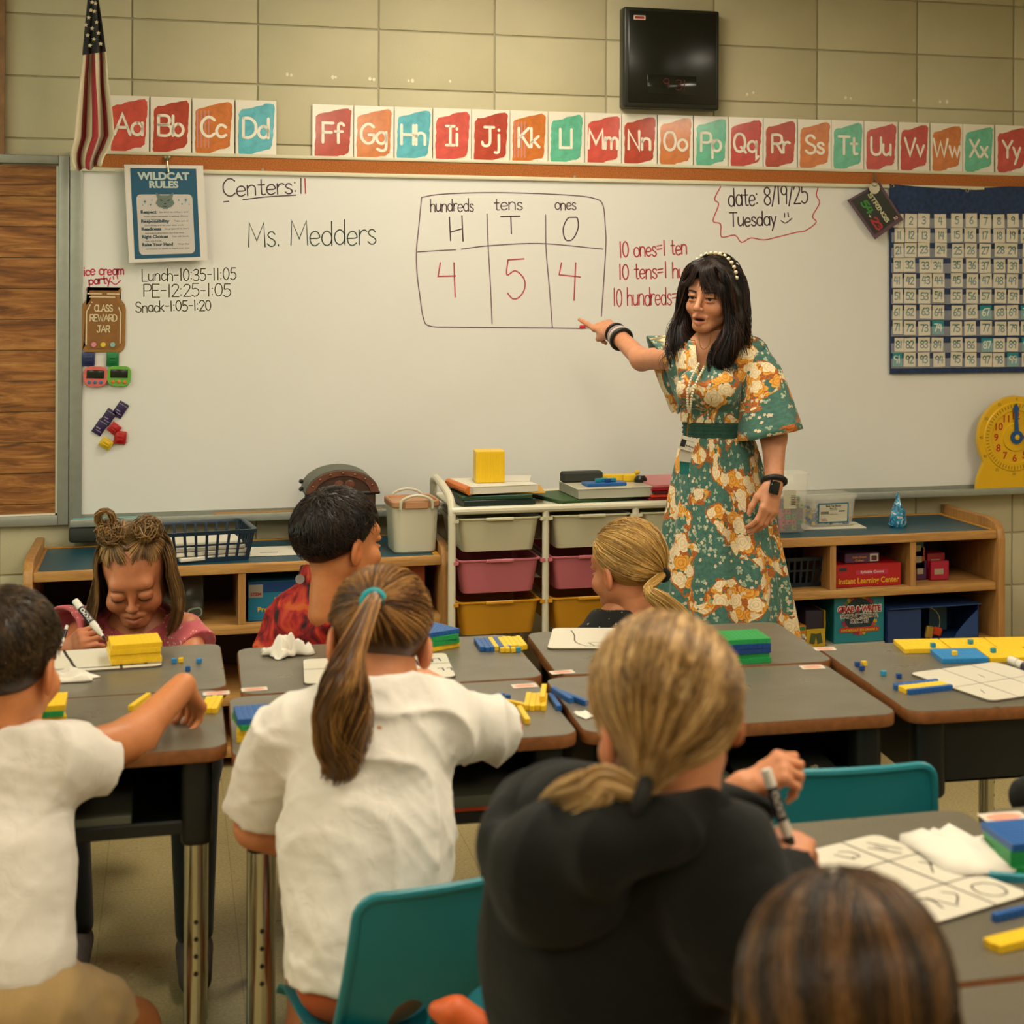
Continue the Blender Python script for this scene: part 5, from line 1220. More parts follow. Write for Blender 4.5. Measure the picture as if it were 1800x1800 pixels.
for k, (x, y, a, lb) in enumerate(DESKS):
    d = _d0 if k == 0 else dup(_d0)
    d.location = (x, y, 0); d.rotation_euler = (0, 0, rad(a)); d['label'] = lb; d['group'] = 'classroom desks'; DK.append(d)

# ------------------------------------------------------------------ things kept in the desks
def inbox(d, name, label, cat, g, m):
    M = wm(d); solo(name, xf(g, M), m, label, cat)
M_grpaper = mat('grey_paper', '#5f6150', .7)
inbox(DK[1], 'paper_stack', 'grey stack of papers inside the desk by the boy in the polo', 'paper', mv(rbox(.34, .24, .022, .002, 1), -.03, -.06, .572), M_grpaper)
inbox(DK[1], 'pencil', 'orange pencil lying in the open desk by the boy in the polo', 'pencil', xf(lathe([(.0035, -.09), (.0035, .09)], 6), tr(-.10, -.192, .573) @ roty(PI / 2)), mat('orange_pencil', '#c07a16', .5))
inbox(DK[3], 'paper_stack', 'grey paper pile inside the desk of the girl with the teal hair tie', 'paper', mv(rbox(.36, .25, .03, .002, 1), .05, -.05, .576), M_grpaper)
inbox(DK[3], 'pencil', 'red-orange pencil in the open desk beside the girl in the white shirt', 'pencil', xf(lathe([(.0035, -.09), (.0035, .09)], 6), tr(.12, -.192, .573) @ roty(PI / 2)), mat('red_pencil', '#a33c10', .5))
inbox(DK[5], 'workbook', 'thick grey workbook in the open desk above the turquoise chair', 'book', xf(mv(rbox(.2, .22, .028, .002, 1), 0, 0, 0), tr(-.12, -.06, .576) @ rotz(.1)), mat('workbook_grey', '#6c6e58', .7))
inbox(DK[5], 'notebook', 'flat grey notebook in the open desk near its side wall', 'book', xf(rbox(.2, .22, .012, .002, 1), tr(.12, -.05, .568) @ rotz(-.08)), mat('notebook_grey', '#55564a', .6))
def _crump(n, sx, sy, sz, seed, pw=1.0):
    r_ = np.random.default_rng(seed); ph = r_.uniform(0, 6.28, (6, 3)); fr = r_.uniform(1.5, 5.5, (6, 3))
    def f(u, v):
        x, y = (u - .5) * 2, (v - .5) * 2
        q = sum(math.sin(fr[i, 0] * x + fr[i, 1] * y + ph[i, 0]) * math.cos(fr[i, 1] * y - fr[i, 2] * x + ph[i, 1]) / (1 + .4 * i) for i in range(6))
        k = math.sin(8 * x + 3 * y + ph[0, 2]) * .12 + math.sin(3 * x - 9 * y) * .12
        e = max(abs(x), abs(y)); w_ = (1 + .13 * math.sin(5 * math.atan2(y, x) + seed) + .08 * math.sin(11 * math.atan2(y, x)))
        h = (.5 + .28 * q + k) * (1 - e ** 3 * .9)
        return (x * sx * w_, y * sy * w_, max(0.0008, h * sz))
    return grid(n, n, f)
M_tissue = mat('tissue', '#cfc9bc', .85)
inbox(DK[5], 'crumpled_sack', 'crumpled patterned paper sack stuffed in the open desk above the turquoise chair', 'sack', mv(_crump(18, .045, .035, .035, 4), .16, -.165, .5615), mat('sack_print', '#8f8468', .8, var=.5, vscale=70))

# ------------------------------------------------------------------ lap boards, tissues and name tags on the desks
M_lap = mat('lap_whiteboard', '#c9c3b2', .3); M_lapedge = mat('lap_board_edge', '#5a5346', .5)
M_marker = mat('marker_black_ink', '#2a2420', .5)
def lap(label, p0, p1, p3, lines, wd=.003, z=DESK_Z, r=.016, thick=.0035):
    """dry-erase lap board from three pixel corners (near-left, near-right, far-left), snapped to a rectangle; lines are strokes in board fractions"""
    a, b, c = HP(*p0, z=z), HP(*p1, z=z), HP(*p3, z=z)
    ex = (b - a); ey = (c - a); ang = math.atan2(ex.y, ex.x); sx = ex.length; nrm = Vector((-math.sin(ang), math.cos(ang), 0)); sy = ey.dot(nrm)
    cen = a + ex / 2 + nrm * sy / 2
    t = thing('lap_board', label, 'board', (cen.x, cen.y, z + .0006), ang)
    obj('panel', prism(rrect(sx, sy, r, 5), 0, thick), M_lapedge, t)
    obj('white_face', prism(rrect(sx - .002, sy - .002, r, 5), thick - .001, thick + .0006), M_lap, t)
    if lines:
        g = ribbon([[((u - .5) * sx, (v - .5) * sy) for u, v in ln] for ln in lines], wd, thick + .0009)
        obj('marker_writing', g, M_marker, t, smooth=0)
    return t
wig = lambda pts: [(p.x, p.y) for p in cr(pts, 4)]
lap('white lap board with thick dividing lines in front of the girl in pink', (82, 1187), (286, 1173), (70, 1150), [wig([(.14, 1), (.17, .7), (.2, .5), (.22, .3), (.27, 0)]), wig([(.55, 1), (.57, .7), (.63, .4), (.64, 0)]), [(0, .12), (1, .1)], [(.72, .14), (.76, .1)], [(.85, .14), (.87, .1)]], .006)
lap('white lap board beside the boy in the polo under the block stack', (20, 1296), (116, 1284), (28, 1264), [[(.0, .3), (1, .3)]], .002)
lap('white lap board with handwritten columns in front of the girl with the teal hair tie', (534, 1206), (802, 1193), (524, 1163), [wig([(.72, 1), (.77, .75), (.78, .5), (.84, .3), (.86, 0)]), [(0, .56), (1, .56)], [(.88, .62), (.885, .75), (.93, .78), (.94, .66)], wig([(.90, .35), (.93, .36), (.935, .25)]), wig([(.96, .34), (.985, .36), (.99, .25)])], .0035)
lap('white lap board with a curved black drawing in front of the blonde girl', (961, 1143), (1160, 1143), (988, 1107), [wig([(.18, .85), (.22, .6), (.24, .3), (.34, .1), (.42, .1)]), [(.36, .25), (.42, .1)], [(.38, .26), (.74, .26)], wig([(.54, .24), (.56, .15), (.60, .16), (.60, .24)]), [(.42, .1), (.74, .08)], wig([(.74, .08), (.78, .35), (.86, .5)])], .003)
lap('white lap board with a faint pencil grid on the desk with the yellow flats', (1742, 1236), (1900, 1213), (1618, 1184), [[(.0, .45), (1, .5)], [(.3, 0), (.36, 1)], [(.66, 0), (.7, 1)], [(.12, .2), (.17, .3)], [(.5, .6), (.52, .7)], [(.8, .2), (.84, .28)]], .0018)
hto = lap('white lap board with large H T O columns beside the girl in black', (1640, 1630), (1815, 1577), (1424, 1500), [], .004)
# the H T O board is read from its own user's side, so its lettering runs along the board's length
_me = hto.children[0].data; xs = [v.co.x for v in _me.vertices]; ys = [v.co.y for v in _me.vertices]; SX, SY = max(xs) - min(xs), max(ys) - min(ys)
L_ = [[(-.5, .33), (-.15, .33)], ]
g = ribbon([[(-.5 * SX, .34 * SY), (.5 * SX, .34 * SY)]] , .003, .0045)
def bl(pts): return [(u * SX, v * SY) for u, v in pts]
ln = [bl([(.12, .5), (.12, -.5)]), bl([(-.5, .17), (.5, .17)]), bl([(-.5, -.19), (.5, -.19)]),
      bl([(.28, .42), (.40, .26)]), bl([(.20, .36), (.33, .22)]), bl([(.30, .30), (.27, .36)]), bl([(.36, .05), (.22, -.06)]), bl([(.40, -.02), (.30, .08)]),
      wig(bl([(.36, -.28), (.42, -.34), (.36, -.43), (.24, -.43), (.19, -.36), (.25, -.28), (.36, -.28)])),
      wig(bl([(-.05, .40), (.02, .37), (.02, .30), (-.06, .30)])), bl([(-.12, .38), (-.06, .28)]),
      wig(bl([(-.02, -.26), (.03, -.32), (-.10, -.40)])), bl([(-.20, -.27), (-.12, -.42)]), wig(bl([(-.28, -.24), (-.20, -.30), (-.24, -.40)]))]
obj('marker_writing', ribbon(ln, .0026, .0046), M_marker, hto, smooth=0)
def tissue(label, px, py, sx, sy, sz, seed, rz=0, z=DESK_Z, n=26):
    p = HP(px, py, z); t = solo('tissue', mv(xf(_crump(n, sx, sy, sz, seed), rotz(rad(rz))), 0, 0, 0), M_tissue, label, 'tissue', loc=(0, 0, 0)); t.location = (p.x, p.y, z + .0008)
    m_ = t.modifiers.new('thickness', 'SOLIDIFY'); m_.thickness = .0008; m_.offset = 1
    for p_ in t.data.polygons: p_.use_smooth = True
    return t
tissue('crumpled white tissue on the desk of the boy in red', 503, 1150, .045, .04, .052, 12, 20)
t = tissue('flat crumpled white wipe at the end of the pink girl\'s lap board', 112, 1197, .058, .026, .026, 7, 5)
tissue('scrap of white paper near the yellow rods at the elbow', 883, 1238, .010, .012, .003, 3)
tissue('small torn white scrap beside the blonde girl\'s head on the desk', 1027, 1258, .013, .026, .004, 5, 10)
# torn sheet lying over the H T O board
pts = [(1582, 1462), (1600, 1456), (1620, 1460), (1640, 1450), (1652, 1453), (1664, 1440), (1720, 1471), (1745, 1474), (1762, 1496), (1784, 1512), (1786, 1524), (1765, 1527), (1740, 1531), (1700, 1531), (1660, 1524), (1625, 1500), (1598, 1482), (1580, 1468)]
gp = [HP(x, y, DESK_Z + .012) for x, y in pts]; cen = sum(gp, Vector()) / len(gp)
V = []; 
for rr_ in (1.0, .72, .4): V += [cen + (p - cen) * rr_ + Vector((0, 0, (-.006 if rr_ == 1 else .004) + .004 * math.sin(k * 2.1 + rr_ * 7))) for k, p in enumerate(gp)]
V.append(cen + Vector((0, 0, .009))); n_ = len(gp)
Fc = [(r_ * n_ + i, r_ * n_ + (i + 1) % n_, (r_ + 1) * n_ + (i + 1) % n_, (r_ + 1) * n_ + i) for r_ in range(2) for i in range(n_)] + [(2 * n_ + i, 2 * n_ + (i + 1) % n_, 3 * n_) for i in range(n_)]
t = solo('tissue', (V, [tuple(reversed(f)) for f in Fc]), M_tissue, 'large flat white paper wipe lying over the H T O board', 'tissue', smooth=180)
m_ = t.modifiers.new('thickness', 'SOLIDIFY'); m_.thickness = .0008
def tag_card(label, px, py, ang, sx=.05, sy=.03):
    p = HP(px, py, DESK_Z); t = thing('name_tag', label, 'name tag', (p.x, p.y, DESK_Z + .0004), rad(ang), 'pink name tags')
    obj('tag', flat(rrect(sx, sy, .002, 2), .0004), mat('tag_paper', '#c9bdae', .5), t, smooth=0)
    obj('pink_wash', flat(circ(sx * .40, 16, 0, 0, sy * .36), .0007), mat('pink_wash', '#c98b74', .5, var=.12, vscale=60), t, smooth=0)
tag_card('pink washed name tag by the reaching boy\'s fingers', 380, 1219, 0); tag_card('pink washed name tag beside the desk gap near the crumpled tissue', 447, 1212, 2)
tag_card('pink washed name tag beside the yellow rod bundle', 922, 1206, 0, .05, .034); tag_card('pink washed name tag in front of the curved drawing board', 988, 1182, 2)
tag_card('pink washed name tag in front of the green and blue stack', 1428, 1173, -4, .05, .035); tag_card('pink washed name tag at the corner of the yellow flats desk', 1450, 1141, -8, .048, .033)
tag_card('big pink washed name tag beside the blue block stack', 1765, 1437, -3, .07, .045)

# ------------------------------------------------------------------ base-ten blocks on the desks
def stack(px, py, cols, rz, where, z=DESK_Z, jit=4):
    p = HP(px, py, z); zc_ = z + .0008; rr = random.Random(px)
    order = ['lowest', 'second up', 'third up', 'fourth up', 'fifth up']
    for k, c in enumerate(cols):
        pos = 'topmost' if k == len(cols) - 1 else order[k]
        block((10, 10), c, (p.x + rr.uniform(-.0025, .0025), p.y + rr.uniform(-.0025, .0025), zc_), rad(rz + rr.uniform(-jit, jit)), '%s hundred flat, %s in the stack %s' % (c, pos, where), 'hundred flats')
        zc_ += U + .0002
stack(236, 1158, ['yellow'] * 4, 4, 'in front of the girl in pink', DESK_Z + .005)
stack(62, 1272, ['green', 'yellow', 'green', 'yellow'], 4, 'beside the polo boy\'s ear', DESK_Z + .005, 5)
stack(752, 1137, ['yellow', 'green', 'green', 'blue'], 22, 'beyond the teal hair tie', jit=9)
stack(466, 1290, ['yellow', 'yellow', 'green', 'blue'], 3, 'beside the white shirt sleeve', jit=9)
stack(1302, 1158, ['green', 'green', 'navy', 'navy', 'green'], -2, 'beyond the blonde ponytail', jit=1.5)
stack(1812, 1512, ['green', 'green', 'green', 'blue'], -3, 'on the desk at the picture edge', jit=4)
for px, py, c, k, lb in ((1660, 1148, 'yellow', 0, 'yellow hundred flat next to the blue flat'), (1740, 1142, 'yellow', 1, 'yellow hundred flat farther back on the desk with three teal cubes'), (1790, 1158, 'yellow', 2, 'yellow hundred flat by the marker on the desk'), (1690, 1131, 'yellow', 3, 'yellow hundred flat at the far desk edge')): pass
q0 = HP(1686, 1157, DESK_Z)
Mq = tr(q0.x, q0.y, DESK_Z + .0008) @ rotz(rad(-10))
for (i, j, c, lb) in ((0, 0, 'sky', 'blue hundred flat in front of the yellow flats'), (-.55, 1.02, 'yellow', 'yellow hundred flat at the near corner of the yellow group'), (.48, 1.02, 'yellow', 'yellow hundred flat in the middle of the yellow group'), (1.02, 0, 'yellow', 'yellow hundred flat beside the blue flat and the marker'), (1.5, 1.02, 'yellow', 'yellow hundred flat at the far side of the yellow group')):
    p = Mq @ Vector((i * .1015, j * .1015, 0)); block((10, 10), c, p, rad(-10), lb, 'hundred flats')
zz = DESK_Z + .0112
for px, py, c, lb in ((1640, 1134, 'teal', 'teal unit cube on the yellow flat nearest the desk corner'), (1706, 1128, 'teal', 'teal unit cube on the middle yellow flat'), (1746, 1143, 'teal', 'teal unit cube on the yellow flat beside the blue one'), (1678, 1148, 'yellow', 'yellow unit cube on the blue flat')):
    p = HP(px, py + 4, zz); block('cube', c, p, .1, lb)
def cubes(lst, where):
    for px, py, c, rz in lst:
        p = HP(px, py, DESK_Z); block('cube', c, (p.x, p.y, DESK_Z + .0006), rad(rz), '%s unit cube %s' % (c, where), 'unit cubes on the desks')
cubes([(306, 1166, 'sky', 8)], 'touching the yellow cube beside the yellow stack'); cubes([(318, 1165, 'yellow', -5)], 'beside the yellow stack'); cubes([(350, 1166, 'sky', 12)], 'alone beyond the yellow stack'); cubes([(330, 1180, 'blue', 3)], 'lying apart nearer the reaching arm')
cubes([(149, 1288, 'sky', 5)], 'by the polo boy\'s sleeve'); cubes([(136, 1290, 'yellow', 10), (128, 1294, 'navy', 4), (117, 1294, 'yellow', 0)], 'in the little row by the polo boy\'s sleeve')
cubes([(1507, 1172, 'navy', 0), (1519, 1171, 'yellow', 8), (1515, 1179, 'navy', 4)], 'in the little group on the yellow flats desk'); cubes([(1553, 1188, 'aqua', 14)], 'alone on the yellow flats desk'); cubes([(1580, 1193, 'navy', 0)], 'touching the blue rods')
cubes([(883, 1147, 'yellow', 5), (892, 1147, 'yellow', -4), (902, 1147, 'yellow', 2)], 'in the row before the rods'); cubes([(911, 1146, 'aqua', 0), (893, 1143, 'sky', 10)], 'in the row before the rods')
def rod(pa, pb, c, where, z=DESK_Z + .0006, grp='ten rods'):
    a, b = HP(*pa, z=z), HP(*pb, z=z); m_ = (a + b) / 2; ang = math.atan2(b.y - a.y, b.x - a.x)
    return block((10, 1), c, (m_.x, m_.y, z), ang, '%s ten rod %s' % (c, where), grp)
def bundle(px, py, ang, cols, where):
    """rods lying side by side; ang is the rods' direction"""
    p = HP(px, py, DESK_Z); d = Vector((math.cos(rad(ang)), math.sin(rad(ang)), 0)); n = Vector((d.y, -d.x, 0))
    names = ['first', 'second', 'third', 'fourth', 'fifth', 'sixth', 'seventh', 'eighth', 'ninth', 'tenth']
    rr = random.Random(px)
    for k, c in enumerate(cols):
        q = p + n * ((k - (len(cols) - 1) / 2) * .0104) + d * rr.uniform(-.004, .004)
        block((10, 1), c, (q.x, q.y, DESK_Z + .0006), rad(ang), '%s ten rod, %s of the bundle %s' % (c, names[k], where), 'ten rods')
bundle(880, 1136, 88, ['blue', 'blue', 'blue', 'yellow', 'blue', 'yellow', 'yellow', 'yellow', 'yellow', 'yellow'], 'at the back of the tissue desk')
rod((229, 1250), (262, 1226), 'yellow', 'under the polo boy\'s forearm')
bundle(372, 1244, 82, ['yellow', 'yellow', 'yellow'], 'under the polo boy\'s fingers')
rod((860, 1232), (924, 1246), 'yellow', 'lying crosswise by the girl\'s elbow'); rod((912, 1248), (928, 1274), 'yellow', 'pointing at the near desk edge')
bundle(942, 1238, 76, ['yellow', 'yellow', 'yellow', 'yellow'], 'next to the blue rods')
a_ = HP(955, 1222, DESK_Z + .0110); block((10, 1), 'yellow', (a_.x, a_.y, DESK_Z + .0112), rad(76), 'yellow ten rod lying on top of the bundle next to the blue rods', 'ten rods')
rod((968, 1228), (982, 1248), 'blue', 'beside the yellow bundle'); rod((985, 1222), (1030, 1240), 'blue', 'lying across the desk joint by the blonde head')
a_ = HP(988, 1226, DESK_Z + .0110); block((10, 1), 'blue', (a_.x, a_.y, DESK_Z + .0112), rad(98), 'blue ten rod lying on top of the other blue rods', 'ten rods')
cubes([(882, 1228, 'blue', 6), (893, 1230, 'blue', -8)], 'pair near the girl\'s elbow')
bundle(1620, 1212, 8, ['blue', 'blue', 'yellow', 'yellow', 'yellow', 'blue'], 'on the yellow flats desk')
p = HP(1812, 1612, DESK_Z); block((10, 1), 'blue', (p.x - .005, p.y + .01, DESK_Z + .0006), rad(14), 'blue ten rod beside the H T O board', 'ten rods')
bundle(1800, 1656, 14, ['yellow', 'yellow', 'yellow'], 'below the H T O board')
p = HP(1806, 1552, DESK_Z); block((10, 1), 'teal', (p.x, p.y, DESK_Z + .0006), rad(-30), 'teal ten rod beside the flat white wipe', 'ten rods')
# marker lying on the far desk
def make_marker(label, a, b, cap='black', ink='#1a1a18', grp=None, capped=True):
    a, b = Vector(a), Vector(b); L = (b - a).length; zax = (b - a).normalized(); M = frame(a, zax.orthogonal().normalized(), zax.cross(zax.orthogonal()).normalized(), zax)
    t = bpy.data.objects.new('dry_erase_marker', None); COL.objects.link(t); t.matrix_basis = M; t.empty_display_size = .03
    t['label'] = label; t['category'] = 'marker'
    R_ = L * .062
    obj('barrel', lathe([(R_ * .9, 0), (R_, L * .02), (R_, L * .70), (R_ * .82, L * .74), (R_ * .82, L * .82), (R_ * .5, L * .85), (R_ * .45, L * .92)], 16), mat('marker_white', '#cdc8bb', .35), t)
    obj('label_wrap', lathe([(R_ * 1.012, L * .2), (R_ * 1.012, L * .58)], 16, False, False), mat('marker_label', '#22202e', .4), t)
    g = ftext('EXPO', R_ * 1.1, L * .3, .03) ; g = xf(g, rotz(-PI / 2)); obj('lettering', ([(R_ * 1.03 * math.cos(p[0] / R_ - 1.2), R_ * 1.03 * math.sin(p[0] / R_ - 1.2), p[1] + L * .39) for p in g[0]], g[1]), mat('marker_letter', '#c9c4b6', .5), t, smooth=0)
    if capped: obj('cap', lathe([(R_ * .98, L * .76), (R_ * .98, L * .99), (R_ * .8, L)], 16), mat('marker_cap_' + cap, ink, .4), t)
    else: obj('nib', lathe([(R_ * .4, L * .92), (R_ * .36, L * .97), (R_ * .15, L)], 12), mat('marker_nib', '#141414', .7), t)
    return t
a_, b_ = HP(1776, 1160, DESK_Z + .008), HP(1835, 1188, DESK_Z + .008)
make_marker('white dry-erase marker with a black label lying beside the faint grid board', b_, a_, 'white', '#cdc8bb')

# ------------------------------------------------------------------ plastic chairs
def chair_shell(W, H0, H1, seat_d, holes=True, nb=9):
    """moulded back shell: outline polygon with holes in local xz, bent; returns geometry with thickness"""
    pass
def poly_with_holes(outer, holes, th, bend):
    """triangulated plate (xz plane) with holes, th thick, bent by bend(x, z) -> y"""
    bm = bmesh.new(); loops = []
    for lp in [outer] + holes:
        vs_ = [bm.verts.new((p[0], 0, p[1])) for p in lp]; es = [bm.edges.new((vs_[i], vs_[(i + 1) % len(vs_)])) for i in range(len(vs_))]; loops += es
    bmesh.ops.triangle_fill(bm, use_beauty=True, use_dissolve=False, edges=loops)
    for _ in range(2): bmesh.ops.subdivide_edges(bm, edges=[e for e in bm.edges if e.calc_length() > .03], cuts=1, use_grid_fill=False)
    bmesh.ops.triangulate(bm, faces=bm.faces)
    bm.normal_update()
    fr = [v.co.copy() for v in bm.verts]; bm.verts.index_update()
    faces = [tuple(v.index for v in f.verts) for f in bm.faces]
    bnd = [(e.verts[0].index, e.verts[1].index) for e in bm.edges if len(e.link_faces) == 1]
    bm.free(); n = len(fr)
    V = [(c.x, bend(c.x, c.z), c.z) for c in fr] + [(c.x, bend(c.x, c.z) + th, c.z) for c in fr]
    Fc = faces + [tuple(reversed([i + n for i in f])) for f in faces] + [(a, b, b + n, a + n) for a, b in bnd]
    me = mesh('seat_back', (V, Fc), None, 40)
    return _fixn(me)
def plastic_chair(label, loc, rz, m, W=.30, ztop=.61, seat_z=.36, style='arches', name='plastic_chair', legs=True):
    """child's moulded chair, user facing +y, back at -y"""
    t = thing(name, label, 'chair', loc, rz)
    zb = seat_z + .025
    hw0, hw1 = W * .56, W * .5
    o = [(-hw0, zb), (hw0, zb)] + [(hw1 - .03 + .03 * math.sin(q), ztop - .03 + .03 * math.cos(q)) for q in [PI / 2 * (1 - k / 5) for k in range(6)]] + [(-hw1 + .03 - .03 * math.sin(q), ztop - .03 + .03 * math.cos(q)) for q in [PI / 2 * k / 5 for k in range(6)]]
    if style == 'arches':
        def arch_(cx): return [(cx + .034 * (1.0 if True else 1) * math.cos(q) * 1.0, zb + .012 + (.055 if math.sin(q) > 0 else .012) * math.sin(q) + .012) for q in [2 * PI * k / 18 for k in range(18)]]
        holes = [list(reversed(arch_(-.056))), list(reversed(arch_(.056)))]
    else:
        zc_ = ztop - .045; holes = [list(reversed([(.045 * math.cos(q), zc_ + .017 * math.sin(q)) for q in [2 * PI * k / 18 for k in range(18)]]))]
        o = [(-hw0, zb), (hw0, zb)] + [(hw0 * math.cos(q) * (1 - .0), zb + (ztop - zb) * (.35 + .65 * math.sin(q))) for q in [PI * k / 14 for k in range(15)]]
    def dens(P_):
        o_ = []
        for i_ in range(len(P_)):
            a_, b_ = P_[i_], P_[(i_ + 1) % len(P_)]; n_ = max(1, int(math.hypot(b_[0] - a_[0], b_[1] - a_[1]) / .02))
            o_ += [(a_[0] + (b_[0] - a_[0]) * k_ / n_, a_[1] + (b_[1] - a_[1]) * k_ / n_) for k_ in range(n_)]
        return o_
    o = dens(o); nb_ = max(1, int(2 * hw0 / .02))
    bend = lambda x, z: -.165 + .9 * x * x - .10 * ((z - zb) / (ztop - zb)) + .04 * ((z - zb) / (ztop - zb)) ** 2
    me = poly_with_holes(o, holes, .006, bend); me.materials.append(m)
    obj('backrest', me, parent=t)
    rim = tube([(p[0], bend(p[0], p[1]) + .002, p[1]) for p in o[nb_:]], .0075 if style == 'arches' else .009, 8)
    obj('rolled_rim', rim, m, t)
    def seatf(u, v):
        x = (u - .5) * 2 * hw0 * (1.04 - .08 * v); y = -.185 + .36 * v
        z = seat_z + .035 * abs(u - .5) ** 2 * 4 - .012 * math.sin(v * PI) + (.05 * max(0, .12 - v) / .12) - .03 * max(0, v - .85) / .15 * (v - .85) / .15
        return (x, y, z)
    g = grid(17, 17, seatf); n = len(g[0])
    g = (g[0] + [(p[0], p[1], p[2] - .006) for p in g[0]], g[1] + [tuple(reversed([i + n for i in f])) for f in g[1]])
    bl_ = [0 * 17 + i for i in range(17)] + [j * 17 + 16 for j in range(1, 17)] + [16 * 17 + i for i in range(15, -1, -1)] + [j * 17 for j in range(15, 0, -1)]
    g = (g[0], g[1] + [(bl_[i], bl_[(i + 1) % len(bl_)], bl_[(i + 1) % len(bl_)] + n, bl_[i] + n) for i in range(len(bl_))])
    o_ = obj('seat', g, m, t); _fixn(o_.data)
    if legs:
        for sx in (-1, 1):
            for sy, sp in ((1, .03), (-1, -.06)):
                l_ = obj('leg', tube([(sx * hw0 * .75, sy * .10, seat_z - .012), (sx * hw0 * .95, sy * .15 + sp, .02)], .0105, 10), M_chrome, t)
                obj('foot_glide', mv(lathe([(.016, 0), (.017, .008), (.011, .022)], 12), sx * hw0 * .955, sy * .15 + sp * 1.02, 0), M_chrome, l_)
    return t
M_turq = mat('turquoise_plastic', '#147480', .42, bump=.1, bscale=400); M_navyc = mat('navy_chair_plastic', '#143a66', .45)
plastic_chair('turquoise chair with arched cut-outs under the girl with the teal hair tie', (.352, 2.675, 0), rad(12), M_turq, .285, .628, .36)
plastic_chair('empty turquoise chair pushed up to the desk beyond the girl in black', (1.075, 2.78, 0), rad(-6), M_turq, .30, .715, .42)
plastic_chair('navy chair with an oval handle hole behind the girl in pink', (-.445, 4.30, 0), rad(180), M_navyc, .36, .742, .42, 'oval')
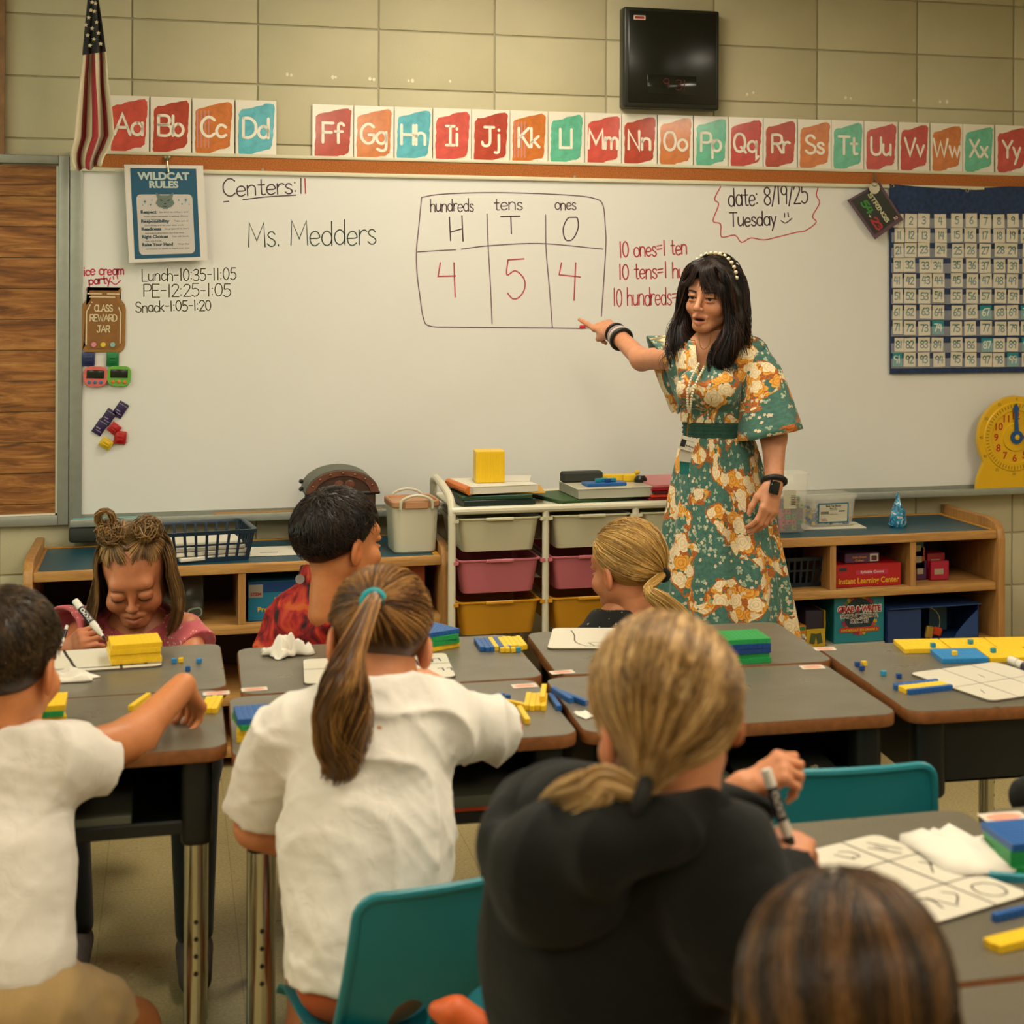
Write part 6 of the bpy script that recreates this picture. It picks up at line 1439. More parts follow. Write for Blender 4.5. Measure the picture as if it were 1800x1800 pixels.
# ------------------------------------------------------------------ signed-distance modelling for bodies, hair masses and cloth
def _v(p): return np.array([p[0], p[1], p[2]], dtype=np.float32)
class SDF:
    """shapes blended into one smooth closed surface"""
    def __init__(s): s.it = []
    def add(s, fn, lo, hi, k=.01, op='u'): s.it.append((fn, np.array(lo, np.float32), np.array(hi, np.float32), k, op)); return s
    def cap(s, a, b, r1, r2=None, k=.012, op='u'):
        r2 = r1 if r2 is None else r2; a, b = _v(a), _v(b); ba = b - a; L = max(float(ba @ ba), 1e-9)
        def fn(P):
            pa = P - a; t = np.clip(pa @ ba / L, 0, 1); return np.linalg.norm(pa - t[..., None] * ba, axis=-1) - (r1 + t * (r2 - r1))
        r = max(r1, r2); return s.add(fn, np.minimum(a, b) - r, np.maximum(a, b) + r, k, op)
    def chain(s, pts, rs, k=.012):
        for i in range(len(pts) - 1): s.cap(pts[i], pts[i + 1], rs[i], rs[i + 1], k)
        return s
    def ell(s, c, r, rot=None, k=.012, op='u'):
        c, r = _v(c), _v(r); Q = np.array(rot.to_3x3(), np.float32) if rot is not None else np.eye(3, dtype=np.float32)
        def fn(P):
            q = (P - c) @ Q; k0 = np.linalg.norm(q / r, axis=-1); k1 = np.linalg.norm(q / (r * r), axis=-1); return k0 * (k0 - 1) / np.maximum(k1, 1e-6)
        m = float(r.max()) if rot is not None else r
        return s.add(fn, c - m, c + m, k, op)
    def ecap(s, a, b, r1, r2, head=0.0, flat=.68, k=.02, op='u', cut=None):
        """capsule squashed front to back in the horizontal direction given by heading (radians)"""
        a, b = _v(a), _v(b); n = np.array([-math.sin(head), math.cos(head), 0], np.float32); f = 1 / flat - 1
        def T(P): return P + (P @ n)[..., None] * n * f
        a2, b2 = T(a), T(b); ba = b2 - a2; L = max(float(ba @ ba), 1e-9)
        def fn(P):
            pa = T(P) - a2; t = np.clip(pa @ ba / L, 0, 1); d = np.linalg.norm(pa - t[..., None] * ba, axis=-1) - (r1 + t * (r2 - r1)); return d * (.5 + .5 * flat)
        r = max(r1, r2); return s.add(fn, np.minimum(a, b) - r, np.maximum(a, b) + r, k, op)
    def cone(s, a, b, r1, r2, k=.012, op='u'):
        """flat-ended cone: a sleeve, a cuff, a trouser leg"""
        a, b = _v(a), _v(b); ba = b - a; L = float(np.linalg.norm(ba)); u = ba / L
        def fn(P):
            pa = P - a; h = pa @ u; t = np.clip(h / L, 0, 1); d = np.linalg.norm(pa - h[..., None] * u, axis=-1) - (r1 + t * (r2 - r1)); return np.maximum(d, np.maximum(-h, h - L))
        r = max(r1, r2); return s.add(fn, np.minimum(a, b) - r, np.maximum(a, b) + r, k, op)
    def half(s, p, n, op='s', k=.004):
        """cut away everything on the side n points to"""
        p, n = _v(p), _v(Vector(n).normalized())
        return s.add(lambda P: -((P - p) @ n), (-9, -9, -9), (9, 9, 9), k, op)
    def warp(s, fn): return s.add(fn, (-9, -9, -9), (9, 9, 9), 0, 'd')
    @staticmethod
    def _mix(d, e, k, op):
        if op == 'd': return d + e
        if op == 's': e = -e
        if op == 'u':
            if k <= 0: return np.minimum(d, e)
            h = np.maximum(k - np.abs(d - e), 0) / k; return np.minimum(d, e) - h * h * k * .25
        if k <= 0: return np.maximum(d, e)
        h = np.maximum(k - np.abs(d - e), 0) / k; return np.maximum(d, e) + h * h * k * .25
    def eval(s, P):
        P = np.asarray(P, np.float32); d = np.full(P.shape[:-1], 1.0, np.float32)
        for fn, lo, hi, k, op in s.it: d = s._mix(d, fn(P) if op != 'd' else fn(P), k, op)
        return d
    def mesh(s, res, pad=None):
        us = [i for i in s.it if i[4] == 'u']
        lo = np.min([i[1] for i in us], axis=0) - 3 * res; hi = np.max([i[2] for i in us], axis=0) + 3 * res
        if pad is not None: lo, hi = np.maximum(lo, pad[0]), np.minimum(hi, pad[1])
        n = np.maximum(np.ceil((hi - lo) / res).astype(int) + 1, 4)
        ax = [lo[i] + res * np.arange(n[i], dtype=np.float32) for i in range(3)]
        D = np.full(n, 1.0, np.float32)
        for fn, a, b, k, op in s.it:
            m = k + 3 * res
            if op == 'd':
                idx = np.nonzero(np.abs(D) < 4 * res + .02)
                P = np.stack([ax[0][idx[0]], ax[1][idx[1]], ax[2][idx[2]]], -1); D[idx] = D[idx] + fn(P); continue
            i0 = np.clip(np.floor((a - m - lo) / res).astype(int), 0, n - 1); i1 = np.clip(np.ceil((b + m - lo) / res).astype(int) + 1, 1, n)
            if np.any(i1 <= i0): continue
            sl = tuple(slice(i0[q], i1[q]) for q in range(3))
            P = np.stack(np.meshgrid(ax[0][sl[0]], ax[1][sl[1]], ax[2][sl[2]], indexing='ij'), -1)
            D[sl] = s._mix(D[sl], fn(P), k, op)
        D[0], D[-1], D[:, 0], D[:, -1], D[:, :, 0], D[:, :, -1] = [np.maximum(q, .001) for q in (D[0], D[-1], D[:, 0], D[:, -1], D[:, :, 0], D[:, :, -1])]
        return nets(D, lo, res)
def nets(D, lo, res):
    """naive surface nets: one vertex per cell the surface crosses"""
    S = D < 0; n = D.shape
    c = np.zeros((n[0] - 1, n[1] - 1, n[2] - 1), np.int8)
    for i in (0, 1):
        for j in (0, 1):
            for k in (0, 1): c += S[i:n[0] - 1 + i, j:n[1] - 1 + j, k:n[2] - 1 + k]
    act = np.nonzero((c > 0) & (c < 8)); N = len(act[0])
    if N == 0: return [], []
    idx = np.full(c.shape, -1, np.int64); idx[act] = np.arange(N)
    acc = np.zeros((N, 3)); cnt = np.zeros(N)
    co = [(i, j, k) for i in (0, 1) for j in (0, 1) for k in (0, 1)]
    for p in co:
        for ax in range(3):
            if p[ax]: continue
            q = list(p); q[ax] = 1
            a = D[act[0] + p[0], act[1] + p[1], act[2] + p[2]]; b = D[act[0] + q[0], act[1] + q[1], act[2] + q[2]]
            x = (a < 0) != (b < 0); t = np.where(x, a / np.where(x, a - b, 1), 0)
            pos = np.array(p, float)[None, :].repeat(N, 0); pos[:, ax] += t
            acc[x] += pos[x]; cnt[x] += 1
    V = (np.stack(act, -1) + acc / cnt[:, None]) * res + lo
    F = []
    for ax in range(3):
        o1, o2 = [(1, 2), (2, 0), (0, 1)][ax]
        sl0 = [slice(1, n[i] - 1) for i in range(3)]; sl0[ax] = slice(0, n[ax] - 1); sl1 = list(sl0); sl1[ax] = slice(1, n[ax])
        a, b = S[tuple(sl0)], S[tuple(sl1)]; e = np.nonzero(a != b)
        g = [e[i] + (0 if i == ax else 1) for i in range(3)]
        def at(d1, d2):
            h = [q.copy() for q in g]; h[o1] -= d1; h[o2] -= d2; return idx[tuple(h)]
        q = np.stack([at(1, 1), at(0, 1), at(0, 0), at(1, 0)], -1); fl = ~a[e]
        q[fl] = q[fl][:, ::-1]; F.append(q)
    F = np.concatenate(F); F = F[(F >= 0).all(1)]
    return V, F
def fast_mesh(name, V, F, m=None, smooth=True):
    """mesh from numpy arrays of vertices and quads"""
    V = np.asarray(V, np.float32); F = np.asarray(F, np.int32); me = bpy.data.meshes.new(name); k = F.shape[1]
    me.vertices.add(len(V)); me.vertices.foreach_set('co', V.ravel())
    me.loops.add(F.size); me.loops.foreach_set('vertex_index', F.ravel())
    me.polygons.add(len(F)); me.polygons.foreach_set('loop_start', np.arange(0, F.size, k, dtype=np.int32))
    me.polygons.foreach_set('use_smooth', np.full(len(F), smooth, bool)); me.update(calc_edges=True)
    if m is not None: me.materials.append(m)
    return me
def setcol(me, C, name='col'):
    C = np.asarray(C, np.float32)
    if C.ndim == 1: C = np.stack([C, C, C], -1)
    if C.shape[1] == 3: C = np.concatenate([C, np.ones((len(C), 1), np.float32)], 1)
    a = me.attributes.new(name, 'FLOAT_COLOR', 'POINT'); a.data.foreach_set('color', C.ravel())
def setvec(me, C, name='puv'):
    a = me.attributes.new(name, 'FLOAT_VECTOR', 'POINT'); a.data.foreach_set('vector', np.asarray(C, np.float32).ravel())
def cat(*ms):
    V, F, n = [], [], 0
    for v, f in ms:
        if len(v) == 0: continue
        V.append(np.asarray(v)); F.append(np.asarray(f) + n); n += len(v)
    return np.concatenate(V), np.concatenate(F)
def xfn(V, M):
    A = np.array(M); return np.asarray(V) @ A[:3, :3].T + A[:3, 3]
def place(name, V, F, m, parent, **kw):
    """world-space arrays to a child mesh of parent"""
    M = np.array(wm(parent).inverted()); me = fast_mesh(name, np.asarray(V) @ M[:3, :3].T + M[:3, 3], F, m)
    return obj(name, me, parent=parent, **kw)
def wrinkle(seed, amp, freq, dirs=5, mask=None):
    """directional cloth folds: warped ridges added to a distance field"""
    r = np.random.default_rng(seed); W = r.normal(0, 1, (dirs, 3)); W /= np.linalg.norm(W, axis=1)[:, None]; ph = r.uniform(0, 6.28, dirs); fr = r.uniform(.6, 1.5, dirs) * freq
    U_ = r.normal(0, 1, (dirs, 3))
    def fn(P):
        o = 0
        for i in range(dirs):
            w_ = np.sin(P @ U_[i] * freq * .35 + ph[i] * 2); v = np.sin(P @ W[i] * fr[i] + 1.6 * w_ + ph[i])
            o = o + (1 - np.abs(v)) ** 2 * (.5 + .5 * np.sin(P @ U_[(i + 1) % dirs] * freq * .25 + ph[i]))
        o = -amp * o / dirs * 2
        return o * mask(P) if mask is not None else o
    return fn

# ------------------------------------------------------------------ materials for people
def mat_attr(name, rough=.5, sss=.0, spec=.4, bump=0, bscale=400, attr='col', sheen=0.0):
    def fn(t, b):
        a = t.new('ShaderNodeAttribute', attribute_name=attr); tc = t.new('ShaderNodeTexCoord').outputs['Object']
        n = t.noise(55, 4, tc, .6)
        c = t.mix(t.math('MULTIPLY', t.math('SUBTRACT', n, .42), .55), a.outputs['Color'], lin('#7a3018'))
        t.set(b.inputs['Base Color'], c)
        if bump: t.set(b.inputs['Normal'], t.bump(t.noise(bscale, 3, tc), bump, .001))
    return mat(name, rough=rough, sss=sss, spec=spec, sheen=sheen, fn=fn)
M_skin = mat_attr('skin', .48, .0, .45, .12, 500)
def hair_mat(name, dark, mid, light, rough=.38):
    def fn(t, b):
        a = t.new('ShaderNodeAttribute', attribute_name='tint')
        t.set(b.inputs['Base Color'], t.ramp(a.outputs['Fac'], [(.05, lin(dark)), (.5, lin(mid)), (.95, lin(light))]))
        b.inputs['Anisotropic'].default_value = .4
    return mat(name, rough=rough, spec=.45, fn=fn)
def cloth_mat(name, col, rough=.85, bump=.35, bscale=700, var=.05, sheen=.15):
    def fn(t, b):
        tc = t.new('ShaderNodeTexCoord').outputs['Object']; c = lin(col)
        t.set(b.inputs['Base Color'], t.ramp(t.noise(25, 4, tc), [(.3, [v * (1 - var) for v in c[:3]] + [1]), (.7, [min(1, v * (1 + var)) for v in c[:3]] + [1])]))
        n = t.math('ADD', t.math('MULTIPLY', t.noise(bscale, 2, tc), .35), t.noise(26, 3, tc, .5, 1.0))
        t.set(b.inputs['Normal'], t.bump(n, bump, .006))
    return mat(name, rough=rough, sheen=sheen, spec=.25, fn=fn)
SKIN = lin('#bd7848')[:3]; SKIN_L = lin('#c4825a')[:3]; LIP = lin('#a8584c')[:3]

# ------------------------------------------------------------------ heads (local frame: face towards +y, x to the person's right, z up, eyes at z = 0)
def head_sdf(child=False, mouth=.0015, lid=0.35, ears=True, shut=False):
    s = SDF(); c = child
    s.ell((0, -.012, .036 if not c else .038), (.073, .093, .080) if not c else (.073, .090, .080), k=.01)
    s.ell((0, .016, -.034), (.059, .068, .070) if not c else (.060, .062, .062), k=.03)
    jz = -.092 if not c else -.080
    for q in (-1, 1):
        s.cap((q * .047, -.005, -.046), (q * .018, .058, jz), .017, .014, .022)
        s.ell((q * .036, .057, -.033), (.024, .022, .022) if not c else (.027, .023, .024), k=.022)
    s.cap((-.010, .068, jz), (.010, .068, jz), .0155, k=.02)
    s.cap((-.034, .070, .024), (.034, .070, .024), .013, k=.026)
    for q in (-1, 1): s.ell((q * .031, .099, .003), (.020, .018, .013), k=.014, op='s')
    nz = .8 if c else 1.0
    s.cap((0, .083 if not c else .079, .008), (0, .105 if not c else .095, -.028 if not c else -.023), .0070 if not c else .0060, .0088 if not c else .0076, .014)
    s.ell((0, .108 if not c else .097, -.033 if not c else -.028), (.0095, .0090, .0085) if not c else (.0088, .0085, .0078), k=.008)
    for q in (-1, 1):
        s.ell((q * (.0105 if not c else .0092), .096 if not c else .089, -.036 if not c else -.031), (.0072, .009, .0065) if not c else (.0062, .0085, .0056), k=.006)
        s.ell((q * .0055, .103 if not c else .094, -.0425 if not c else -.0365), (.0032, .0045, .003), k=.003, op='s')
    lz = -.062 if not c else -.057; ly = -.002 if c else 0
    s.cap((-.022, .078 + ly, lz), (0, .088 + ly, lz + .004), .0055, .0066, .007); s.cap((.022, .078 + ly, lz), (0, .088 + ly, lz + .004), .0055, .0066, .007)
    s.cap((-.018, .078 + ly, lz - .009 - mouth), (0, .086 + ly, lz - .011 - mouth * 2), .0058, .0072, .007); s.cap((.018, .078 + ly, lz - .009 - mouth), (0, .086 + ly, lz - .011 - mouth * 2), .0058, .0072, .007)
    s.ell((0, .094 + ly, lz - .0045 - mouth), (.021, .017, max(.0016, mouth)), k=.003, op='s')
    for q in (-1, 1):     # lids around the eyeballs
        s.ell((q * .031, .0755, .0105 - .010 * lid), (.0165, .0130, .0085), k=.004); s.ell((q * .031, .0755, -.0105), (.0148, .0112, .0042), k=.006)
    if shut:
        for q in (-1, 1): s.ell((q * .031, .0745, -.001), (.0165, .0150, .0125), k=.006)
    if ears:
        for q in (-1, 1):
            R_ = rotz(q * .35) @ rotx(-.2)
            s.ell((q * .0775, -.010, -.010), (.0085, .0200, .0315), R_, k=.006)
            s.ell((q * .0865, -.004, -.006), (.0070, .0115, .0180), R_, k=.005, op='s')
    s.cap((0, -.022, -.055), (0, -.036, -.150), .050 if not c else .043, .047 if not c else .040, .03)
    return s
def head_cols(V, base, child=False, lips=LIP, mouth=.0015, lip_k=.7, stubble=None):
    C = np.tile(np.array(base, np.float32), (len(V), 1)); lz = -.062 if not child else -.057
    def blob(c, r, col, k):
        d = np.linalg.norm((V - np.array(c)) / np.array(r), axis=1); w_ = np.clip(1.3 - d, 0, 1)[:, None] * k; C[:] = C * (1 - w_) + np.array(col) * w_
    blob((0, .09, lz - .004 - mouth), (.021, .02, .0125 + mouth), lips, lip_k)
    for q in (-1, 1): blob((q * .04, .065, -.036), (.022, .03, .02), [base[0] * 1.0, base[1] * .72, base[2] * .66], .35); blob((q * .08, -.01, -.012), (.02, .03, .04), [base[0] * 1.0, base[1] * .68, base[2] * .6], .5)
    blob((0, .11, -.034), (.013, .014, .013), [base[0], base[1] * .76, base[2] * .7], .35)
    if stubble is not None:
        q = (V - SK_C) / SK_R; n_ = np.linalg.norm(q, axis=1); q = q / np.maximum(n_[:, None], 1e-6); x, y, z = q[:, 0], q[:, 1], q[:, 2]
        g = np.where(y > .2, (z - .42) * 4, (z + .10 + .78 * np.clip(-y, 0, 1)) * 3.2) + .12 * np.sin(x * 60) * np.sin(z * 50 + y * 40); g = np.clip(g, 0, 1) * (n_ > .86); g[(np.abs(V[:, 0]) > .070) & (V[:, 2] < .03)] = 0
        C[:] = C * (1 - g[:, None] * .92) + np.array(stubble) * g[:, None] * .92
    if mouth > .003:
        w_ = (np.abs(V[:, 0]) < .02) & (np.abs(V[:, 2] - (lz - .0045 - mouth)) < mouth * .85) & (V[:, 1] < .0855) & (V[:, 1] > .05); C[w_] = (.02, .006, .005)
    return C
def surf_y(s, x, z, y0=.14, y1=.03):
    ys = np.linspace(y0, y1, 90, dtype=np.float32); P = np.stack([np.full(90, x), ys, np.full(90, z)], -1); d = s.eval(P); i = np.argmax(d < 0); return float(ys[i]) if d[i] < 0 else y1
def add_face(parent, M, s, brow='#3a2416', iris='#3c2a1c', look=(0, 0), lid=.35, lash=.0016, brow_r=.0024, brow_arch=.004, shut=False):
    """eyes, lashes and brows as parts of a person; M takes head-local metres to the world"""
    ew, ir, br, la = [], [], [], []
    for q in (-1, 1):
        c = Vector((q * .031, .0735 - (.02 if shut else 0), 0)); g = sphere(.0128, c, 16, 11); ew.append(xf(g, M))
        d = Vector((look[0], 1, look[1])).normalized(); e1 = d.orthogonal().normalized(); e2 = d.cross(e1)
        for r_, off, lst in ((.0062, .0114, ir),):
            ring = [c + d * off + (e1 * math.cos(2 * PI * k / 14) + e2 * math.sin(2 * PI * k / 14)) * r_ for k in range(14)]; lst.append(xf(([tuple(c + d * .0133)] + [tuple(p) for p in ring], [(0, 1 + k, 1 + (k + 1) % 14) for k in range(14)]), M))
        pts = []
        for k in range(7):
            f = k / 6; x = q * (.014 + .034 * f); z = .0175 + brow_arch * math.sin(f * 2.4); pts.append(Vector((x, surf_y(s, x, z) + .0002, z)))
        br.append(xf(tube(catmull(pts, 3), [brow_r * (.6 + .6 * math.sin(min(1, .25 + i / 18) * 2.6)) for i in range(19)], 6), M))
        pts = []
        for k in range(7):
            f = k / 6; x = q * (.0165 + .030 * f); z = (.0022 - .010 * lid + .0035 * math.sin(f * PI) + .001 * f) if not shut else (-.0062 - .0026 * math.sin(f * PI) + .001 * f); pts.append(Vector((x, surf_y(s, x, z) + .0006, z)))
        la.append(xf(tube(catmull(pts, 3), [lash * (.5 + .6 * math.sin(min(1, .15 + i / 19) * 2.9)) for i in range(19)], 6), M))
    for nm, gs, m in (('eyeball', ew, mat('eye_white', '#b8ab9c', .2)), ('iris', ir, mat('iris_' + iris[1:], iris, .15)), ('eyebrow', br, mat('brow_' + brow[1:], brow, .7)), ('eyelash', la, mat('lash', '#1a100b', .6))):
        for g in gs: obj(nm, g, m, parent, world=True, smooth=180)
def head_matrix(pos, yaw, pitch=0.0, roll=0.0, sc=1.0):
    """yaw: heading of the face, 0 = +y (towards the board), positive turns to the left; pitch > 0 bows the head"""
    return tr(Vector(pos)) @ rotz(yaw) @ rotx(-pitch) @ roty(roll) @ Matrix.Scale(sc, 4)

# ------------------------------------------------------------------ hands (local: wrist at 0, fingers along +x, back of the hand +z, thumb on the +y side for side=+1)
def hand_sdf(side=1, curl=((.3, .4, .3),) * 4, thumb=(.5, .2), spread=.06, thumb_up=-.25, stub=.035):
    s = SDF(); ws = [.030, .011, -.010, -.029]; ln = [(.042, .026, .021), (.046, .029, .022), (.042, .027, .021), (.034, .021, .018)]; kn = [.088, .092, .088, .080]
    Y = lambda y: y * side
    for i in range(4):
        k0 = Vector((kn[i], Y(ws[i]), -.001 * abs(i - 1)))
        s.cap((.004, Y(ws[i] * .55), -.002), k0, .0150, .0108, .016)
        a = 0.0; p = k0; sp = (1.2 - i * .8) * spread
        for j in range(3):
            a += curl[i][j]; d = Vector((math.cos(a) * math.cos(sp), Y(math.sin(sp)), -math.sin(a))); q = p + d * ln[i][j]
            r0 = (.0098, .0088, .0078)[j] * (1 if i < 3 else .88); r1 = (.0090, .0080, .0066)[j] * (1 if i < 3 else .88)
            s.cap(p, q, r0, r1, .004 if j else .010); p = q
    s.ell((.045, Y(.0), -.006), (.046, .034, .013), k=.012)
    b = Vector((.018, Y(.026), -.010)); m_ = b + Vector((math.cos(thumb[0]) * .040, Y(math.sin(thumb[0]) * .040), thumb_up * .040)); a1 = thumb[0] - thumb[1]
    e = m_ + Vector((math.cos(a1) * .032, Y(math.sin(a1) * .032), thumb_up * .036)); f = e + Vector((math.cos(a1 - .2) * .022, Y(math.sin(a1 - .2) * .022), thumb_up * .02))
    s.cap(b, m_, .0150, .0118, .014); s.cap(m_, e, .0112, .0098, .006); s.cap(e, f, .0096, .0075, .004)
    s.cap((-stub, 0, 0), (.01, 0, -.002), .0245, .024, .02)
    return s
def hand_matrix(pos, xdir, zdir, sc=1.0):
    x = Vector(xdir).normalized(); z = Vector(zdir); z = (z - x * z.dot(x)).normalized(); y = z.cross(x)
    return frame(pos, x * sc, y * sc, z * sc)

# ------------------------------------------------------------------ hair strands
def strands_mesh(paths, r, tints, sides=3, taper=.35, name='hair'):
    """paths: (n, m, 3) polylines -> thin tapering tubes; returns V, F, tint per vertex"""
    Pp = np.asarray(paths, np.float64)
    if Pp.shape[1] >= 10: Pp = Pp[:, np.unique(np.linspace(0, Pp.shape[1] - 1, Pp.shape[1] * 6 // 10).round().astype(int))]
    n, m, _ = Pp.shape
    T = np.gradient(Pp, axis=1); T /= np.maximum(np.linalg.norm(T, axis=2, keepdims=True), 1e-9)
    ref = np.tile(np.array([.31, .17, .93]), (n, m, 1)); A = np.cross(T, ref); A /= np.maximum(np.linalg.norm(A, axis=2, keepdims=True), 1e-9); B = np.cross(T, A)
    prof = np.linspace(1, taper, m) ; prof[0] *= .6
    rad_ = (np.asarray(r).reshape(-1, 1) * prof[None, :])[..., None]
    V = np.stack([Pp + (A * math.cos(2 * PI * k / sides) + B * math.sin(2 * PI * k / sides)) * rad_ for k in range(sides)], axis=2)   # n m sides 3
    i = np.arange(n)[:, None, None] * m * sides; j = np.arange(m - 1)[None, :, None] * sides; k = np.arange(sides)[None, None, :]; k2 = (k + 1) % sides
    F = np.stack(np.broadcast_arrays(i + j + k, i + j + k2, i + j + sides + k2, i + j + sides + k), -1).reshape(-1, 4)
    tn = np.repeat(np.asarray(tints), m * sides)
    return V.reshape(-1, 3), F, tn
def add_hair(parent, name, parts, m, M=None):
    """parts: list of (V, F, tint) in head-local (M) or world coordinates"""
    V, F, T, n = [], [], [], 0
    for v, f, t in parts:
        V.append(v); F.append(np.asarray(f) + n); T.append(np.broadcast_to(np.asarray(t, float), (len(v),))); n += len(v)
    V = np.concatenate(V); F = np.concatenate(F); T = np.concatenate(T)
    if M is not None: V = xfn(V, M)
    o = place(name, V, F, m, parent)
    setcol(o.data, T, 'tint'); return o
def slerp(a, b, t):
    """a: (n,3) or (3,), b same; t: (m,) -> (n, m, 3)"""
    a = np.atleast_2d(a); b = np.atleast_2d(b); a = a / np.linalg.norm(a, axis=1, keepdims=True); b = b / np.linalg.norm(b, axis=1, keepdims=True)
    w_ = np.arccos(np.clip((a * b).sum(1), -.9999, .9999))[:, None, None]; t = np.asarray(t)[None, :, None]
    return (np.sin((1 - t) * w_) * a[:, None, :] + np.sin(t * w_) * b[:, None, :]) / np.sin(w_)
SK_C, SK_R = np.array([0, -.012, .036]), np.array([.0775, .0975, .0850])       # scalp ellipsoid, head-local
def on_scalp(d, lift=0.0): return SK_C + d * (SK_R + np.asarray(lift)[..., None] if np.ndim(lift) else SK_R + lift)
def rnd_dirs(n, rng, keep):
    o = []
    while sum(len(q) for q in o) < n:
        d = rng.normal(0, 1, (4 * n, 3)); d /= np.linalg.norm(d, axis=1, keepdims=True); o.append(d[keep(d)])
    return np.concatenate(o)[:n]
def hairline(d):
    """true where hair grows: above the forehead, behind the ears, down to the nape"""
    x, y, z = d[:, 0], d[:, 1], d[:, 2]
    return (z > .52 - .2 * (np.abs(x) > .55)) & (y > .35) | (y <= .35) & (z > -.15 - .75 * np.clip(-y, 0, 1) + .35 * np.clip(y, 0, 1)) | (y < -.55) & (z > -.72)
def lumps(n, rng, k=14):
    """clumped tints: neighbouring strands share tone"""
    return rng.uniform(0, 1, n)
def scalp_cap(res=.004, tint=.2, zmin=-.075, lift=.002, cut=(.052, .050), extra=None):
    """closed hair cap hugging the skull"""
    s = SDF(); s.ell(SK_C, SK_R + lift, k=0)
    s.half((0, cut[0], cut[1]), (0, .85, -.75), k=.012)       # forehead and face
    s.half((0, -.02, zmin), (0, .55, -1), k=.01)
    if extra: extra(s)
    V, F = s.mesh(res); return V, F, np.full(len(V), tint)
# ------------------------------------------------------------------ hair builders
def to_tie(rng, n, tie, keep=hairline, lift=.003, r=.0011, pinch=5, m=12, tint=(0, 1), stray=.0015):
    """strands combed over the scalp to a tie point (head-local)"""
    tie = np.array(tie, float); td = (tie - SK_C) / SK_R; td /= np.linalg.norm(td)
    d = rnd_dirs(n, rng, keep); t = np.linspace(0, 1, m); D_ = slerp(d, td, t)
    lf = lift + rng.normal(0, stray, (n, 1, 1)) + .002 * np.sin(t * PI)[None, :, None]
    P = SK_C + D_ * (SK_R + lf); w_ = (t ** pinch)[None, :, None]
    P = P * (1 - w_) + (tie + rng.normal(0, .004, (n, 1, 3))) * w_
    # neighbouring strands share a tone: streaks follow the comb direction
    ang = np.arctan2(d[:, 0] * 3, d[:, 2]); tn = .5 + .28 * np.sin(ang * 9 + d[:, 1] * 4) + rng.normal(0, .2, n)
    return strands_mesh(P, r, np.clip(tn, 0, 1) * (tint[1] - tint[0]) + tint[0])
def pony(rng, n, guide, rads, r=.0012, m=26, wave=.0, tint=(0, 1), fray=.25, curl=0.0, cf=9.0):
    g = np.array([list(p) for p in catmull(guide, 8)]); u = np.linspace(0, len(g) - 1, m); G = np.stack([np.interp(u, np.arange(len(g)), g[:, i]) for i in range(3)], -1)
    R = np.interp(np.linspace(0, 1, m), np.linspace(0, 1, len(rads)), rads)
    T = np.gradient(G, axis=0); T /= np.linalg.norm(T, axis=1, keepdims=True); A = np.cross(T, [.2, .97, .1]); A /= np.linalg.norm(A, axis=1, keepdims=True); B = np.cross(T, A)
    ph = rng.uniform(0, 2 * PI, n); ro = np.sqrt(rng.uniform(0, 1, n)); end = rng.uniform(1 - fray, 1, n); s = np.linspace(0, 1, m)
    P = np.zeros((n, m, 3))
    for k in range(n):
        q = s * end[k] * (m - 1); C_ = [np.stack([np.interp(q, np.arange(m), X[:, i]) for i in range(3)], -1) for X in (G, A, B)]; Rk = np.interp(q, np.arange(m), R)
        a = ph[k] + .8 * s * math.sin(ph[k] * 3) + wave * np.sin(s * 9 + ph[k])
        P[k] = C_[0] + (C_[1] * np.cos(a)[:, None] + C_[2] * np.sin(a)[:, None]) * (Rk * ro[k])[:, None]
        if curl:
            pz = round(ph[k] * 1.6) * 1.9; P[k] += (C_[1] * np.sin(cf * s + pz)[:, None] + C_[2] * np.cos(cf * s + pz)[:, None]) * (curl * np.clip(s * 1.6 - .35, 0, 1))[:, None]
    tn = .5 + .3 * np.sin(ph * 4 + 1) + rng.normal(0, .2, n)
    return strands_mesh(P, r, np.clip(tn, 0, 1) * (tint[1] - tint[0]) + tint[0])
def combed(rng, n, keep=hairline, whorl=(0, -.45, .85), ang=.38, lift0=.001, lift1=.006, r=.0009, m=5, tint=(0, 1)):
    """short cropped hair lying away from the crown"""
    d = rnd_dirs(n, rng, keep); wv = np.array(whorl, float); wv /= np.linalg.norm(wv)
    away = d - wv * (d @ wv)[:, None] * 1.0; away = away + rng.normal(0, .12, (n, 3)); away -= d * (away * d).sum(1)[:, None]; away /= np.maximum(np.linalg.norm(away, axis=1, keepdims=True), 1e-6)
    t = np.linspace(0, 1, m); a = (ang * rng.uniform(.6, 1.2, n))[:, None, None] * t[None, :, None]
    D_ = np.cos(a) * d[:, None, :] + np.sin(a) * away[:, None, :]
    P = SK_C + D_ * (SK_R + lift0 + (lift1 - lift0) * (t * (1.3 - .5 * t))[None, :, None])
    return strands_mesh(P, r, np.clip(.5 + .25 * np.sin(d[:, 0] * 22 + d[:, 2] * 9) + rng.normal(0, .22, n), 0, 1) * (tint[1] - tint[0]) + tint[0], taper=.4)
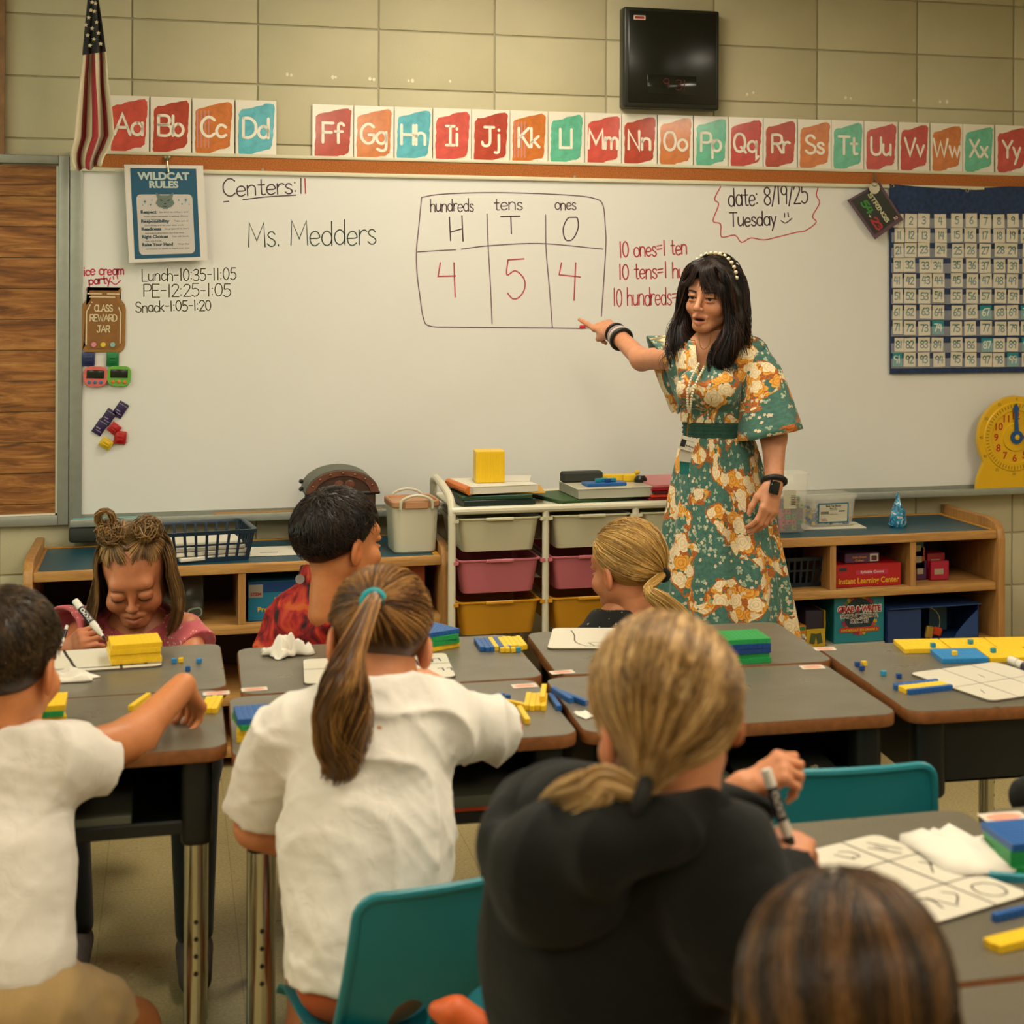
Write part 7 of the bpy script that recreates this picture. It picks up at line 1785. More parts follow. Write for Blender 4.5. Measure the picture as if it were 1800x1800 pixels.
def falling(rng, n, length, keep=hairline, down=(0, 0, -1), part=0.0, lift=.004, drift=.02, back=.0, wave=0, wf=6, r=.0012, m=22, zeq=-.15, tint=(0, 1), fr=.2, tuck=0):
    """loose hair: parted at the crown, over the sides, then hanging"""
    d = rnd_dirs(n, rng, keep); h = d.copy(); h[:, 2] = 0; h[:, 0] = np.where((np.abs(h[:, 0]) < .25) & (h[:, 1] > -.25), np.sign(h[:, 0] - part + 1e-6) * .25, h[:, 0]); h[:, 1] -= .25 + back
    h /= np.linalg.norm(h, axis=1, keepdims=True); e = np.concatenate([h[:, :2], np.full((n, 1), zeq)], 1); e /= np.linalg.norm(e, axis=1, keepdims=True)
    m1 = m // 2; t = np.linspace(0, 1, m1); D_ = slerp(d, e, t); lf = lift + rng.uniform(0, .006, (n, 1, 1))
    P1 = SK_C + D_ * (SK_R + lf + .004 * t[None, :, None])
    L = length * rng.uniform(1 - fr, 1, n); s = np.linspace(0, 1, m - m1 + 1)[1:]
    end = P1[:, -1]; P2 = end[:, None, :] + np.stack([h[:, None, 0] * drift * np.sin(s * PI * .6)[None] - tuck * h[:, None, 0] * s[None] ** 2, h[:, None, 1] * drift * np.sin(s * PI * .6)[None] * .6, 0 * L[:, None] * s[None]], -1)
    dn = np.array(down, float); dn /= np.linalg.norm(dn); bl_ = np.clip(s * 2.2, 0, 1)[None, :, None]; dd = np.array([0, 0, -1.0]) * (1 - bl_) + dn * bl_; P2 = P2 + np.cumsum(dd * (L[:, None, None] / len(s)), axis=1)
    if wave:
        ph = np.arctan2(h[:, 0], h[:, 1]) * 3 + rng.normal(0, .25, n)
        P2[:, :, 0] += wave * np.sin(wf * s[None] + ph[:, None]) * s[None]; P2[:, :, 1] += wave * .7 * np.cos(wf * s[None] + ph[:, None]) * s[None]
    P = np.concatenate([P1, P2], 1); a = np.arctan2(h[:, 0], h[:, 1])
    return strands_mesh(P, r, np.clip(.5 + .28 * np.sin(a * 13) + rng.normal(0, .18, n), 0, 1) * (tint[1] - tint[0]) + tint[0])
def crop(d, low):
    x, y, z = d[:, 0], d[:, 1], d[:, 2]
    return np.where(y > .30, z > .55 - .35 * (np.abs(x) > .6), z > -.10 - low - .62 * np.clip(-y, 0, 1))
def person(label, base, name='person'): return thing(name, label, 'person', base)
def skin_part(parent, pieces, name='body', m=None):
    """pieces: list of (V, F, colours) in world space -> one mesh"""
    V, F = cat(*[(p[0], p[1]) for p in pieces]); o = place(name, V, F, m or M_skin, parent); setcol(o.data, np.concatenate([p[2] for p in pieces])); return o
def flatcol(V, c): return np.tile(np.array(c, np.float32), (len(V), 1))
def head_piece(M, child=True, base=SKIN, **kw):
    s = head_sdf(child, kw.get('mouth', .0015), kw.get('lid', .35), kw.get('ears', True), kw.get('shut', False)); V, F = s.mesh(.0026)
    C = head_cols(V, base, child, mouth=kw.get('mouth', .0015), lip_k=kw.get('lip_k', .55), stubble=kw.get('stubble')); return s, (xfn(V, M), F, C)
def hand_piece(M, base=SKIN, **kw):
    V, F = hand_sdf(**kw).mesh(.0024); C = flatcol(V, base); 
    tip = np.clip((V[:, 0] - .11) / .05, 0, 1)[:, None] * .3; C = C * (1 - tip) + np.array([base[0], base[1] * .7, base[2] * .62]) * tip
    return (xfn(V, M), F, C)
def sdf_piece(s, res, col): V, F = s.mesh(res); return (V, F, flatcol(V, col))
def W3(x, y, Z): return PT(x, y, Z)

def lower_body(parent, hip, knee_y, m):
    s = SDF(); h = Vector(hip); s.ell(h, (.125, .10, .085), k=.03)
    for q in (-1, 1):
        k = Vector((h.x + q * .08, knee_y, .40)); a = Vector((k.x, knee_y - .02 * (1 if knee_y < h.y else -1), .05))
        s.chain([h + Vector((q * .06, 0, 0)), k, a], [.075, .058, .04], .03); s.cap(a + Vector((0, 0, -.012)), a + Vector((0, .09 * (-1 if knee_y < h.y else 1), -.018)), .036, .032, .02)
    s.half((h.x, h.y, 0), (0, 0, -1)); V, F = s.mesh(.008); place('trousers', V, F, m, parent)
M_tee = cloth_mat('white_cotton', '#ddd8ce', .9, .5, 900, .02)
H_BROWN = hair_mat('hair_golden_brown', '#2c1a0b', '#6a4420', '#b58448'); H_BLONDE = hair_mat('hair_blonde', '#5c4222', '#a88148', '#e0bd84'); H_LONG = hair_mat('hair_long_brown', '#1c1208', '#40290f', '#78532a')
H_LIGHT = hair_mat('hair_light_brown', '#3a2812', '#6f522c', '#a8834e'); H_BLACK = hair_mat('hair_near_black', '#0d0907', '#1b120c', '#3b2a1b'); H_GOLD = hair_mat('hair_golden_blonde', '#6b4d22', '#b08844', '#dcb56e')
H_CROP = hair_mat('hair_cropped_brown', '#1d130b', '#38260f', '#634a2a'); H_DARK = hair_mat('hair_dark_brown', '#0a0605', '#1a100d', '#43261a', .42)

# ================================================================== girl in the white T-shirt, back to us
rng = np.random.default_rng(21)
P6 = person('child in a white T-shirt writing, golden-brown ponytail in a teal hair tie', (.36, 2.70, 0))
HM = head_matrix(W3(664, 1132, 2.80), rad(7), rad(26), rad(9), .99)
hs, hp = head_piece(HM, True, SKIN_L)
b = SDF(); nb = W3(655, 1228, 2.80)
b.cap(W3(655, 1190, 2.80), nb, .042, .046); b.cap(W3(545, 1280, 2.79), W3(755, 1265, 2.81), .036, k=.04); b.cap(W3(650, 1310, 2.79), W3(645, 1600, 2.69), .062, .07, .05)
Ls, Rs = W3(505, 1285, 2.80), W3(790, 1268, 2.82)
b.chain([Ls, W3(452, 1452, 2.84), W3(560, 1505, 2.90)], [.040, .034, .026], .02)
el, wr = W3(878, 1282, 2.98), W3(742, 1196, 3.27)
b.chain([Rs, el, wr], [.040, .036, .024], .02)
b.cap(W3(600, 1680, 2.66), W3(560, 1720, 2.98), .065, .05, .03); b.cap(W3(700, 1680, 2.66), W3(760, 1640, 3.0), .065, .05, .03)
b.chain([W3(560, 1720, 2.98), W3(555, 1700, 3.16)], [.048, .036], .02); b.chain([W3(560, 1720, 2.98), (.20, 2.98, .07)], [.046, .033], .02); b.chain([W3(760, 1640, 3.0), (.47, 3.06, .07)], [.046, .033], .02)
h1 = hand_piece(hand_matrix(wr, (W3(690, 1190, 3.34) - wr), (0.1, -.2, 1), .72), SKIN_L, side=1, curl=((.7, .8, .5),) * 4, thumb=(.4, .3))
h0 = hand_piece(hand_matrix(W3(560, 1505, 2.90), Vector((.1, .12, -.02)), (0, .1, 1), .72), SKIN_L, side=-1)
skin_part(P6, [hp, sdf_piece(b, .005, SKIN_L), h1, h0])
s = SDF(); hd = rad(-4)
s.ecap(W3(650, 1305, 2.78), W3(645, 1480, 2.71), .118, .122, hd, .66, .06); s.ecap(W3(645, 1480, 2.71), W3(643, 1735, 2.65), .120, .120, hd, .76, .05)
s.cap(W3(520, 1275, 2.79), W3(775, 1258, 2.81), .050, .050, .05); s.cap(W3(655, 1212, 2.80), W3(655, 1250, 2.79), .066, .078, .05); s.cap(W3(668, 1235, 2.755), W3(664, 1310, 2.735), .070, .080, .05)
s.cone(Ls, W3(453, 1428, 2.835), .056, .052, .035); s.cone(Rs - Vector((.02, 0, 0)), W3(872, 1283, 2.95), .056, .050, .035)
s.half(W3(655, 1196, 2.80), (0.0, .30, 1), k=.01); s.half(W3(640, 1705, 2.66), (0, 0, -1), k=.006)
s.cap(W3(455, 1400, 2.83), W3(450, 1450, 2.84), .045, .045, .004, 's'); s.cap(W3(855, 1280, 2.93), W3(890, 1284, 2.97), .043, .043, .004, 's')
cst = np.array(W3(650, 1420, 2.6))
def pull(P):       # long folds running from the raised right arm down across the back
    a = P[..., 0] * .75 + P[..., 2] * .66; q = P[..., 0] * -.66 + P[..., 2] * .75
    w_ = np.sin(a * 34 + 2.2 * np.sin(q * 16) + 1.0) ; v = (1 - np.abs(w_)) ** 2; m_ = np.clip((P[..., 0] - .20) * 6, 0.12, 1) * np.clip((P[..., 2] - .42) * 7, 0, 1)
    return -.010 * v * m_
s.warp(pull); s.warp(wrinkle(5, .0105, 34, 7)); s.warp(wrinkle(6, .004, 75, 6))
V, F = s.mesh(.0048); place('t_shirt', V, F, M_tee, P6)
col_ = [W3(655 + 56 * math.cos(a), 1199 + 8 * math.sin(a), 2.80 - .048 * math.sin(a)) for a in [2 * PI * k / 20 for k in range(20)]]
obj('collar', tube(col_, .006, 6, closed=True), M_tee, P6, world=True, smooth=180)
def _strp(t, b_):
    tc = t.new('ShaderNodeTexCoord').outputs['Object']; sp = t.new('ShaderNodeSeparateXYZ'); t.l.new(tc, sp.inputs[0])
    f = t.math('FRACT', t.math('ADD', t.math('MULTIPLY', sp.outputs[1], 9.0), t.math('MULTIPLY', sp.outputs[0], 3.0)))
    t.set(b_.inputs['Base Color'], t.ramp(f, [(0, lin('#b5562c')), (.35, lin('#7fa3ae')), (.6, lin('#c9b8a4')), (.75, lin('#b5562c'))], 'CONSTANT'))
s = SDF(); s.cap(W3(600, 1680, 2.66), W3(575, 1712, 2.90), .078, .070, .03); s.cap(W3(700, 1680, 2.66), W3(750, 1645, 2.92), .078, .070, .03); s.ell(W3(650, 1735, 2.66), (.100, .08, .055), k=.03)
V, F = s.mesh(.007); place('striped_shorts', V, F, mat('striped_cotton', rough=.8, fn=_strp), P6)
tie = (-.030, -.097, .040)
rh = to_tie(rng, 2600, tie, lift=.005, r=.0010, tint=(.05, 1))
cap_ = scalp_cap(tint=.25, zmin=-.098)
add_hair(P6, 'hair', [cap_, rh], H_BROWN, HM)
tw = HM @ Vector(tie) ; tw2 = HM @ Vector((-.036, -.122, .034))
gd = [tw, tw2, W3(615, 1150, 2.645), W3(606, 1200, 2.63), W3(603, 1255, 2.64), W3(604, 1310, 2.655), W3(598, 1350, 2.66), W3(576, 1378, 2.665)]
pt = pony(rng, 900, gd, [.010, .013, .024, .040, .050, .047, .034, .016], r=.0011, wave=.5, tint=(.05, 1), fray=.22)
core = (lambda g_: (np.array(g_[0]), np.array([f for f in g_[1] if len(f) == 4]), np.full(len(g_[0]), .2)))(tube(catmull(gd, 4), list(np.interp(np.linspace(0, 1, 29), np.linspace(0, 1, 8), [.009, .012, .020, .034, .042, .038, .026, .004])), 12, caps=False))
add_hair(P6, 'ponytail', [core, pt], H_BROWN)
tb = (tw2 - tw).normalized(); n1 = tb.orthogonal().normalized(); n2 = tb.cross(n1); c_ = tw + (tw2 - tw) * .35
obj('hair_tie', tube([c_ + (n1 * math.cos(2 * PI * k / 18) + n2 * math.sin(2 * PI * k / 18)) * .0165 for k in range(18)], .0065, 8, closed=True), mat('teal_elastic', '#0f8a94', .7), P6, world=True, smooth=180)
mt_ = HM @ Vector((.05, .05, -.05))
make_marker('white marker in the writing hand of the girl in the white T-shirt', W3(712, 1168, 3.30), W3(697, 1206, 3.27), 'w', '#cdc8bb', capped=False)

# ================================================================== boy in the white polo reaching across his desk
rng = np.random.default_rng(22)
P5 = person('boy in a white polo shirt and khaki shorts reaching over his desk', (-.22, 2.80, 0))
HM = head_matrix(W3(8, 1172, 2.80), rad(-22), rad(6), rad(0), 1.06)
hs, hp = head_piece(HM, True, SKIN, stubble=lin('#2c1c0f')[:3])
b = SDF(); b.cap(W3(18, 1215, 2.80), W3(18, 1300, 2.80), .046, .050); b.cap(W3(-80, 1350, 2.81), W3(105, 1345, 2.81), .036, k=.04); b.cap(W3(0, 1360, 2.80), W3(0, 1680, 2.74), .06, .065, .05)
Rs, Ls = W3(118, 1338, 2.80), W3(-135, 1345, 2.80); el, wr = W3(236, 1296, 2.93), W3(322, 1206, 3.04)
b.chain([Rs, el, wr], [.042, .035, .0235], .02); b.chain([Ls, W3(-190, 1480, 2.86), W3(-120, 1480, 3.02)], [.042, .035, .026], .02)
kn = W3(225, 1812, 2.93); b.chain([W3(40, 1775, 2.70), kn], [.07, .052], .03); b.chain([kn, Vector((kn.x + .01, kn.y + .05, .07))], [.050, .034], .02)
kl = W3(-60, 1800, 3.0); b.chain([W3(-40, 1775, 2.70), kl], [.07, .052], .03); b.chain([kl, Vector((kl.x, kl.y + .05, .07))], [.050, .034], .02)
h1 = hand_piece(hand_matrix(wr, W3(346, 1240, 3.10) - wr, Vector((.55, .2, .8)), .74), SKIN, side=1, curl=((.55, .75, .45), (.6, .8, .5), (.7, .8, .5), (.75, .8, .5)), thumb=(.35, .2), thumb_up=-.5, stub=.002)
h0 = hand_piece(hand_matrix(W3(-120, 1480, 3.02), Vector((.5, 1, 0)), (0, 0, 1), .72), SKIN, side=-1)
skin_part(P5, [hp, sdf_piece(b, .005, SKIN), h1, h0])
s = SDF()
s.ecap(W3(0, 1370, 2.79), W3(-8, 1540, 2.74), .112, .108, 0, .70, .06); s.ecap(W3(-8, 1540, 2.74), W3(-2, 1690, 2.705), .106, .112, 0, .76, .05)
s.cap(W3(-110, 1335, 2.80), W3(100, 1328, 2.80), .052, .052, .05); s.cap(W3(18, 1290, 2.80), W3(18, 1325, 2.80), .068, .078, .05)
s.cone(W3(95, 1335, 2.80), W3(182, 1343, 2.87), .056, .050, .035); s.cone(W3(-110, 1340, 2.80), W3(-172, 1440, 2.84), .056, .05, .035)
s.half(W3(18, 1275, 2.80), (.02, .2, 1), k=.008); s.half(W3(0, 1742, 2.70), (0, 0, -1), k=.006)
s.cap(W3(165, 1342, 2.855), W3(200, 1344, 2.89), .043, .043, .004, 's')
s.warp(wrinkle(9, .0115, 30, 7)); s.warp(wrinkle(8, .004, 75, 6)); V, F = s.mesh(.0048); place('polo_shirt', V, F, M_tee, P5)
cl = [W3(18 + 66 * math.cos(a), 1284 + 12 * math.sin(a), 2.80 - .060 * math.sin(a)) for a in [2 * PI * k / 24 for k in range(24)]]
ringo = [[Vector(p) + Vector((0, 0, dz)) + (Vector(p) - W3(18, 1284, 2.80)) * ex for p in cl] for dz, ex in ((-.022, .16), (-.012, .15), (.010, .0), (.012, -.06), (-.01, -.02))]
g = loft(ringo, True, False, False); obj('collar', g, M_tee, P5, world=True, smooth=180)
s = SDF(); s.ell(W3(0, 1760, 2.70), (.125, .10, .085), k=.03); s.cone(W3(30, 1772, 2.69), W3(172, 1795, 2.86), .086, .074, .03); s.cone(W3(-40, 1772, 2.69), W3(-60, 1795, 2.9), .086, .074, .03); s.warp(wrinkle(3, .008, 40, 5))
V, F = s.mesh(.006); place('khaki_shorts', V, F, cloth_mat('khaki_cotton', '#a58a5c', .85, .4, 800), P5)
add_hair(P5, 'hair', [scalp_cap(tint=.12, lift=.004, zmin=-.030), combed(rng, 3800, lambda d: crop(d, 0), lift1=.009, r=.0010, ang=.30), combed(rng, 1500, lambda d: crop(d, .22) & ~crop(d, -.05), lift0=.0, lift1=.0035, r=.0007, ang=.14, m=4, tint=(0, .6))], H_CROP, HM)

# ================================================================== girl in the black hooded jacket
rng = np.random.default_rng(23)
P7 = person('blonde child in a black hooded jacket holding a marker, seen from behind', (.50, 1.90, 0))
HM = head_matrix(W3(1170, 1268, 1.90), rad(8), rad(8), rad(-4), .97)
hs, hp = head_piece(HM, True, SKIN_L)
hd = rad(-42)
b = SDF(); b.cap(W3(1165, 1330, 1.90), W3(1130, 1430, 1.92), .044, .046); b.cap(W3(1100, 1490, 1.95), W3(1080, 1780, 1.98), .06, .07, .05); b.cap(W3(1020, 1490, 2.0), W3(1225, 1500, 1.87), .034, k=.04)
fs, fe, fw = W3(1150, 1440, 2.06), W3(1235, 1462, 2.13), W3(1310, 1388, 2.13); ns, ne, nw = W3(1243, 1500, 1.87), W3(1318, 1668, 1.86), W3(1386, 1540, 2.04)
b.chain([fs, fe, fw], [.04, .034, .024], .02); b.chain([ns, ne, nw], [.04, .034, .024], .02)
b.cap(W3(1060, 1830, 1.98), (.80, 2.02, .43), .075, .055, .03); b.cap(W3(1140, 1850, 1.92), (.82, 1.86, .43), .075, .055, .03); b.cap((.80, 2.02, .43), (.83, 2.03, .07), .052, .034, .02); b.cap((.82, 1.86, .43), (.84, 1.87, .07), .052, .034, .02)
Wt = W3(1352, 1368, 2.12)
h1 = hand_piece(hand_matrix(fw, W3(1352, 1362, 2.13) - fw, Vector((.25, -.45, .85)), .62), SKIN_L, side=1, curl=((.9, 1.0, .7), (1.0, 1.1, .7), (1.1, 1.1, .7), (1.2, 1.1, .7)), thumb=(.7, .5), thumb_up=-.5, spread=.10)
h0 = hand_piece(hand_matrix(nw, W3(1392, 1490, 2.08) - nw, Vector((-.3, -.8, .3)), .70), SKIN_L, side=1, curl=((1.0, .9, .6), (1.1, .9, .6), (1.2, .9, .6), (1.3, .9, .6)), thumb=(.25, .0), thumb_up=.15, spread=.25)
skin_part(P7, [hp, sdf_piece(b, .005, SKIN_L), h1, h0])
s = SDF()
s.ecap(W3(1085, 1510, 1.95), W3(1075, 1650, 1.97), .128, .134, hd, .80, .06); s.ecap(W3(1065, 1650, 1.97), W3(1070, 1790, 1.99), .138, .14, hd, .85, .06)
s.cap(W3(985, 1480, 1.99), W3(1240, 1482, 1.86), .058, .058, .06)
s.chain([W3(1240, 1480, 1.86), W3(1290, 1600, 1.84), ne], [.064, .060, .056], .04); s.cone(ne, W3(1382, 1556, 2.02), .055, .045, .03); s.ell(ne, (.056, .056, .056), k=.03)
s.chain([fs, fe], [.058, .052], .04); s.cone(fe, W3(1322, 1378, 2.128), .052, .040, .03); s.ell(fe, (.052, .052, .052), k=.03)
s.warp(wrinkle(14, .011, 24, 6)); s.half(W3(1070, 1835, 1.98), (0, 0, -1), k=.01)
s.half(W3(1140, 1372, 1.9), (.25, .15, 1), k=.02)
V, F = s.mesh(.0052); M_hood = cloth_mat('black_fleece', '#131411', .95, .5, 1100, .1, .05); place('jacket', V, F, M_hood, P7)
s = SDF()
c0 = W3(1000, 1440, 1.90)
s.chain([W3(1245, 1430, 1.84), W3(1160, 1462, 1.80), W3(1060, 1490, 1.79), W3(970, 1500, 1.84), W3(920, 1480, 1.93), W3(932, 1432, 2.0), W3(985, 1394, 2.02), W3(1060, 1376, 1.99)], [.026, .030, .036, .042, .044, .040, .032, .024], .03)
s.ell(W3(1000, 1545, 1.86), (.080, .06, .07), k=.05); s.ell(W3(950, 1570, 1.93), (.045, .06, .09), k=.05)
s.ell(W3(1030, 1405, 1.93), (.095, .055, .036), k=.03, op='s')
s.warp(wrinkle(17, .009, 22, 5)); V, F = s.mesh(.005); place('hood', V, F, M_hood, P7)
s = SDF(); s.ecap(W3(1065, 1770, 1.975), W3(1065, 1860, 1.98), .132, .132, hd, .85, .02)
def _jersey(t, b_):
    tc = t.new('ShaderNodeTexCoord').outputs['Object']; sp = t.new('ShaderNodeSeparateXYZ'); t.l.new(tc, sp.inputs[0])
    wv = t.math('ADD', t.math('MULTIPLY', sp.outputs[2], 11.0), t.math('MULTIPLY', t.math('SINE', t.math('MULTIPLY', sp.outputs[0], 40.0)), .32))
    t.set(b_.inputs['Base Color'], t.ramp(t.math('FRACT', wv), [(0, lin('#12141a')), (.45, lin('#a07c60')), (.5, lin('#1c2f63')), (.72, lin('#b5a68c')), (.78, lin('#141414'))], 'CONSTANT'))
V, F = s.mesh(.007); place('striped_hem', V, F, mat('striped_jersey', rough=.8, fn=_jersey), P7)
tie = (-.070, -.074, -.060)
rh = to_tie(rng, 3600, tie, lift=.005, r=.0009, tint=(.0, 1), pinch=7); add_hair(P7, 'hair', [scalp_cap(tint=.35, lift=.004), rh], H_BLONDE, HM)
tw = HM @ Vector(tie); gd = [tw, W3(1066, 1372, 1.80), W3(1044, 1390, 1.80), W3(1006, 1402, 1.84), W3(960, 1416, 1.90)]
add_hair(P7, 'ponytail', [pony(rng, 520, gd, [.012, .017, .026, .026, .014], r=.0010, tint=(.2, 1))], H_BLONDE)
obj('hair_tie', xf(tube([(.019 * math.cos(2 * PI * k / 16), .019 * math.sin(2 * PI * k / 16), 0) for k in range(16)], .009, 7, closed=True), frame(tw + Vector((-.004, -.004, -.004)), (gd[1] - tw).orthogonal().normalized(), (gd[1] - tw).cross((gd[1] - tw).orthogonal()).normalized(), (gd[1] - tw).normalized())), mat('black_elastic', '#121210', .8), P7, world=True, smooth=180)
make_marker('white marker with a black label held upright by the girl in the black jacket', W3(1346, 1352, 2.085), W3(1397, 1508, 2.075), 'black', '#1a1a18')

# ================================================================== girl with long brown hair at the bottom edge
rng = np.random.default_rng(24)
P8 = person('child with long straight brown hair, only the back of the head showing', (.55, 1.36, 0))
HM = head_matrix(W3(1482, 1800, 1.46), rad(-4), rad(8), 0, .98)
hs, hp = head_piece(HM, True, SKIN_L)
b = SDF(); b.cap(W3(1480, 1880, 1.46), W3(1480, 1960, 1.47), .044, .048); b.cap(W3(1350, 2045, 1.46), W3(1610, 2045, 1.46), .034, k=.04); b.cap(W3(1480, 2070, 1.46), W3(1480, 2300, 1.46), .07, k=.05)
b.chain([W3(1310, 2060, 1.46), W3(1280, 2230, 1.5), W3(1420, 2190, 1.7)], [.038, .034, .026], .02); b.chain([W3(1640, 2060, 1.46), W3(1690, 2220, 1.55), W3(1600, 2120, 1.72)], [.038, .034, .026], .02)
skin_part(P8, [hp, sdf_piece(b, .007, SKIN_L)])
s = SDF(); s.ecap(W3(1480, 2080, 1.46), W3(1480, 2400, 1.46), .12, .125, 0, .7, .06); s.cap(W3(1320, 2040, 1.46), W3(1640, 2040, 1.46), .052, k=.05); s.cone(W3(1310, 2060, 1.46), W3(1282, 2190, 1.48), .055, .05, .03); s.cone(W3(1640, 2060, 1.46), W3(1684, 2180, 1.52), .055, .05, .03)
V, F = s.mesh(.008); place('t_shirt', V, F, cloth_mat('grey_cotton', '#6d6a62', .9), P8)
lower_body(P8, (W3(1480, 2300, 1.46).x, W3(1480, 2300, 1.46).y, .42), W3(1480, 2300, 1.46).y + .22, cloth_mat('grey_trousers', '#3a3936', .9, .2))
kp = lambda d: hairline(d) & (d[:, 1] < .6)
core = SDF(); core.ell(SK_C, SK_R + .003, k=0); core.ell((0, -.03, -.06), (.082, .078, .12), k=.04); core.half((0, .045, .04), (0, 1, -.5), k=.01); core.half((0, 0, -.2), (0, 0, -1), k=.01)
V, F = core.mesh(.005)
add_hair(P8, 'hair', [(V, F, np.full(len(V), .15)), falling(rng, 4200, .30, kp, (0, 0, -1), 0.02, .008, .018, .05, .006, 5, r=.0011, tint=(.0, 1), zeq=-.12)], H_LONG, HM)

# ================================================================== girl in pink, head bowed over her board
rng = np.random.default_rng(25)
P2 = person('child in a pink speckled top with two hair buns bowed over a board', (-.09, 4.40, 0))
HM = head_matrix(W3(238, 1012, 4.24), rad(174), rad(27), rad(3), 1.04)
hs, hp = head_piece(HM, True, lin('#b8764f')[:3], lid=.6, lip_k=.5, ears=False, shut=True)
b = SDF(); b.cap(W3(238, 1085, 4.30), W3(240, 1120, 4.32), .042, .046); b.cap(W3(170, 1105, 4.32), W3(310, 1105, 4.32), .045, k=.04); b.cap(W3(240, 1130, 4.32), W3(240, 1300, 4.38), .085, .09, .05)
sk2 = lin('#b5714c')[:3]
rs_, re_, rw_ = W3(152, 1100, 4.30), W3(104, 1168, 4.18), W3(120, 1140, 4.05); ls_, le_, lw_ = W3(328, 1105, 4.30), W3(345, 1180, 4.2), W3(285, 1160, 4.0)
b.chain([rs_, re_, rw_], [.036, .031, .022], .02); b.chain([ls_, le_, lw_], [.036, .031, .022], .02)
h1 = hand_piece(hand_matrix(rw_, W3(150, 1118, 4.01) - rw_, Vector((-.35, -.85, .4)), .70), sk2, side=-1, curl=((.8, .9, .6), (.85, .95, .6), (.95, 1.0, .6), (1.0, 1.0, .6)), thumb=(.55, .4), thumb_up=-.35, spread=.1)
h0 = hand_piece(hand_matrix(lw_, Vector((-.6, -.8, -.1)), (0, 0, 1), .72), sk2, side=1)
M_legg = cloth_mat('black_leggings', '#14140f', .9, .2)
skin_part(P2, [hp, sdf_piece(b, .005, sk2), h1, h0])
add_face(P2, HM, hs, '#6e4a2e', '#3a2a1c', (0, -.5), 1.0, .0018, .0017, shut=True)
def _pink(t, b_):
    tc = t.new('ShaderNodeTexCoord').outputs['Object']; v = t.new('ShaderNodeTexVoronoi'); v.inputs['Scale'].default_value = 130; t.l.new(tc, v.inputs['Vector'])
    f = t.math('MULTIPLY', t.math('LESS_THAN', v.outputs['Distance'], .32), t.math('GREATER_THAN', t.noise(26, 2, tc), .52))
    t.set(b_.inputs['Base Color'], t.mix(f, lin('#b5525a'), lin('#d0a58e')))
M_pink = mat('pink_speckled_cotton', rough=.85, sheen=.2, fn=_pink)
s = SDF(); s.ecap(W3(240, 1130, 4.32), W3(240, 1300, 4.38), .118, .125, 0, .72, .06); s.cap(W3(175, 1110, 4.32), W3(305, 1110, 4.32), .050, k=.04)
s.cone(W3(165, 1100, 4.32), W3(110, 1108, 4.22), .046, .062, .025); s.cone(W3(318, 1105, 4.32), W3(346, 1140, 4.27), .046, .054, .025)
s.cap(W3(118, 1108, 4.24), W3(95, 1110, 4.2), .05, .058, .004, 's')
s.ell(W3(238, 1088, 4.27), (.07, .075, .032), k=.012, op='s'); s.warp(wrinkle(31, .006, 45, 5)); V, F = s.mesh(.0048); place('pink_top', V, F, M_pink, P2)
s = SDF(); kr, kl = Vector((-.235, 4.10, .40)), Vector((.055, 4.08, .40)); s.ell((-.09, 4.42, .44), (.13, .11, .09), k=.03)
ar, al = HP(130, 1655, .06), HP(342, 1668, .06)
s.chain([(-.15, 4.40, .42), kr, ar + Vector((0, .03, .03))], [.075, .058, .040], .03); s.chain([(-.03, 4.40, .42), kl, al + Vector((0, .03, .03))], [.075, .058, .040], .03)
V, F = s.mesh(.006); place('leggings', V, F, M_legg, P2)
for a_ in (ar, al):
    s = SDF(); s.cap(a_ + Vector((0, .04, -.012)), a_ + Vector((0, -.10, -.026)), .040, .034, .02); s.half(a_ + Vector((0, 0, -.058)), (0, 0, -1)); V, F = s.mesh(.005); place('shoe', V, F, mat('grey_pink_shoe', '#3a2f2c', .7, var=.3, vscale=40), P2)
add_hair(P2, 'hair', [scalp_cap(tint=.25, lift=.002, cut=(.030, .085)), to_tie(rng, 900, (.040, .010, .122), lambda d: hairline(d) & (d[:, 0] > .0) & (d[:, 2] > .15), .0025, .0013, tint=(.1, 1)), to_tie(rng, 900, (-.040, .010, .122), lambda d: hairline(d) & (d[:, 0] < .0) & (d[:, 2] > .15), .0025, .0013, tint=(.1, 1)),
    falling(rng, 2100, .155, lambda d: hairline(d) & (d[:, 1] < .36) & (d[:, 2] < .5) & (d[:, 2] > -.35), tuple(HM.inverted().to_3x3() @ Vector((0, 0, -1))), 0, .007, .012, -.42, .012, 5, r=.0014, tint=(.0, .8), zeq=-.15)], H_LIGHT, HM)
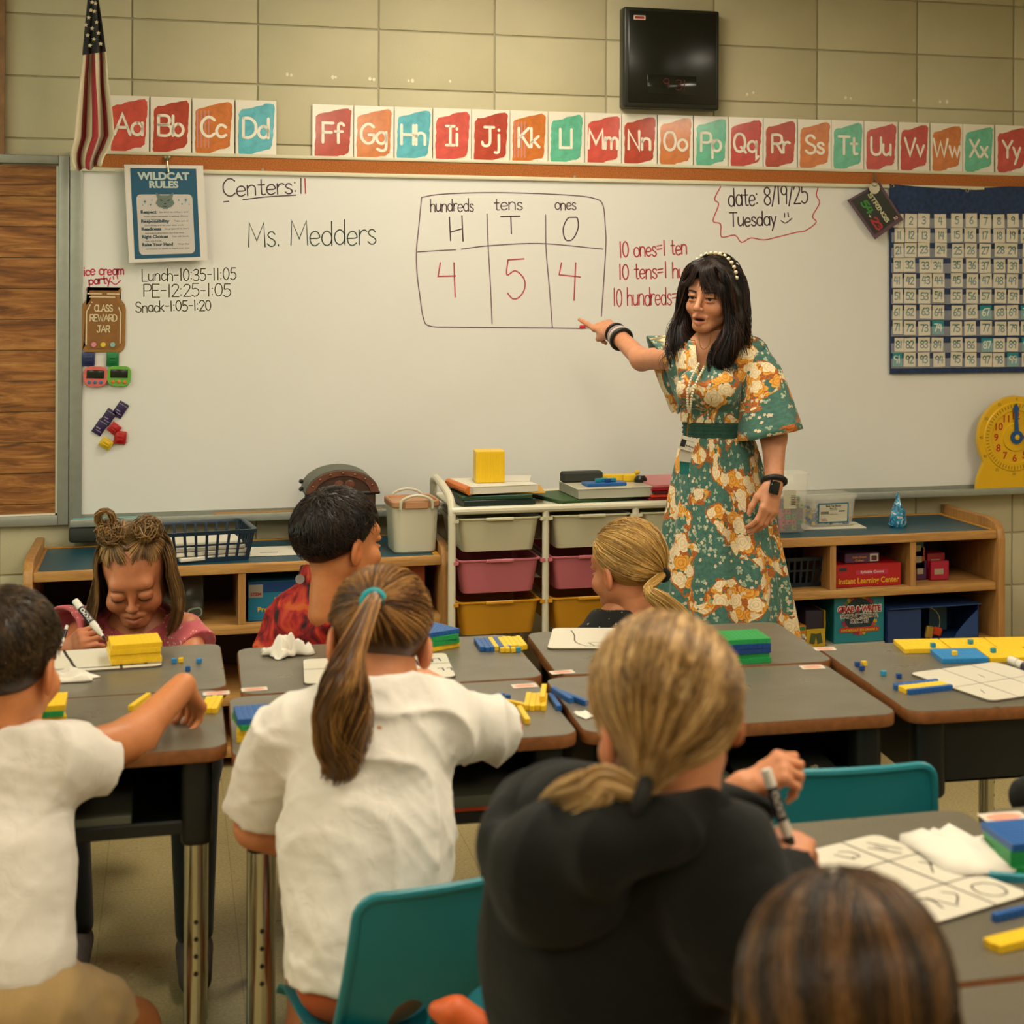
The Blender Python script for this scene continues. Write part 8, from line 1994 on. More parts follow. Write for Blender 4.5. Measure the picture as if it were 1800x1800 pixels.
for nm, (bx, by, bz), loops in (('left', (-.045, .008, .135), 0), ('right', (.042, .008, .135), 1)):
    parts = []; c_ = Vector((bx, by, bz)); r0 = np.random.default_rng(bx > 0)
    for k in range(230):      # looped coils of a messy bun
        ax_ = Vector(r0.normal(0, 1, 3)).normalized(); e1 = ax_.orthogonal().normalized(); e2 = ax_.cross(e1); R_ = .018 + .010 * r0.random(); sw = r0.uniform(2.5, 5.5); a0 = r0.uniform(0, 6.28); of = Vector(r0.normal(0, .006, 3))
        parts.append([list(c_ + of + (e1 * math.cos(a0 + sw * q / 13) + e2 * math.sin(a0 + sw * q / 13)) * R_ + ax_ * .006 * math.sin(q)) for q in range(14)])
    if loops == 1: 
        for k in range(40): parts.append([list(c_ + Vector((-.002 + .0004 * k, .0, .02)) + Vector((.016 * math.cos(a) * (1 + .012 * (k % 14)), .007 * math.sin(k * 1.7), .020 + (.020 + .0004 * (k % 14)) * math.sin(a)))) for a in [-.9 + 4.9 * q / 13 for q in range(14)]])
    sv = strands_mesh(np.array(parts), .0011, r0.uniform(.1, 1, len(parts)), 5, .8); core = sphere(.0235, c_, 14, 10)
    add_hair(P2, 'hair_bun', [(np.array(core[0]), np.array([f for f in core[1] if len(f) == 4]), np.full(len(core[0]), .3)), sv], H_LIGHT, HM)
make_marker('white marker with a dark label in the hand of the girl in pink', W3(132, 1056, 3.985), W3(185, 1124, 3.93), 'w', '#cdc8bb', capped=False)
make_marker('second marker with a red tip tucked in the fist of the girl in pink', W3(118, 1100, 4.02), W3(107, 1139, 3.97), 'red', '#8a2a2a', capped=False)

# ================================================================== boy in the red shirt, turned to the board
rng = np.random.default_rng(26)
P3 = person('boy with short dark hair in a red patterned shirt, turned towards the teacher', (.38, 4.25, 0))
HM = head_matrix(W3(596, 955, 4.16), rad(-58), rad(0), rad(0), 1.10)
hs, hp = head_piece(HM, True, SKIN, stubble=lin('#20150e')[:3])
b = SDF(); b.cap(W3(585, 985, 4.17), W3(572, 1045, 4.2), .047, .052); b.cap(W3(525, 1085, 4.22), W3(635, 1085, 4.18), .034, k=.04); b.cap(W3(575, 1100, 4.2), W3(575, 1280, 4.24), .065, k=.05)
b.chain([W3(505, 1090, 4.24), W3(470, 1180, 4.2), W3(540, 1175, 4.02)], [.042, .035, .026], .02); b.chain([W3(655, 1090, 4.14), W3(690, 1170, 4.1), W3(640, 1165, 3.95)], [.042, .035, .026], .02)
skin_part(P3, [hp, sdf_piece(b, .006, SKIN)])
def _red(t, b_):
    tc = t.new('ShaderNodeTexCoord').outputs['Object']; f = t.noise(16, 2, tc, .5, 1.8)
    t.set(b_.inputs['Base Color'], t.ramp(f, [(.30, lin('#1f0506')), (.42, lin('#6a0c10')), (.52, lin('#9c1216')), (.60, lin('#b5311a')), (.70, lin('#c2571e'))]))
s = SDF(); s.ecap(W3(575, 1100, 4.2), W3(575, 1290, 4.24), .125, .13, rad(-40), .72, .06); s.cap(W3(515, 1085, 4.23), W3(645, 1082, 4.17), .056, k=.05); s.cap(W3(584, 1012, 4.18), W3(586, 1070, 4.19), .074, .088, .03)
s.cone(W3(508, 1090, 4.24), W3(482, 1150, 4.22), .056, .054, .03); s.cone(W3(652, 1090, 4.14), W3(682, 1150, 4.12), .056, .052, .03)
s.half(W3(566, 1008, 4.2), (.45, .3, 1), k=.01); s.warp(wrinkle(41, .008, 30, 5)); V, F = s.mesh(.006); place('patterned_shirt', V, F, mat('red_patterned_knit', rough=.7, fn=_red), P3)
cl = [W3(578 + 50 * math.cos(a), 1020 + 9 * math.sin(a) + 18 * math.cos(a), 4.185 - .068 * math.sin(a)) for a in [2 * PI * k / 22 for k in range(22)]]
obj('collar', loft([[p + Vector((0, 0, dz)) + (p - W3(578, 1020, 4.185)) * ex for p in cl] for dz, ex in ((-.012, .06), (.010, .0), (.010, -.06), (-.008, 0))], True, False, False), mat('dark_red_knit', '#3a090b', .8), P3, world=True, smooth=180)
obj('zip_badge', xf(join(lathe([(.011, 0), (.011, .002)], 16)), frame(W3(527, 1018, 4.12), (1, 0, 0), (0, .2, 1))), mat('badge_grey', '#8a827c', .4, metal=.3), P3, world=True)
lower_body(P3, (.385, 4.27, .42), 4.12, cloth_mat('navy_trousers', '#1b2233', .9, .2))
add_hair(P3, 'hair', [scalp_cap(tint=.1, lift=.005, zmin=-.010), combed(rng, 2800, lambda d: crop(d, -.1), lift1=.011, r=.0012, ang=.34), combed(rng, 1600, lambda d: crop(d, .22) & ~crop(d, -.15), lift0=.0, lift1=.003, r=.0008, ang=.12, m=4, tint=(0, .6))], H_BLACK, HM)

# ================================================================== far blonde girl facing the board
rng = np.random.default_rng(27)
P4 = person('blonde child in a black dotted top with a ponytail, facing the whiteboard', (1.10, 4.20, 0))
HM = head_matrix(W3(1102, 1000, 4.24), rad(30), rad(4), rad(-3), 1.0)
hs, hp = head_piece(HM, True, SKIN_L)
b = SDF(); b.cap(W3(1098, 1040, 4.24), W3(1105, 1080, 4.25), .042, .046); b.cap(W3(1060, 1110, 4.25), W3(1165, 1108, 4.25), .045, k=.04); b.cap(W3(1112, 1120, 4.25), W3(1112, 1300, 4.25), .085, k=.05)
b.chain([W3(1040, 1120, 4.25), W3(1030, 1190, 4.2), W3(1075, 1180, 4.0)], [.036, .031, .024], .02); b.chain([W3(1185, 1120, 4.25), W3(1195, 1190, 4.2), W3(1150, 1180, 4.0)], [.036, .031, .024], .02)
skin_part(P4, [hp, sdf_piece(b, .006, SKIN_L)])
def _dots(t, b_):
    tc = t.new('ShaderNodeTexCoord').outputs['Object']; v = t.new('ShaderNodeTexVoronoi'); v.inputs['Scale'].default_value = 60; t.l.new(tc, v.inputs['Vector'])
    t.set(b_.inputs['Base Color'], t.mix(t.math('LESS_THAN', v.outputs['Distance'], .16), lin('#0f110e'), lin('#9a9a8c')))
s = SDF(); s.ecap(W3(1112, 1120, 4.25), W3(1112, 1310, 4.25), .115, .12, rad(10), .7, .06); s.cap(W3(1065, 1112, 4.25), W3(1162, 1110, 4.25), .05, k=.05); s.cap(W3(1106, 1082, 4.25), W3(1108, 1100, 4.25), .058, .07, .04)
s.cone(W3(1050, 1118, 4.25), W3(1036, 1165, 4.23), .05, .048, .03); s.cone(W3(1175, 1118, 4.25), W3(1190, 1165, 4.23), .05, .048, .03); s.half(W3(1104, 1070, 4.25), (0, .1, 1), k=.01); s.warp(wrinkle(51, .006, 30, 5))
V, F = s.mesh(.006); place('dotted_top', V, F, mat('black_dotted_cotton', rough=.85, fn=_dots), P4)
lower_body(P4, (1.115, 4.22, .42), 4.05, M_legg)
tie = (.030, -.098, -.012); add_hair(P4, 'hair', [scalp_cap(tint=.35, lift=.003), to_tie(rng, 2200, tie, lift=.005, r=.0011, tint=(.05, 1))], H_GOLD, HM)
tw = HM @ Vector(tie); gd = [tw, W3(1140, 1036, 4.10), W3(1162, 1056, 4.09), W3(1188, 1082, 4.10), W3(1212, 1110, 4.12), W3(1225, 1140, 4.14)]
add_hair(P4, 'ponytail', [pony(rng, 420, gd, [.010, .014, .024, .032, .030, .012], r=.0013, tint=(.1, 1))], H_GOLD)
tb = (gd[1] - tw).normalized(); n1 = tb.orthogonal().normalized(); n2 = tb.cross(n1)
obj('hair_tie', tube([tw + tb * .008 + (n1 * math.cos(2 * PI * k / 16) + n2 * math.sin(2 * PI * k / 16)) * .0145 for k in range(16)], .0062, 7, closed=True), MATS['black_elastic'], P4, world=True, smooth=180)
# the brown chair and black cloth at the picture's edge
plastic_chair('dark brown chair with a rounded back at the desk with the yellow flats', (1.405, 2.66, 0), rad(-3), mat('brown_chair_plastic', '#3a2416', .5), .36, .672, .40, 'oval')
s = SDF(); q = W3(1838, 1402, 2.70); s.cap(q + Vector((-.03, 0, .004)), q + Vector((.16, .02, .02)), .030, .04, .02); s.ell(q + Vector((.06, 0, -.09)), (.09, .045, .1), k=.03); s.warp(wrinkle(61, .008, 40, 4)); V, F = s.mesh(.006)
j = solo('jacket', (V.tolist(), F.tolist()), M_hood, 'black jacket hung over the dark brown chair at the picture edge', 'jacket', smooth=180)
# orange thing on the floor side of the turquoise chair
s = SDF(); s.chain([W3(768, 1775, 2.36), W3(800, 1782, 2.35), W3(830, 1808, 2.35), W3(842, 1850, 2.36)], [.012, .020, .022, .02], .02); V, F = s.mesh(.004)
solo('orange_strap', (V.tolist(), F.tolist()), mat('orange_rubber', '#c2551c', .5), 'bright orange rounded strap hanging by the turquoise chair cut-outs', 'strap', smooth=180)
# ================================================================== teacher
def _floral(t, b):
    at = t.new('ShaderNodeAttribute', attribute_name='puv'); uv = at.outputs['Vector']
    warp = t.new('ShaderNodeVectorMath', operation='ADD'); nz = t.new('ShaderNodeTexNoise'); nz.inputs['Scale'].default_value = 30; t.l.new(uv, nz.inputs['Vector'])
    sc = t.new('ShaderNodeVectorMath', operation='SCALE'); t.l.new(nz.outputs['Color'], sc.inputs[0]); sc.inputs['Scale'].default_value = .012
    t.l.new(uv, warp.inputs[0]); t.l.new(sc.outputs[0], warp.inputs[1]); P = warp.outputs[0]
    fine = t.noise(90, 3, uv)
    base = t.ramp(fine, [(.3, lin('#35594f')), (.7, lin('#466e62'))])
    clump = t.noise(9.5, 1, uv, .4)                                    # where the bouquets gather
    def flowers(col, scale, rad_, petals, stops, thr, off, jag=.28):
        nonlocal_c = col
        mp = t.new('ShaderNodeMapping'); mp.inputs['Location'].default_value = off; t.l.new(P, mp.inputs[0])
        v = t.new('ShaderNodeTexVoronoi'); v.voronoi_dimensions = '2D'; v.inputs['Scale'].default_value = scale; v.inputs['Randomness'].default_value = .8; t.l.new(mp.outputs[0], v.inputs['Vector'])
        d = t.new('ShaderNodeVectorMath', operation='SUBTRACT'); t.l.new(mp.outputs[0], d.inputs[0]); t.l.new(v.outputs['Position'], d.inputs[1])
        sp = t.new('ShaderNodeSeparateXYZ'); t.l.new(d.outputs[0], sp.inputs[0])
        sr = t.new('ShaderNodeSeparateColor'); t.l.new(v.outputs['Color'], sr.inputs[0])
        a = t.math('ADD', t.math('ARCTAN2', sp.outputs[1], sp.outputs[0]), t.math('MULTIPLY', sr.outputs[0], 6.28))
        pet = t.math('ABSOLUTE', t.math('COSINE', t.math('MULTIPLY', a, petals / 2)))
        R = t.math('MULTIPLY', t.math('ADD', 1 - jag, t.math('MULTIPLY', pet, jag)), rad_)
        R = t.math('MULTIPLY', R, t.math('ADD', .75, t.math('MULTIPLY', sr.outputs[1], .4)))
        rr = t.math('DIVIDE', t.math('MULTIPLY', v.outputs['Distance'], 1 / scale * 1.0), R)
        on = t.math('MULTIPLY', t.math('LESS_THAN', rr, 1.0), t.math('GREATER_THAN', clump, thr) if thr > 0 else t.math('GREATER_THAN', sr.outputs[2], -thr))
        # petals in rings: edges dark, bodies pale
        ring = t.math('FRACT', t.math('ADD', t.math('MULTIPLY', rr, 2.6), t.math('MULTIPLY', pet, .55)))
        c = t.ramp(t.math('ADD', t.math('MULTIPLY', ring, .6), t.math('MULTIPLY', fine, .4)), stops)
        return t.mix(on, col, c)
    c = flowers(base, 46, .0085, 3, [(.2, lin('#5d7a62')), (.5, lin('#8fa28a')), (.8, lin('#b8b79c'))], -.62, (1.3, 2.1, 0), .75)
    c = flowers(c, 30, .021, 5, [(.15, lin('#7a3c14')), (.45, lin('#9c5220')), (.8, lin('#b06a28'))], .50, (.2, .7, 0), .5)
    c = flowers(c, 21, .026, 6, [(.15, lin('#a2601a')), (.4, lin('#c68428')), (.75, lin('#d6a044'))], .525, (3.7, 1.2, 0))
    c = flowers(c, 19, .026, 5, [(.12, lin('#b98a4c')), (.3, lin('#cdb68c')), (.75, lin('#dccfb0'))], .53, (5.1, 4.4, 0))
    c = flowers(c, 62, .0055, 5, [(.2, lin('#b58f7c')), (.6, lin('#cfc2a4'))], -.78, (2.2, .4, 0), .4)
    t.set(b.inputs['Base Color'], c)
    t.set(b.inputs['Normal'], t.bump(t.noise(600, 2, uv), .15, .001))
M_floral = mat('floral_crepe', rough=.72, spec=.25, sheen=.15, fn=_floral)
rng = np.random.default_rng(31)
T = person('dark-haired woman in a green floral dress and pearl headband pointing at the whiteboard', (1.60, 4.95, 0))
TS = lin('#bd8260')[:3]
HM = head_matrix(W3(1252, 521, 5.20), rad(136), rad(3), rad(-5), .95)
MO = .0036
hs, hp = head_piece(HM, False, TS, mouth=MO, lid=.42, lip_k=.8)
nb = W3(1252, 606, 5.22)
b = SDF(); b.chain([HM @ Vector((0, -.03, -.10)), nb], [.047, .046], .02); b.cap(W3(1200, 634, 5.24), W3(1318, 634, 5.21), .038, k=.04); b.ecap(W3(1258, 655, 5.22), W3(1258, 760, 5.22), .075, .07, 0, .7, .05); b.ecap(W3(1240, 620, 5.20), W3(1250, 660, 5.21), .06, .06, 0, .7, .04)
Rs, re, rw = W3(1190, 628, 5.24), W3(1128, 632, 5.42), W3(1078, 582, 5.62)
b.chain([Rs, re, rw], [.038, .0335, .0255], .02)
Ls, le, lw = W3(1335, 640, 5.18), W3(1360, 768, 5.14), W3(1361, 852, 5.06)
b.chain([Ls, le, lw], [.042, .038, .0265], .02)
b.cap(W3(1225, 900, 5.2), (1.56, 4.94, .08), .07, .04, .03); b.cap(W3(1300, 900, 5.2), (1.68, 4.96, .08), .07, .04, .03); b.ecap(W3(1260, 760, 5.22), W3(1260, 880, 5.22), .07, .09, 0, .7, .05)
for fx in (1.56, 1.68): b.cap((fx, 4.96, .045), (fx - .02, 4.82, .03), .035, .026, .02)
ht = W3(1024, 548, 5.80)
h1 = hand_piece(hand_matrix(rw, (W3(1047, 566, 5.72) - rw), Vector((.05, -1.0, .25)), .92), TS, side=1, curl=((-.25, .05, .05), (1.2, 1.3, .6), (1.3, 1.3, .6), (1.35, 1.3, .6)), thumb=(.25, .5), thumb_up=-.45, spread=.1)
h0 = hand_piece(hand_matrix(lw, W3(1352, 900, 5.03) - lw, Vector((.45, -.8, .2)), .92), TS, side=-1, curl=((.35, .55, .3), (.4, .5, .3), (.42, .5, .3), (.45, .5, .3)), thumb=(.40, .25), thumb_up=-.35, spread=.02)
skin_part(T, [hp, sdf_piece(b, .005, TS), h1, h0])
add_face(T, HM, hs, '#2a1610', '#22160f', (-.15, -.1), .42, .0022, .0028, .003)
obj('teeth', xf(tube([(x, .077 - 6 * x * x, -.0615 - MO * .45) for x in (-.015, -.008, 0, .008, .015)], .0024, 6), HM), mat('teeth', '#b8a894', .3), T, world=True, smooth=180)
# ---- dress: bodice, waistband, flutter sleeves, pleated skirt
s = SDF(); hd = rad(-14)
s.ecap(W3(1260, 668, 5.21), W3(1262, 740, 5.21), .118, .105, hd, .72, .05); s.ecap(W3(1262, 735, 5.21), W3(1263, 765, 5.21), .104, .106, hd, .74, .03)
s.cap(W3(1205, 640, 5.23), W3(1320, 640, 5.2), .055, k=.05)
for x in (1222, 1268): s.ell(W3(x, 684, 5.12), (.058, .050, .058), k=.03)
s.cap(W3(1200, 622, 5.24), W3(1318, 622, 5.21), .052, k=.04)
s.half(W3(1255, 592, 5.22), (0, .1, 1), k=.01)
s.ell(W3(1238, 612, 5.10), (.034, .075, .105), k=.01, op='s'); s.cap(W3(1250, 560, 5.22), W3(1252, 612, 5.22), .058, k=.01, op='s')
s.warp(wrinkle(71, .006, 34, 4)); s.half(W3(1262, 741, 5.21), (0, 0, -1), k=.002)
V, F = s.mesh(.0048); o = place('bodice', V, F, M_floral, T); ctr = np.array(W3(1260, 700, 5.21))
ang = np.arctan2(V[:, 0] - ctr[0], -(V[:, 1] - ctr[1])); setvec(o.data, np.stack([ang * .12 + .31, V[:, 2] + .1, V[:, 2] * 0], -1))
M_wband = mat('smocked_waist', '#23483c', .85, var=.2, vscale=60, bump=.6, bscale=220, bdist=.004)
c_ = W3(1262, 752, 5.21); hdm = Matrix.Rotation(hd, 4, 'Z')
def oval(cx, z, rx, ry, n=64, f=None): return [tuple(Vector((cx.x, cx.y, 0)) + hdm.to_3x3() @ Vector((rx * math.cos(2 * PI * k / n) * (1 + (f(k) if f else 0)), ry * math.sin(2 * PI * k / n) * (1 + (f(k) if f else 0)), 0)) + Vector((0, 0, z))) for k in range(n)]
zt, zb = W3(1262, 735, 5.21).z, W3(1262, 768, 5.21).z
obj('waistband', loft([oval(c_, zt + (zb - zt) * q, .107 + .003 * math.sin(q * 28), .079 + .003 * math.sin(q * 28), 64, lambda k: .012 * math.sin(k * 2.2)) for q in [i / 12 for i in range(13)]], True, False, False), M_wband, T, world=True, smooth=180)
nS, mS = 220, 40; z0_ = .10; V = []; UVs = []
r_ = random.Random(5); ph = [r_.uniform(0, 6.28) for _ in range(5)]
for j in range(mS):
    v = j / (mS - 1); z = zb + .004 + (z0_ - zb) * v; rx = .107 + .155 * v ** .75; ry = .079 + .165 * v ** .8
    cx = Vector((c_.x + .025 * v, c_.y + .0 * v, 0))
    for k in range(nS):
        a = 2 * PI * k / nS; am = min(1, .12 + v * 1.5)
        fo = am * (.055 * math.sin(9 * a + ph[0] + .5 * v) + .040 * math.sin(14 * a + ph[1] - .4 * v) + .03 * math.sin(5 * a + ph[2]) + .018 * math.sin(27 * a + ph[3]) * (1 - v))
        sharp = 1 + fo + .05 * am * max(0, math.sin(9 * a + ph[0])) ** 3
        p = cx + hdm.to_3x3() @ Vector((rx * math.cos(a) * sharp, ry * math.sin(a) * sharp, 0)); V.append((p.x, p.y, z)); UVs.append((a * .20, z, 0))
F = [(j * nS + k, j * nS + (k + 1) % nS, (j + 1) * nS + (k + 1) % nS, (j + 1) * nS + k) for j in range(mS - 1) for k in range(nS)]
F = [tuple(reversed(f)) for f in F]
o = place('skirt', np.array(V), np.array(F), M_floral, T); setvec(o.data, UVs)
def sleeve(name, rings, uoff):
    """rings: (centre, x half-axis vector, y half-axis vector)"""
    n = 48; V, UV = [], []; L = 0; pc = None
    for i, (c, ex, ey) in enumerate(rings):
        c, ex, ey = Vector(c), Vector(ex), Vector(ey); L += (c - pc).length if pc is not None else 0; pc = c; v = i / (len(rings) - 1)
        for k in range(n):
            a = 2 * PI * k / n; f = 1 + .07 * v * math.sin(5 * a + 1.0) + .05 * v * math.sin(8 * a)
            sq = lambda t_: math.copysign(abs(t_) ** .72, t_); p = c + (ex * sq(math.cos(a)) + ey * sq(math.sin(a))) * f; V.append(tuple(p)); UV.append((uoff + a * .075, L * 1.0 + .6, 0))
    F = [(j * n + k, j * n + (k + 1) % n, (j + 1) * n + (k + 1) % n, (j + 1) * n + k) for j in range(len(rings) - 1) for k in range(n)]
    o = place(name, np.array(V), np.array(F), M_floral, T); setvec(o.data, UV); m_ = o.modifiers.new('thickness', 'SOLIDIFY'); m_.thickness = .003; m_.offset = 0
    _fixn(o.data); return o
def ringsof(keys, n=14):
    o = []
    for i in range(n):
        f = i / (n - 1) * (len(keys) - 1); k = min(int(f), len(keys) - 2); q = f - k
        o.append(tuple(Vector(keys[k][j]) * (1 - q) + Vector(keys[k + 1][j]) * q for j in range(3)))
    return o
def tb(T_, B_, dv): return ((T_ + B_) / 2, (T_ - B_) / 2, dv)
# left sleeve (on the picture's right): a wide flutter hanging over the upper arm
sleeve('sleeve', ringsof([tb(W3(1342, 606, 5.19), W3(1296, 622, 5.21), Vector((0, .055, .01))), tb(W3(1368, 645, 5.18), W3(1296, 668, 5.19), Vector((0, .078, 0))), tb(W3(1386, 695, 5.16), W3(1294, 722, 5.17), Vector((0, .095, 0))), tb(W3(1404, 752, 5.14), W3(1293, 776, 5.15), Vector((0, .115, -.01)))]), .9)
# right sleeve, lifted with the arm and hanging open below it
sleeve('sleeve', ringsof([tb(W3(1222, 596, 5.20), W3(1232, 684, 5.18), Vector((.02, .060, 0))), tb(W3(1188, 592, 5.27), W3(1212, 706, 5.21), Vector((.03, .085, 0))), tb(W3(1163, 595, 5.33), W3(1198, 718, 5.24), Vector((.02, .095, 0))), tb(W3(1142, 598, 5.39), W3(1188, 728, 5.27), Vector((.01, .105, 0)))]), 2.1)
# ---- hair
M_dk = H_DARK
core = SDF(); core.ell(SK_C + np.array([0, -.006, .004]), SK_R + .008, k=0)
core.half((0, .060, .046), (0, .8, -.9), k=.012); core.half((0, -.015, -.075), (0, .7, -1), k=.01)
for q in (-1, 1):
    core.chain([(q * .060, .030, .065), (q * .080, .012, .01), (q * .088, .004, -.06), (q * .086, .030, -.14), (q * .070, .055, -.20)], [.028, .026, .030, .036, .024], .02)
core.chain([(0, -.085, .02), (0, -.085, -.08), (0, -.075, -.18)], [.06, .062, .04], .03); core.chain([(.06, -.06, -.02), (.075, -.05, -.15)], [.045, .04], .03); core.chain([(-.06, -.06, -.02), (-.075, -.05, -.15)], [.045, .04], .03)
V, F = core.mesh(.0045); parts = [(V, F, np.full(len(V), .12))]
def locks(side, n, guides, rads, w_=.012):
    return pony(rng, n, [Vector(g_) for g_ in guides], rads, r=.0013, m=34, wave=.5, tint=(.0, 1), fray=.25, curl=w_, cf=11)
for q in (-1, 1):
    parts.append(locks(q, 760, [(q * .012, .045, .118), (q * .055, .058, .085), (q * .080, .040, .02), (q * .090, .022, -.06), (q * .094, .040, -.12), (q * .080, .062, -.17), (q * .070, .068, -.215), (q * .086, .070, -.245)], [.010, .018, .020, .026, .034, .036, .028, .006]))
    parts.append(locks(q, 480, [(q * .02, .0, .125), (q * .08, -.02, .06), (q * .095, -.02, -.04), (q * .100, -.01, -.12), (q * .105, .0, -.18), (q * .095, .01, -.23)], [.014, .026, .03, .036, .034, .008]))
    parts.append(locks(q, 46, [(q * .06, .06, .06), (q * .082, .05, -.05), (q * .10, .055, -.13), (q * .088, .07, -.18), (q * .115, .065, -.22), (q * .10, .07, -.25)], [.008, .012, .02, .02, .02, .01]))
parts.append(locks(0, 320, [(0, -.05, .118), (0, -.10, .06), (0, -.105, -.04), (0, -.10, -.14), (0, -.09, -.22)], [.03, .06, .07, .07, .05]))
# bangs: swept from the crown to both sides of the forehead, open in the middle
d = rng.uniform(-1, 1, 420); B_ = []
for x in d:
    sg = 1 if x > .18 else -1; e = abs(x - .18); x1 = x * .058 + sg * .016; zt_ = .012 + .020 * (1 - min(1, e * 1.1)) + (.012 if sg > 0 else .0) + rng.normal(0, .004)
    pts_ = [(x * .030, .048, .118), (x * .045 + sg * .002, .083, .098), (x * .052 + sg * .008, .098 - .05 * x * x, .065), (x1, .099 - 4.6 * x1 * x1, .038), (x1 * 1.08 + sg * .004, .098 - 4.9 * x1 * x1, zt_)]
    pts_ = [(p[0] + rng.normal(0, .0035) * (.3 + i * .3), p[1] + rng.normal(0, .0015), p[2] + (rng.normal(0, .006) if i == 4 else 0)) for i, p in enumerate(pts_)]
    B_.append([list(p) for p in catmull(pts_, 3)])
parts.append(strands_mesh(np.array(B_), .0010, np.clip(rng.normal(.5, .25, len(B_)), 0, 1)))
parts.append(to_tie(rng, 1200, (0, -.10, -.10), lambda d: hairline(d) & (d[:, 1] < .45), .011, .0013, pinch=9, tint=(0, 1)))
add_hair(T, 'hair', parts, M_dk, HM)
# ---- pearl headband, earrings, necklaces, badge, watch, bracelets
M_pearl = mat('pearl', '#cfc4a8', .22, coat=.4); M_gold = mat('thin_gold', '#9a7636', .3, metal=.8)
hb = t_hb = obj('headband', xf(tube([((SK_R[0] + .013) * math.sin(a), .022 - .03 * math.cos(a) + .0, .036 + (SK_R[2] + .0155) * math.cos(a)) for a in [rad(-95 + 190 * k / 24) for k in range(25)]], .0022, 6), HM), M_gold, T, world=True, smooth=180)
for k in range(15):
    a = rad(-72 + 144 * k / 14); obj('pearl', xf(sphere(.0064, ((SK_R[0] + .016) * math.sin(a), .022 - .03 * math.cos(a), .036 + (SK_R[2] + .019) * math.cos(a)), 12, 8), HM), M_pearl, hb, world=True, smooth=180)
for q in (-1, 1): obj('earring', xf(join(*[sphere(.0032, (q * .084, -.004, -.045 - .0075 * k), 8, 6) for k in range(4)]), HM), M_pearl, T, world=True, smooth=180)
def bead_string(name, pts, r, n):
    g = catmull(pts, 12); P = np.array([list(p) for p in g]); L = np.concatenate([[0], np.cumsum(np.linalg.norm(np.diff(P, axis=0), axis=1))]); q = np.linspace(0, L[-1], n)
    X = np.stack([np.interp(q, L, P[:, i]) for i in range(3)], -1); return obj(name, join(*[sphere(r, tuple(x), 8, 6) for x in X]), M_pearl, T, world=True, smooth=180, kind='stuff')
bead_string('pearl_lanyard', [W3(1228, 640, 5.06), W3(1215, 665, 5.03), W3(1209, 690, 5.025), W3(1209, 712, 5.035), W3(1211, 724, 5.05)], .0042, 22)
bead_string('pearl_lanyard', [W3(1238, 645, 5.05), W3(1226, 668, 5.02), W3(1217, 692, 5.015), W3(1214, 712, 5.03), W3(1212, 724, 5.05)], .0042, 20)
obj('necklace', tube(catmull([W3(1228, 585, 5.14), W3(1231, 608, 5.11), W3(1238, 614, 5.10), W3(1246, 606, 5.11), W3(1250, 588, 5.14)], 4), .0014, 5), M_gold, T, world=True)
obj('gold_chain', tube(catmull([W3(1240, 640, 5.05), W3(1226, 680, 5.02), W3(1224, 700, 5.02), W3(1236, 722, 5.03), W3(1248, 712, 5.03), W3(1252, 698, 5.04)], 5), .0016, 5), M_gold, T, world=True)
obj('lanyard_clip', join(tube([W3(1211, 726, 5.05), W3(1210, 745, 5.065), W3(1208, 766, 5.07)], .0022, 6), xf(tube([(.007 * math.cos(2 * PI * k / 12), .011 * math.sin(2 * PI * k / 12), 0) for k in range(12)], .0016, 5, closed=True), frame(W3(1212, 738, 5.05), (1, 0, 0), (0, 0, 1)))), M_gold, T, world=True)
bM = frame(W3(1208, 780, 5.05), Vector((.95, .05, -.30)).normalized(), Vector((.30, .0, .95)).normalized())
bd = obj('name_badge', xf(bevelled(prism(rrect(.050, .040, .004, 3), 0, .0012), .0003, 1), bM @ Matrix.Scale(-1, 4, (0, 0, 1))), mat('badge_white', '#c9c4b8', .35), T, world=True)
obj('badge_photo', xf(flat([(-.021, -.012), (-.005, -.012), (-.005, .010), (-.021, .010)], .0016), bM), mat('badge_photo', '#1c2026', .4), bd, world=True, smooth=0)
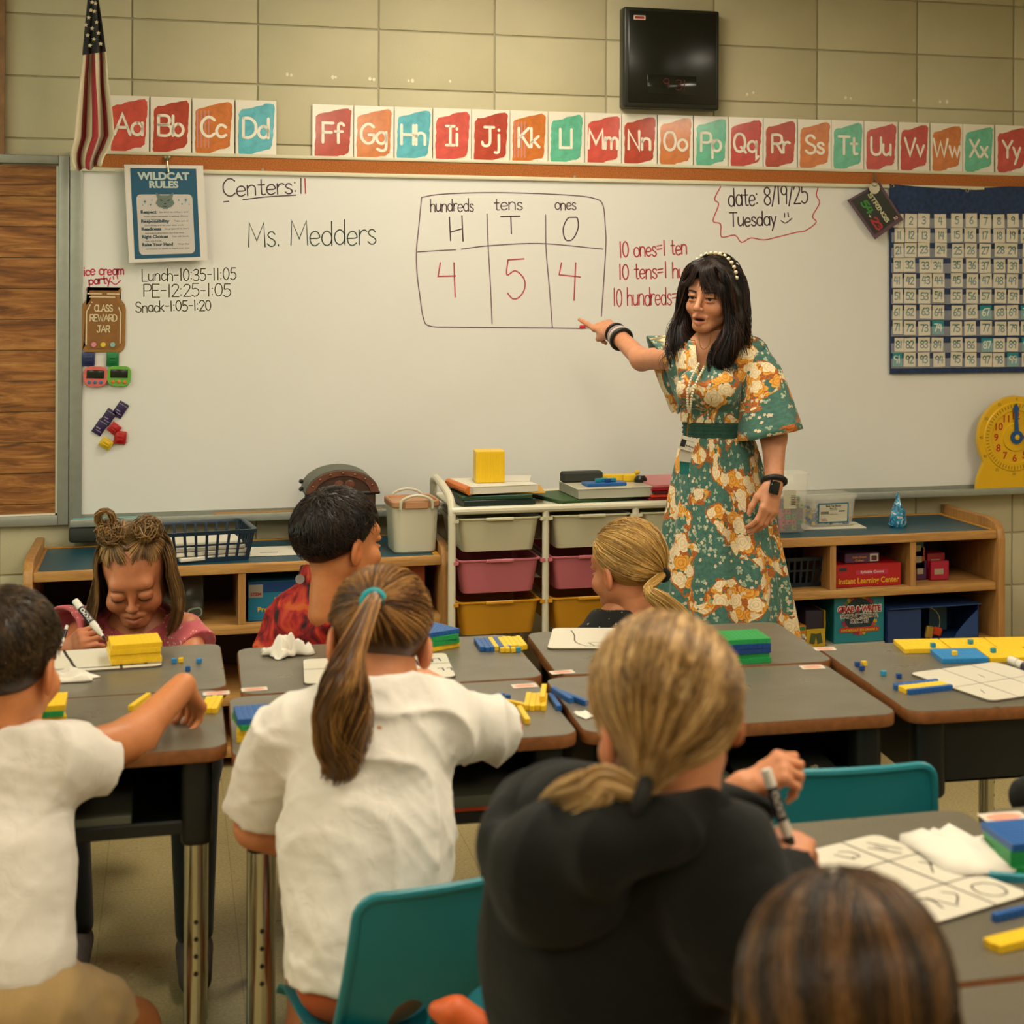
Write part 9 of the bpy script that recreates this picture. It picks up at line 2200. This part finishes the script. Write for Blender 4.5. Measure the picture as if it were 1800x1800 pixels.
gl = join(shift(ftext('Ms. Medders', .0055, .026, .02), .010, -.008), shift(ftext('Elementary', .003, .022, 0), .008, .008), shift(ftext('Teacher', .003, .012, 0), .010, -.015))
obj('badge_text', xf(([(p[0], p[1], .0017) for p in gl[0]], gl[1]), bM), mat('badge_ink', '#24262a', .5), bd, world=True, smooth=0)
bM2 = frame(W3(1205, 800, 5.06), Vector((.97, .05, -.15)).normalized(), Vector((.15, .0, .97)).normalized())
obj('badge_card', xf(prism(rrect(.038, .040, .002, 2), 0, .001), bM2), mat('badge_grey2', '#b5b0a4', .5), T, world=True)
obj('badge_tag', xf(prism(rrect(.030, .04, .004, 2), 0, .001), frame(W3(1203, 822, 5.08), (1, 0, 0), (0, 0, 1))), mat('badge_teal', '#0f6a66', .4), T, world=True)
def band(name, a, b, f, r, rt, m, par=T):
    a, b = Vector(a), Vector(b); c = a + (b - a) * f; z = (b - a).normalized(); n1 = z.orthogonal().normalized(); n2 = z.cross(n1)
    return obj(name, tube([c + (n1 * math.cos(2 * PI * k / 22) + n2 * math.sin(2 * PI * k / 22)) * r for k in range(22)], rt, 7, closed=True), m, par, world=True, smooth=180)
band('bracelet', re, rw, .93, .0320, .0048, mat('bracelet_black', '#15130f', .5)); band('bracelet', re, rw, .78, .0345, .0050, mat('bracelet_white', '#b5ada4', .6)); band('bracelet', re, rw, .70, .0355, .0062, MATS['bracelet_black']); band('bracelet', re, rw, .845, .0335, .0030, mat('bracelet_lilac', '#9a8a96', .6))
wb_ = band('watch', le, lw, .93, .0325, .0085, mat('watch_strap', '#0c0d0c', .55)); wp = W3(1358, 856, 5.02)
wz = Vector((.25, -.95, .1)).normalized(); wy = (lw - le).normalized(); wy = (wy - wz * wy.dot(wz)).normalized()
obj('watch_face', xf(rbox(.034, .040, .010, .005, 2), frame(wp + Vector((.006, 0, -.002)), wy.cross(wz), wy, wz)), mat('watch_glass', '#0e1114', .12), wb_, world=True)
# marker in the pointing hand
make_marker('white marker with a red cap sticking out of the teacher\'s pointing fist', W3(1066, 575, 5.66), W3(1020, 575, 5.72), 'red2', '#b01a2c')
